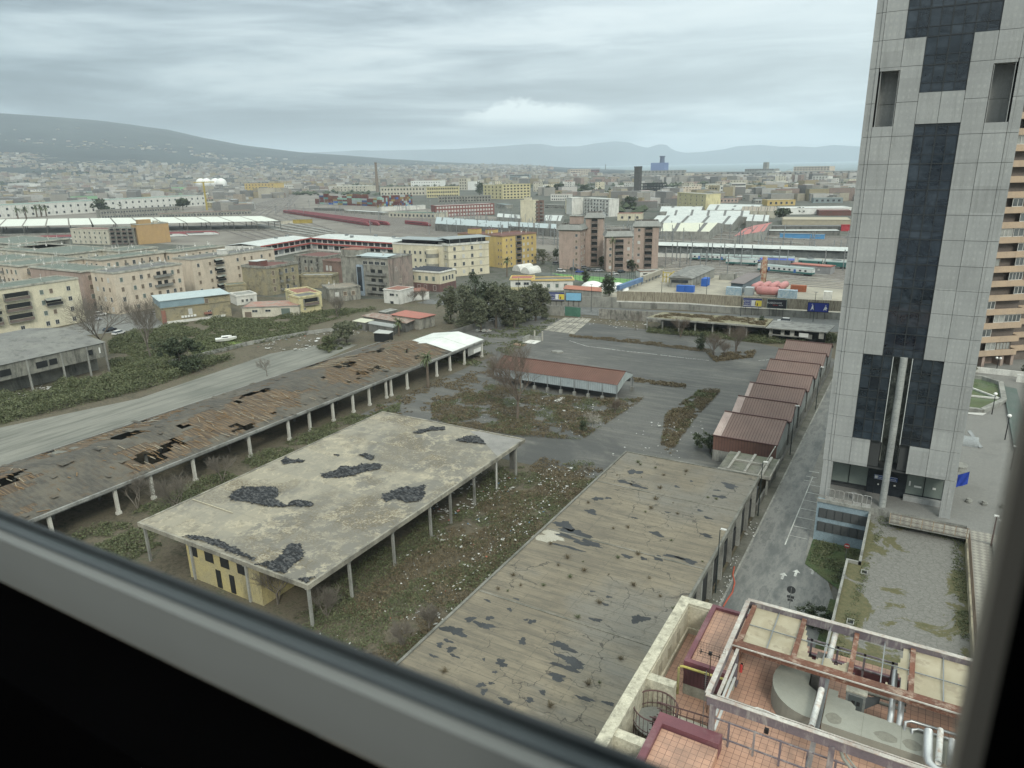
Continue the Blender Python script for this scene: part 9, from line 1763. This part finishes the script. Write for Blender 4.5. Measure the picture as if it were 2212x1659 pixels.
def cover():
 rr = random.Random(99)
 def inpoly(x, y, P):
  c_ = False; j = len(P)-1
  for i in range(len(P)):
   if (P[i][1] > y) != (P[j][1] > y) and x < (P[j][0]-P[i][0])*(y-P[i][1])/(P[j][1]-P[i][1])+P[i][0]: c_ = not c_
   j = i
  return c_
 def field(nm, lab, P, n, h, s, mat, thr=-.1, fq=.12, seed=0, zb=0.05, cat='vegetation'):
  xs = [p[0] for p in P]; ys = [p[1] for p in P]; b = MB(); k_ = 0; g = 0
  while k_ < n and g < n*12:
   g += 1; x = rr.uniform(min(xs), max(xs)); y = rr.uniform(min(ys), max(ys))
   if not inpoly(x, y, P): continue
   d = mn.noise(Vector((x*fq, y*fq, seed)))+.5*mn.noise(Vector((x*fq*3.1, y*fq*3.1, seed+5)))
   if d < thr: continue
   hh = h*min(1.2, .25+(d-thr)*1.5); 
   for _ in range(3): leaf(b, Vector((x+rr.uniform(-.3,.3), y+rr.uniform(-.3,.3), zb+rr.random()*hh)), s*rr.uniform(.6, 1.3), rr)
   k_ += 1
  solo(nm, b, [mat], lab, cat, kind='stuff', at=(xs[0], ys[0], 0))
 v = lambda *p: tuple(w(*p))[:2]
 Pg = [v('l',880,195),v('l',1140,130),v('l',1400,82),v('l',1420,40),v(6,1280,640),v(6,850,650),v(6,300,720),v(6,0,715),v('w',2100,900),v('w',1700,960),v('w',1350,1100),v('w',1380,1500),v('l',560,260)]
 field('brambles', 'dense green brambles covering the plot with the boat', Pg, 26000, 1.3, .23, LW, -.3, .10, 1)
 field('brambles', 'green ivy mass between the derelict hall and the dirt track', [(-193,60),(-172,60),(-165,100),(-170,132),(-181,126),(-186,112),(-189,100)], 17000, 2.0, .22, LW, -.35, .12, 2)
 field('undergrowth', 'green undergrowth between the ruined shed and the pale roof', [(-105,40),(-91,40),(-91,108),(-104,125),(-106,100)], 12000, 1.0, .17, LW, -.15, .15, 3)
 field('weeds', 'rank weeds between the pale roof and the foreground roof', [(-57,30),(-40,30),(-40,104),(-48,110),(-57,104),(-62,100),(-62,60)], 16000, .6, .13, LW, -.08, .16, 4)
 field('dry_weeds', 'brown dry weeds between the pale roof and the foreground roof', [(-57,30),(-40,30),(-40,108),(-57,108)], 14000, .6, .13, LB_, -.15, .13, 14)
 isl = [v('m',480,480),v('m',1000,560),v('m',1600,610),v('m',1850,600),v('m',1300,960),v('m',800,930),v('m',300,870),v('m',0,780),v('m',0,650)]
 field('dry_grass', 'brown dry grass and weeds on the island around the leafless tree', isl, 14000, .8, .14, LB_, -.2, .17, 5); field('weeds', 'green weeds on the island around the leafless tree', isl, 7000, .7, .14, LW, -.02, .2, 6)
 field('dry_grass', 'weedy strip running toward the foreground roof in the yard', [v('s',0,1350),v('s',60,930),v('s',420,660),v('s',660,660),v('s',360,980),v('s',200,1200),v('s',120,1350)], 6000, .6, .13, LB_, -.3, .2, 7)
 field('weeds', 'green and yellow weeds in the strip toward the foreground roof', [v('s',0,1350),v('s',60,930),v('s',420,660),v('s',660,660),v('s',360,980),v('s',200,1200),v('s',120,1350)], 1800, .5, .18, LW, .0, .2, 17)
 field('dry_grass', 'brown weeds along the crack across the yard', [v('q',150,990),v('q',160,1025),v('q',1100,1120),v('q',1900,1220),v('q',2212,1250),v('q',2212,1215),v('q',1700,1130),v('q',1000,1050)], 3400, .4, .13, LB_, -.3, .2, 8)
 field('dry_grass', 'second weedy line right of the red-roofed barn', [v('m',1760,420),v('m',2212,480),v('m',2212,510),v('m',1760,455)], 700, .5, .2, LB_, -.3, .2, 9); field('dry_grass', 'weeds around the brown shrubs in the yard', [v('s',500,250),v('s',1040,240),v('s',1000,300),v('s',600,350)], 1500, .7, .2, LB_, -.2, .2, 10)
 field('weeds', 'green weeds along the foot of the overgrown canopy', [v('b',110,1010),v('b',700,1060),v('b',1280,1120),v('b',1950,1110),v('b',1950,1040),v('b',1100,1000),v('b',110,960)], 9000, 1.2, .2, LW, -.35, .14, 11)
 field('moss', 'brown moss and weeds on the overgrown canopy roof', [(-74,217),(-40,219.5),(-41,229),(-73,225.5)], 2600, .35, .22, LB_, -.05, .18, 12, 4.5); field('weeds', 'weeds in the verge by the car park front', [(-8.5,93),(-3,87),(-2.6,99),(-8.5,99)], 1200, .35, .12, LW, -.3, .3, 13, .1)
 field('weeds', 'weeds along the wall before the grove', [v(6,1200,1000),v(6,2212,1110),v('a',1100,680),v('a',560,760),v('a',200,900),v(6,2100,900)], 2600, .6, .24, LW, .0, .15, 15)
 field('weeds', 'tufts on the left side of the yard', [(-104,110),(-90,106),(-92,160),(-104,150)], 1800, .5, .2, LB_, .05, .2, 16)
 field('weeds', 'green edge weeds of the car park roof', [(-3.4,60),(-1.5,60),(-1.2,100),(8.6,99.6),(8.7,62),(7.6,62),(7.4,97),(-.2,97.5),(-1.9,84)], 1500, .22, .10, LW, -.1, .4, 18, 5.5)
 # weeds rooted in the foreground roof: separate tufts
 tm = []
 for s_ in range(3):
  b = MB(); r2 = random.Random(s_)
  for i in range(60): a = r2.uniform(0, 6.28); L = r2.uniform(.3, .9); e = r2.uniform(.5, 1.4); d = Vector((math.cos(a)*math.cos(e), math.sin(a)*math.cos(e), math.sin(e))); b.beam((0,0,0), tuple(d*L), .018, .014); leaf(b, d*L, .07, r2); leaf(b, d*L*.7, .06, r2)
  tm.append(b.data('weed_tuft', [LB_ if s_ else LW]))
 T_ = [(1412,112),(1285,170),(1418,180),(1495,130),(1655,165),(1520,240),(1780,292),(1590,320),(1615,380),(1440,370),(1345,455),(1265,460),(1580,525),(1130,320),(1495,300),(1750,640),(1240,710),(1105,690),(1030,725),(760,770),(720,715),(885,770),(965,660),(1190,865),(1290,620),(1375,770),(1015,620),(1100,640),(925,545),(1460,730),(1070,945),(1130,1310),(1305,1170),(1190,1300),(920,1430),(345,1240),(1400,100),(1660,150),(1540,170),(1825,300),(1470,350),(1400,600),(690,800),(640,790),(1520,830),(1600,900)]
 for i, (x, y) in enumerate(T_):
  p = w('e', x, y, 6.0); o = bpy.data.objects.new('weed_tuft', tm[i % 3]); COL.objects.link(o); o.location = (p.x, p.y, 6.0); o.rotation_euler = (0,0,i*1.7); q = rr.uniform(.3, 1.0)**1.2; o.scale = (q*.9, q*.9, q*.7)
  tagit(o, 'straggly weed tuft growing out of the foreground concrete roof, '+('far part' if y < 420 else 'middle part' if y < 850 else 'near part'), 'weed', 'weed tufts on the foreground roof')
cover()
def litter():
 rr = random.Random(12)
 def spread(lab, P, n, s, seed, thr=-.05, z=.1):
  xs = [p[0] for p in P]; ys = [p[1] for p in P]; b = MB(); k_ = 0; g = 0
  while k_ < n and g < n*20:
   g += 1; x = rr.uniform(min(xs), max(xs)); y = rr.uniform(min(ys), max(ys)); d = mn.noise(Vector((x*.22, y*.22, seed)))+.5*mn.noise(Vector((x*.9, y*.9, seed)))
   if d < thr: continue
   q = s*rr.uniform(.4, 1.5)*(1+(rr.random() < .06)*1.5); a = rr.uniform(0, 3.1); c_, s_ = math.cos(a)*q, math.sin(a)*q; zz_ = z+rr.uniform(.05, .5)
   mi = rr.choices(range(4), [10,9,.5,.4])[0]
   b.face([(x-c_,y-s_,zz_),(x+s_*.7,y-c_*.7,zz_+rr.uniform(-.1,.15)),(x+c_,y+s_,zz_+rr.uniform(-.05,.1)),(x-s_*.7,y+c_*.7,zz_)], mi); k_ += 1
  solo('litter', b, [LITT, M('litter_pale', (.42,.42,.38)), M('litter_red', (.40,.12,.08)), M('litter_blue', (.12,.22,.32))], lab, 'litter', kind='stuff', at=(xs[0], ys[0], 0))
 spread('white litter scattered among the weeds beside the pale roof', [(-58,62),(-46,105)], 380, .14, 1, .05); spread('thin white litter between the two big roofs', [(-56,40),(-41,108)], 300, .14, 2, .0); spread('rubbish under the far right side of the pale roof', [(-72,78),(-57,98)], 300, .22, 3, -.1)
 spread('litter on the island around the leafless tree', [(-80,118),(-52,142)], 160, .16, 4, -.1); spread('dumped rubbish along the dirt track', [(-176,142),(-158,176)], 170, .3, 5, .02); spread('rubble heap beside the derelict hall', [(-192,76),(-182,90)], 160, .28, 6, -.2); spread('rubbish heap at the far corner of the yard', [tuple(w('a',480,800))[:2], tuple(w('a',420,770))[:2]], 120, .35, 7, -.5)
 spread('litter in the yard before the walls', [(-108,215),(-78,226)], 70, .28, 8, -.2); spread('litter along the street kerb', [(-17.8,60),(-16.2,100)], 110, .14, 9, -.2); spread('white debris in the strip of the yard', [(-46,104),(-34,140)], 90, .16, 10, -.1)
 p = w('m',1115,615); b = MB(); b.box(-.5,.5,-1.6,1.6,0,.12); o = solo('board', b, [WP], 'white rectangular panel lying before the red-roofed barn', 'board', local=True, at=(0,0,0)); o.location = (p.x, p.y, .3); o.rotation_euler = (.03,.05,-.1)
 # manhole structure in the yard and well
 p = w('a',870,880); t = T('loading_pit', 'small ruined concrete pit with two upright posts in the yard', 'pit', (p.x, p.y, 0)); b = MB(); b.box(-2.4,-2.1,-1.5,3,0,1.6); b.box(-2.1,2,2.7,3,0,1.3); t.part('wall', b, [CONC]); b = MB()
 for x in (-.8, 1.9): b.box(x, x+.35, 3.02, 3.3, 0, 3.0)
 t.part('posts', b, [M('pale_post', (.44,.42,.36))]); b = MB(); b.box(-2.4,2.0,-1.8,2.6,.0,.12); t.part('slab', b, [WHT])
 p = w('a',765,905); solo('wooden_hatch', MB().box(p.x-1.8,p.x+1.8,p.y-1,p.y+1,.08,.3), [M('rusty_wood', (.26,.15,.09), (.33,.26,.2))], 'square rusty wooden cover lying in the yard by the ruined pit', 'cover'); p = w('a',1100,970); solo('rubble_mound', MB().prism([(p.x-1.9,p.y-.8),(p.x+.3,p.y-1.1),(p.x+1.8,p.y),(p.x+.6,p.y+1),(p.x-1.2,p.y+.7)], .06, .5), [CONC], 'small pale rubble mound with a white slab in the open yard', 'rubble')
 # boat in the scrub
 p = w('l',1037,118); t = T('boat', 'small white motor boat with a cabin lying in the green scrub', 'boat', (p.x, p.y, .6), R(55)); b = MB(); st_ = [(-3.0,1.15,.5),(-1.5,1.25,.35),(.8,1.15,.35),(2.2,.7,.55),(3.3,.06,1.0)]; rows_ = []
 for x, wd, zk in st_: rows_.append([(x,-wd,1.15+max(0,x)*.06),(x,-wd*.75,zk),(x,0,zk-.3),(x,wd*.75,zk),(x,wd,1.15+max(0,x)*.06)])
 for a, c_ in zip(rows_, rows_[1:]):
  for i in range(4): b.face([a[i], c_[i], c_[i+1], a[i+1]])
  b.face([a[0], a[4], c_[4], c_[0]])
 b.face(rows_[0]); t.part('hull', b, [WP]); b = MB(); b.prism([(-1.2,-.85),(1.0,-.8),(1.9,-.3),(1.9,.3),(1.0,.8),(-1.2,.85)], 1.2, 1.75); t.part('cabin', b, [WP]); b = MB(); b.box(-.9,.7,-.87,-.84,1.35,1.62); b.box(-.9,.7,.84,.87,1.35,1.62); t.part('cabin_window', b, [GLS])
 # pedestrian on the road
 x, y = tuple(w('q',482,578))[:2]; t = T('person', 'person in dark clothes walking on the road by the lamp post', 'person', (x, y, .1)); me = bpy.data.meshes.new('body'); J = [(0,0,.92),(0,0,1.18),(0,0,1.42),(0,0,1.52),(0,.02,1.66),(0,.0,1.74),(-.19,0,1.40),(-.25,.05,1.12),(-.25,-.12,.90),(.19,0,1.40),(.26,-.05,1.12),(.25,.12,.92),(-.10,0,.86),(-.11,-.16,.48),(-.11,-.02,.08),(-.11,-.2,.04),(.10,0,.86),(.11,.14,.48),(.11,.34,.12),(.11,.2,.04)]
 Ed = [(0,1),(1,2),(2,3),(3,4),(4,5),(2,6),(6,7),(7,8),(2,9),(9,10),(10,11),(0,12),(12,13),(13,14),(14,15),(0,16),(16,17),(17,18),(18,19)]; rad = [.15,.14,.16,.06,.10,.08,.07,.055,.04,.07,.055,.04,.10,.07,.05,.04,.10,.07,.05,.04]
 me.from_pydata(J, Ed, []); o = bpy.data.objects.new('body', me); COL.objects.link(o); o.parent = t.o; sm = o.modifiers.new('skin', 'SKIN'); me.skin_vertices  
 for i, r in enumerate(rad): me.skin_vertices[0].data[i].radius = (r, r)
 me.skin_vertices[0].data[0].use_root = True; o.modifiers.new('s', 'SUBSURF').levels = 1; me.materials.append(flat('dark_clothes', (.03,.032,.04)))
litter()
# ---------------------------------------------------------------- haze over land and sea
b = MB(); b.box(-22500, 9000, -200, 23500, -2, 790)
m = bpy.data.materials.new('haze_air'); m.use_nodes = True; m.node_tree.nodes.clear(); k = NT(m.node_tree); pv_ = k.new('ShaderNodeVolumePrincipled'); pv_.inputs['Color'].default_value = (.80,.91,1.0,1); pv_.inputs['Density'].default_value = 0.72e-4
o = k.new('ShaderNodeOutputMaterial'); m.node_tree.links.new(pv_.outputs[0], o.inputs['Volume'])
ob = solo('haze', b, [m], kind='stuff', label='thin bluish haze over the far city, mountain and sea', at=(0,0,0))
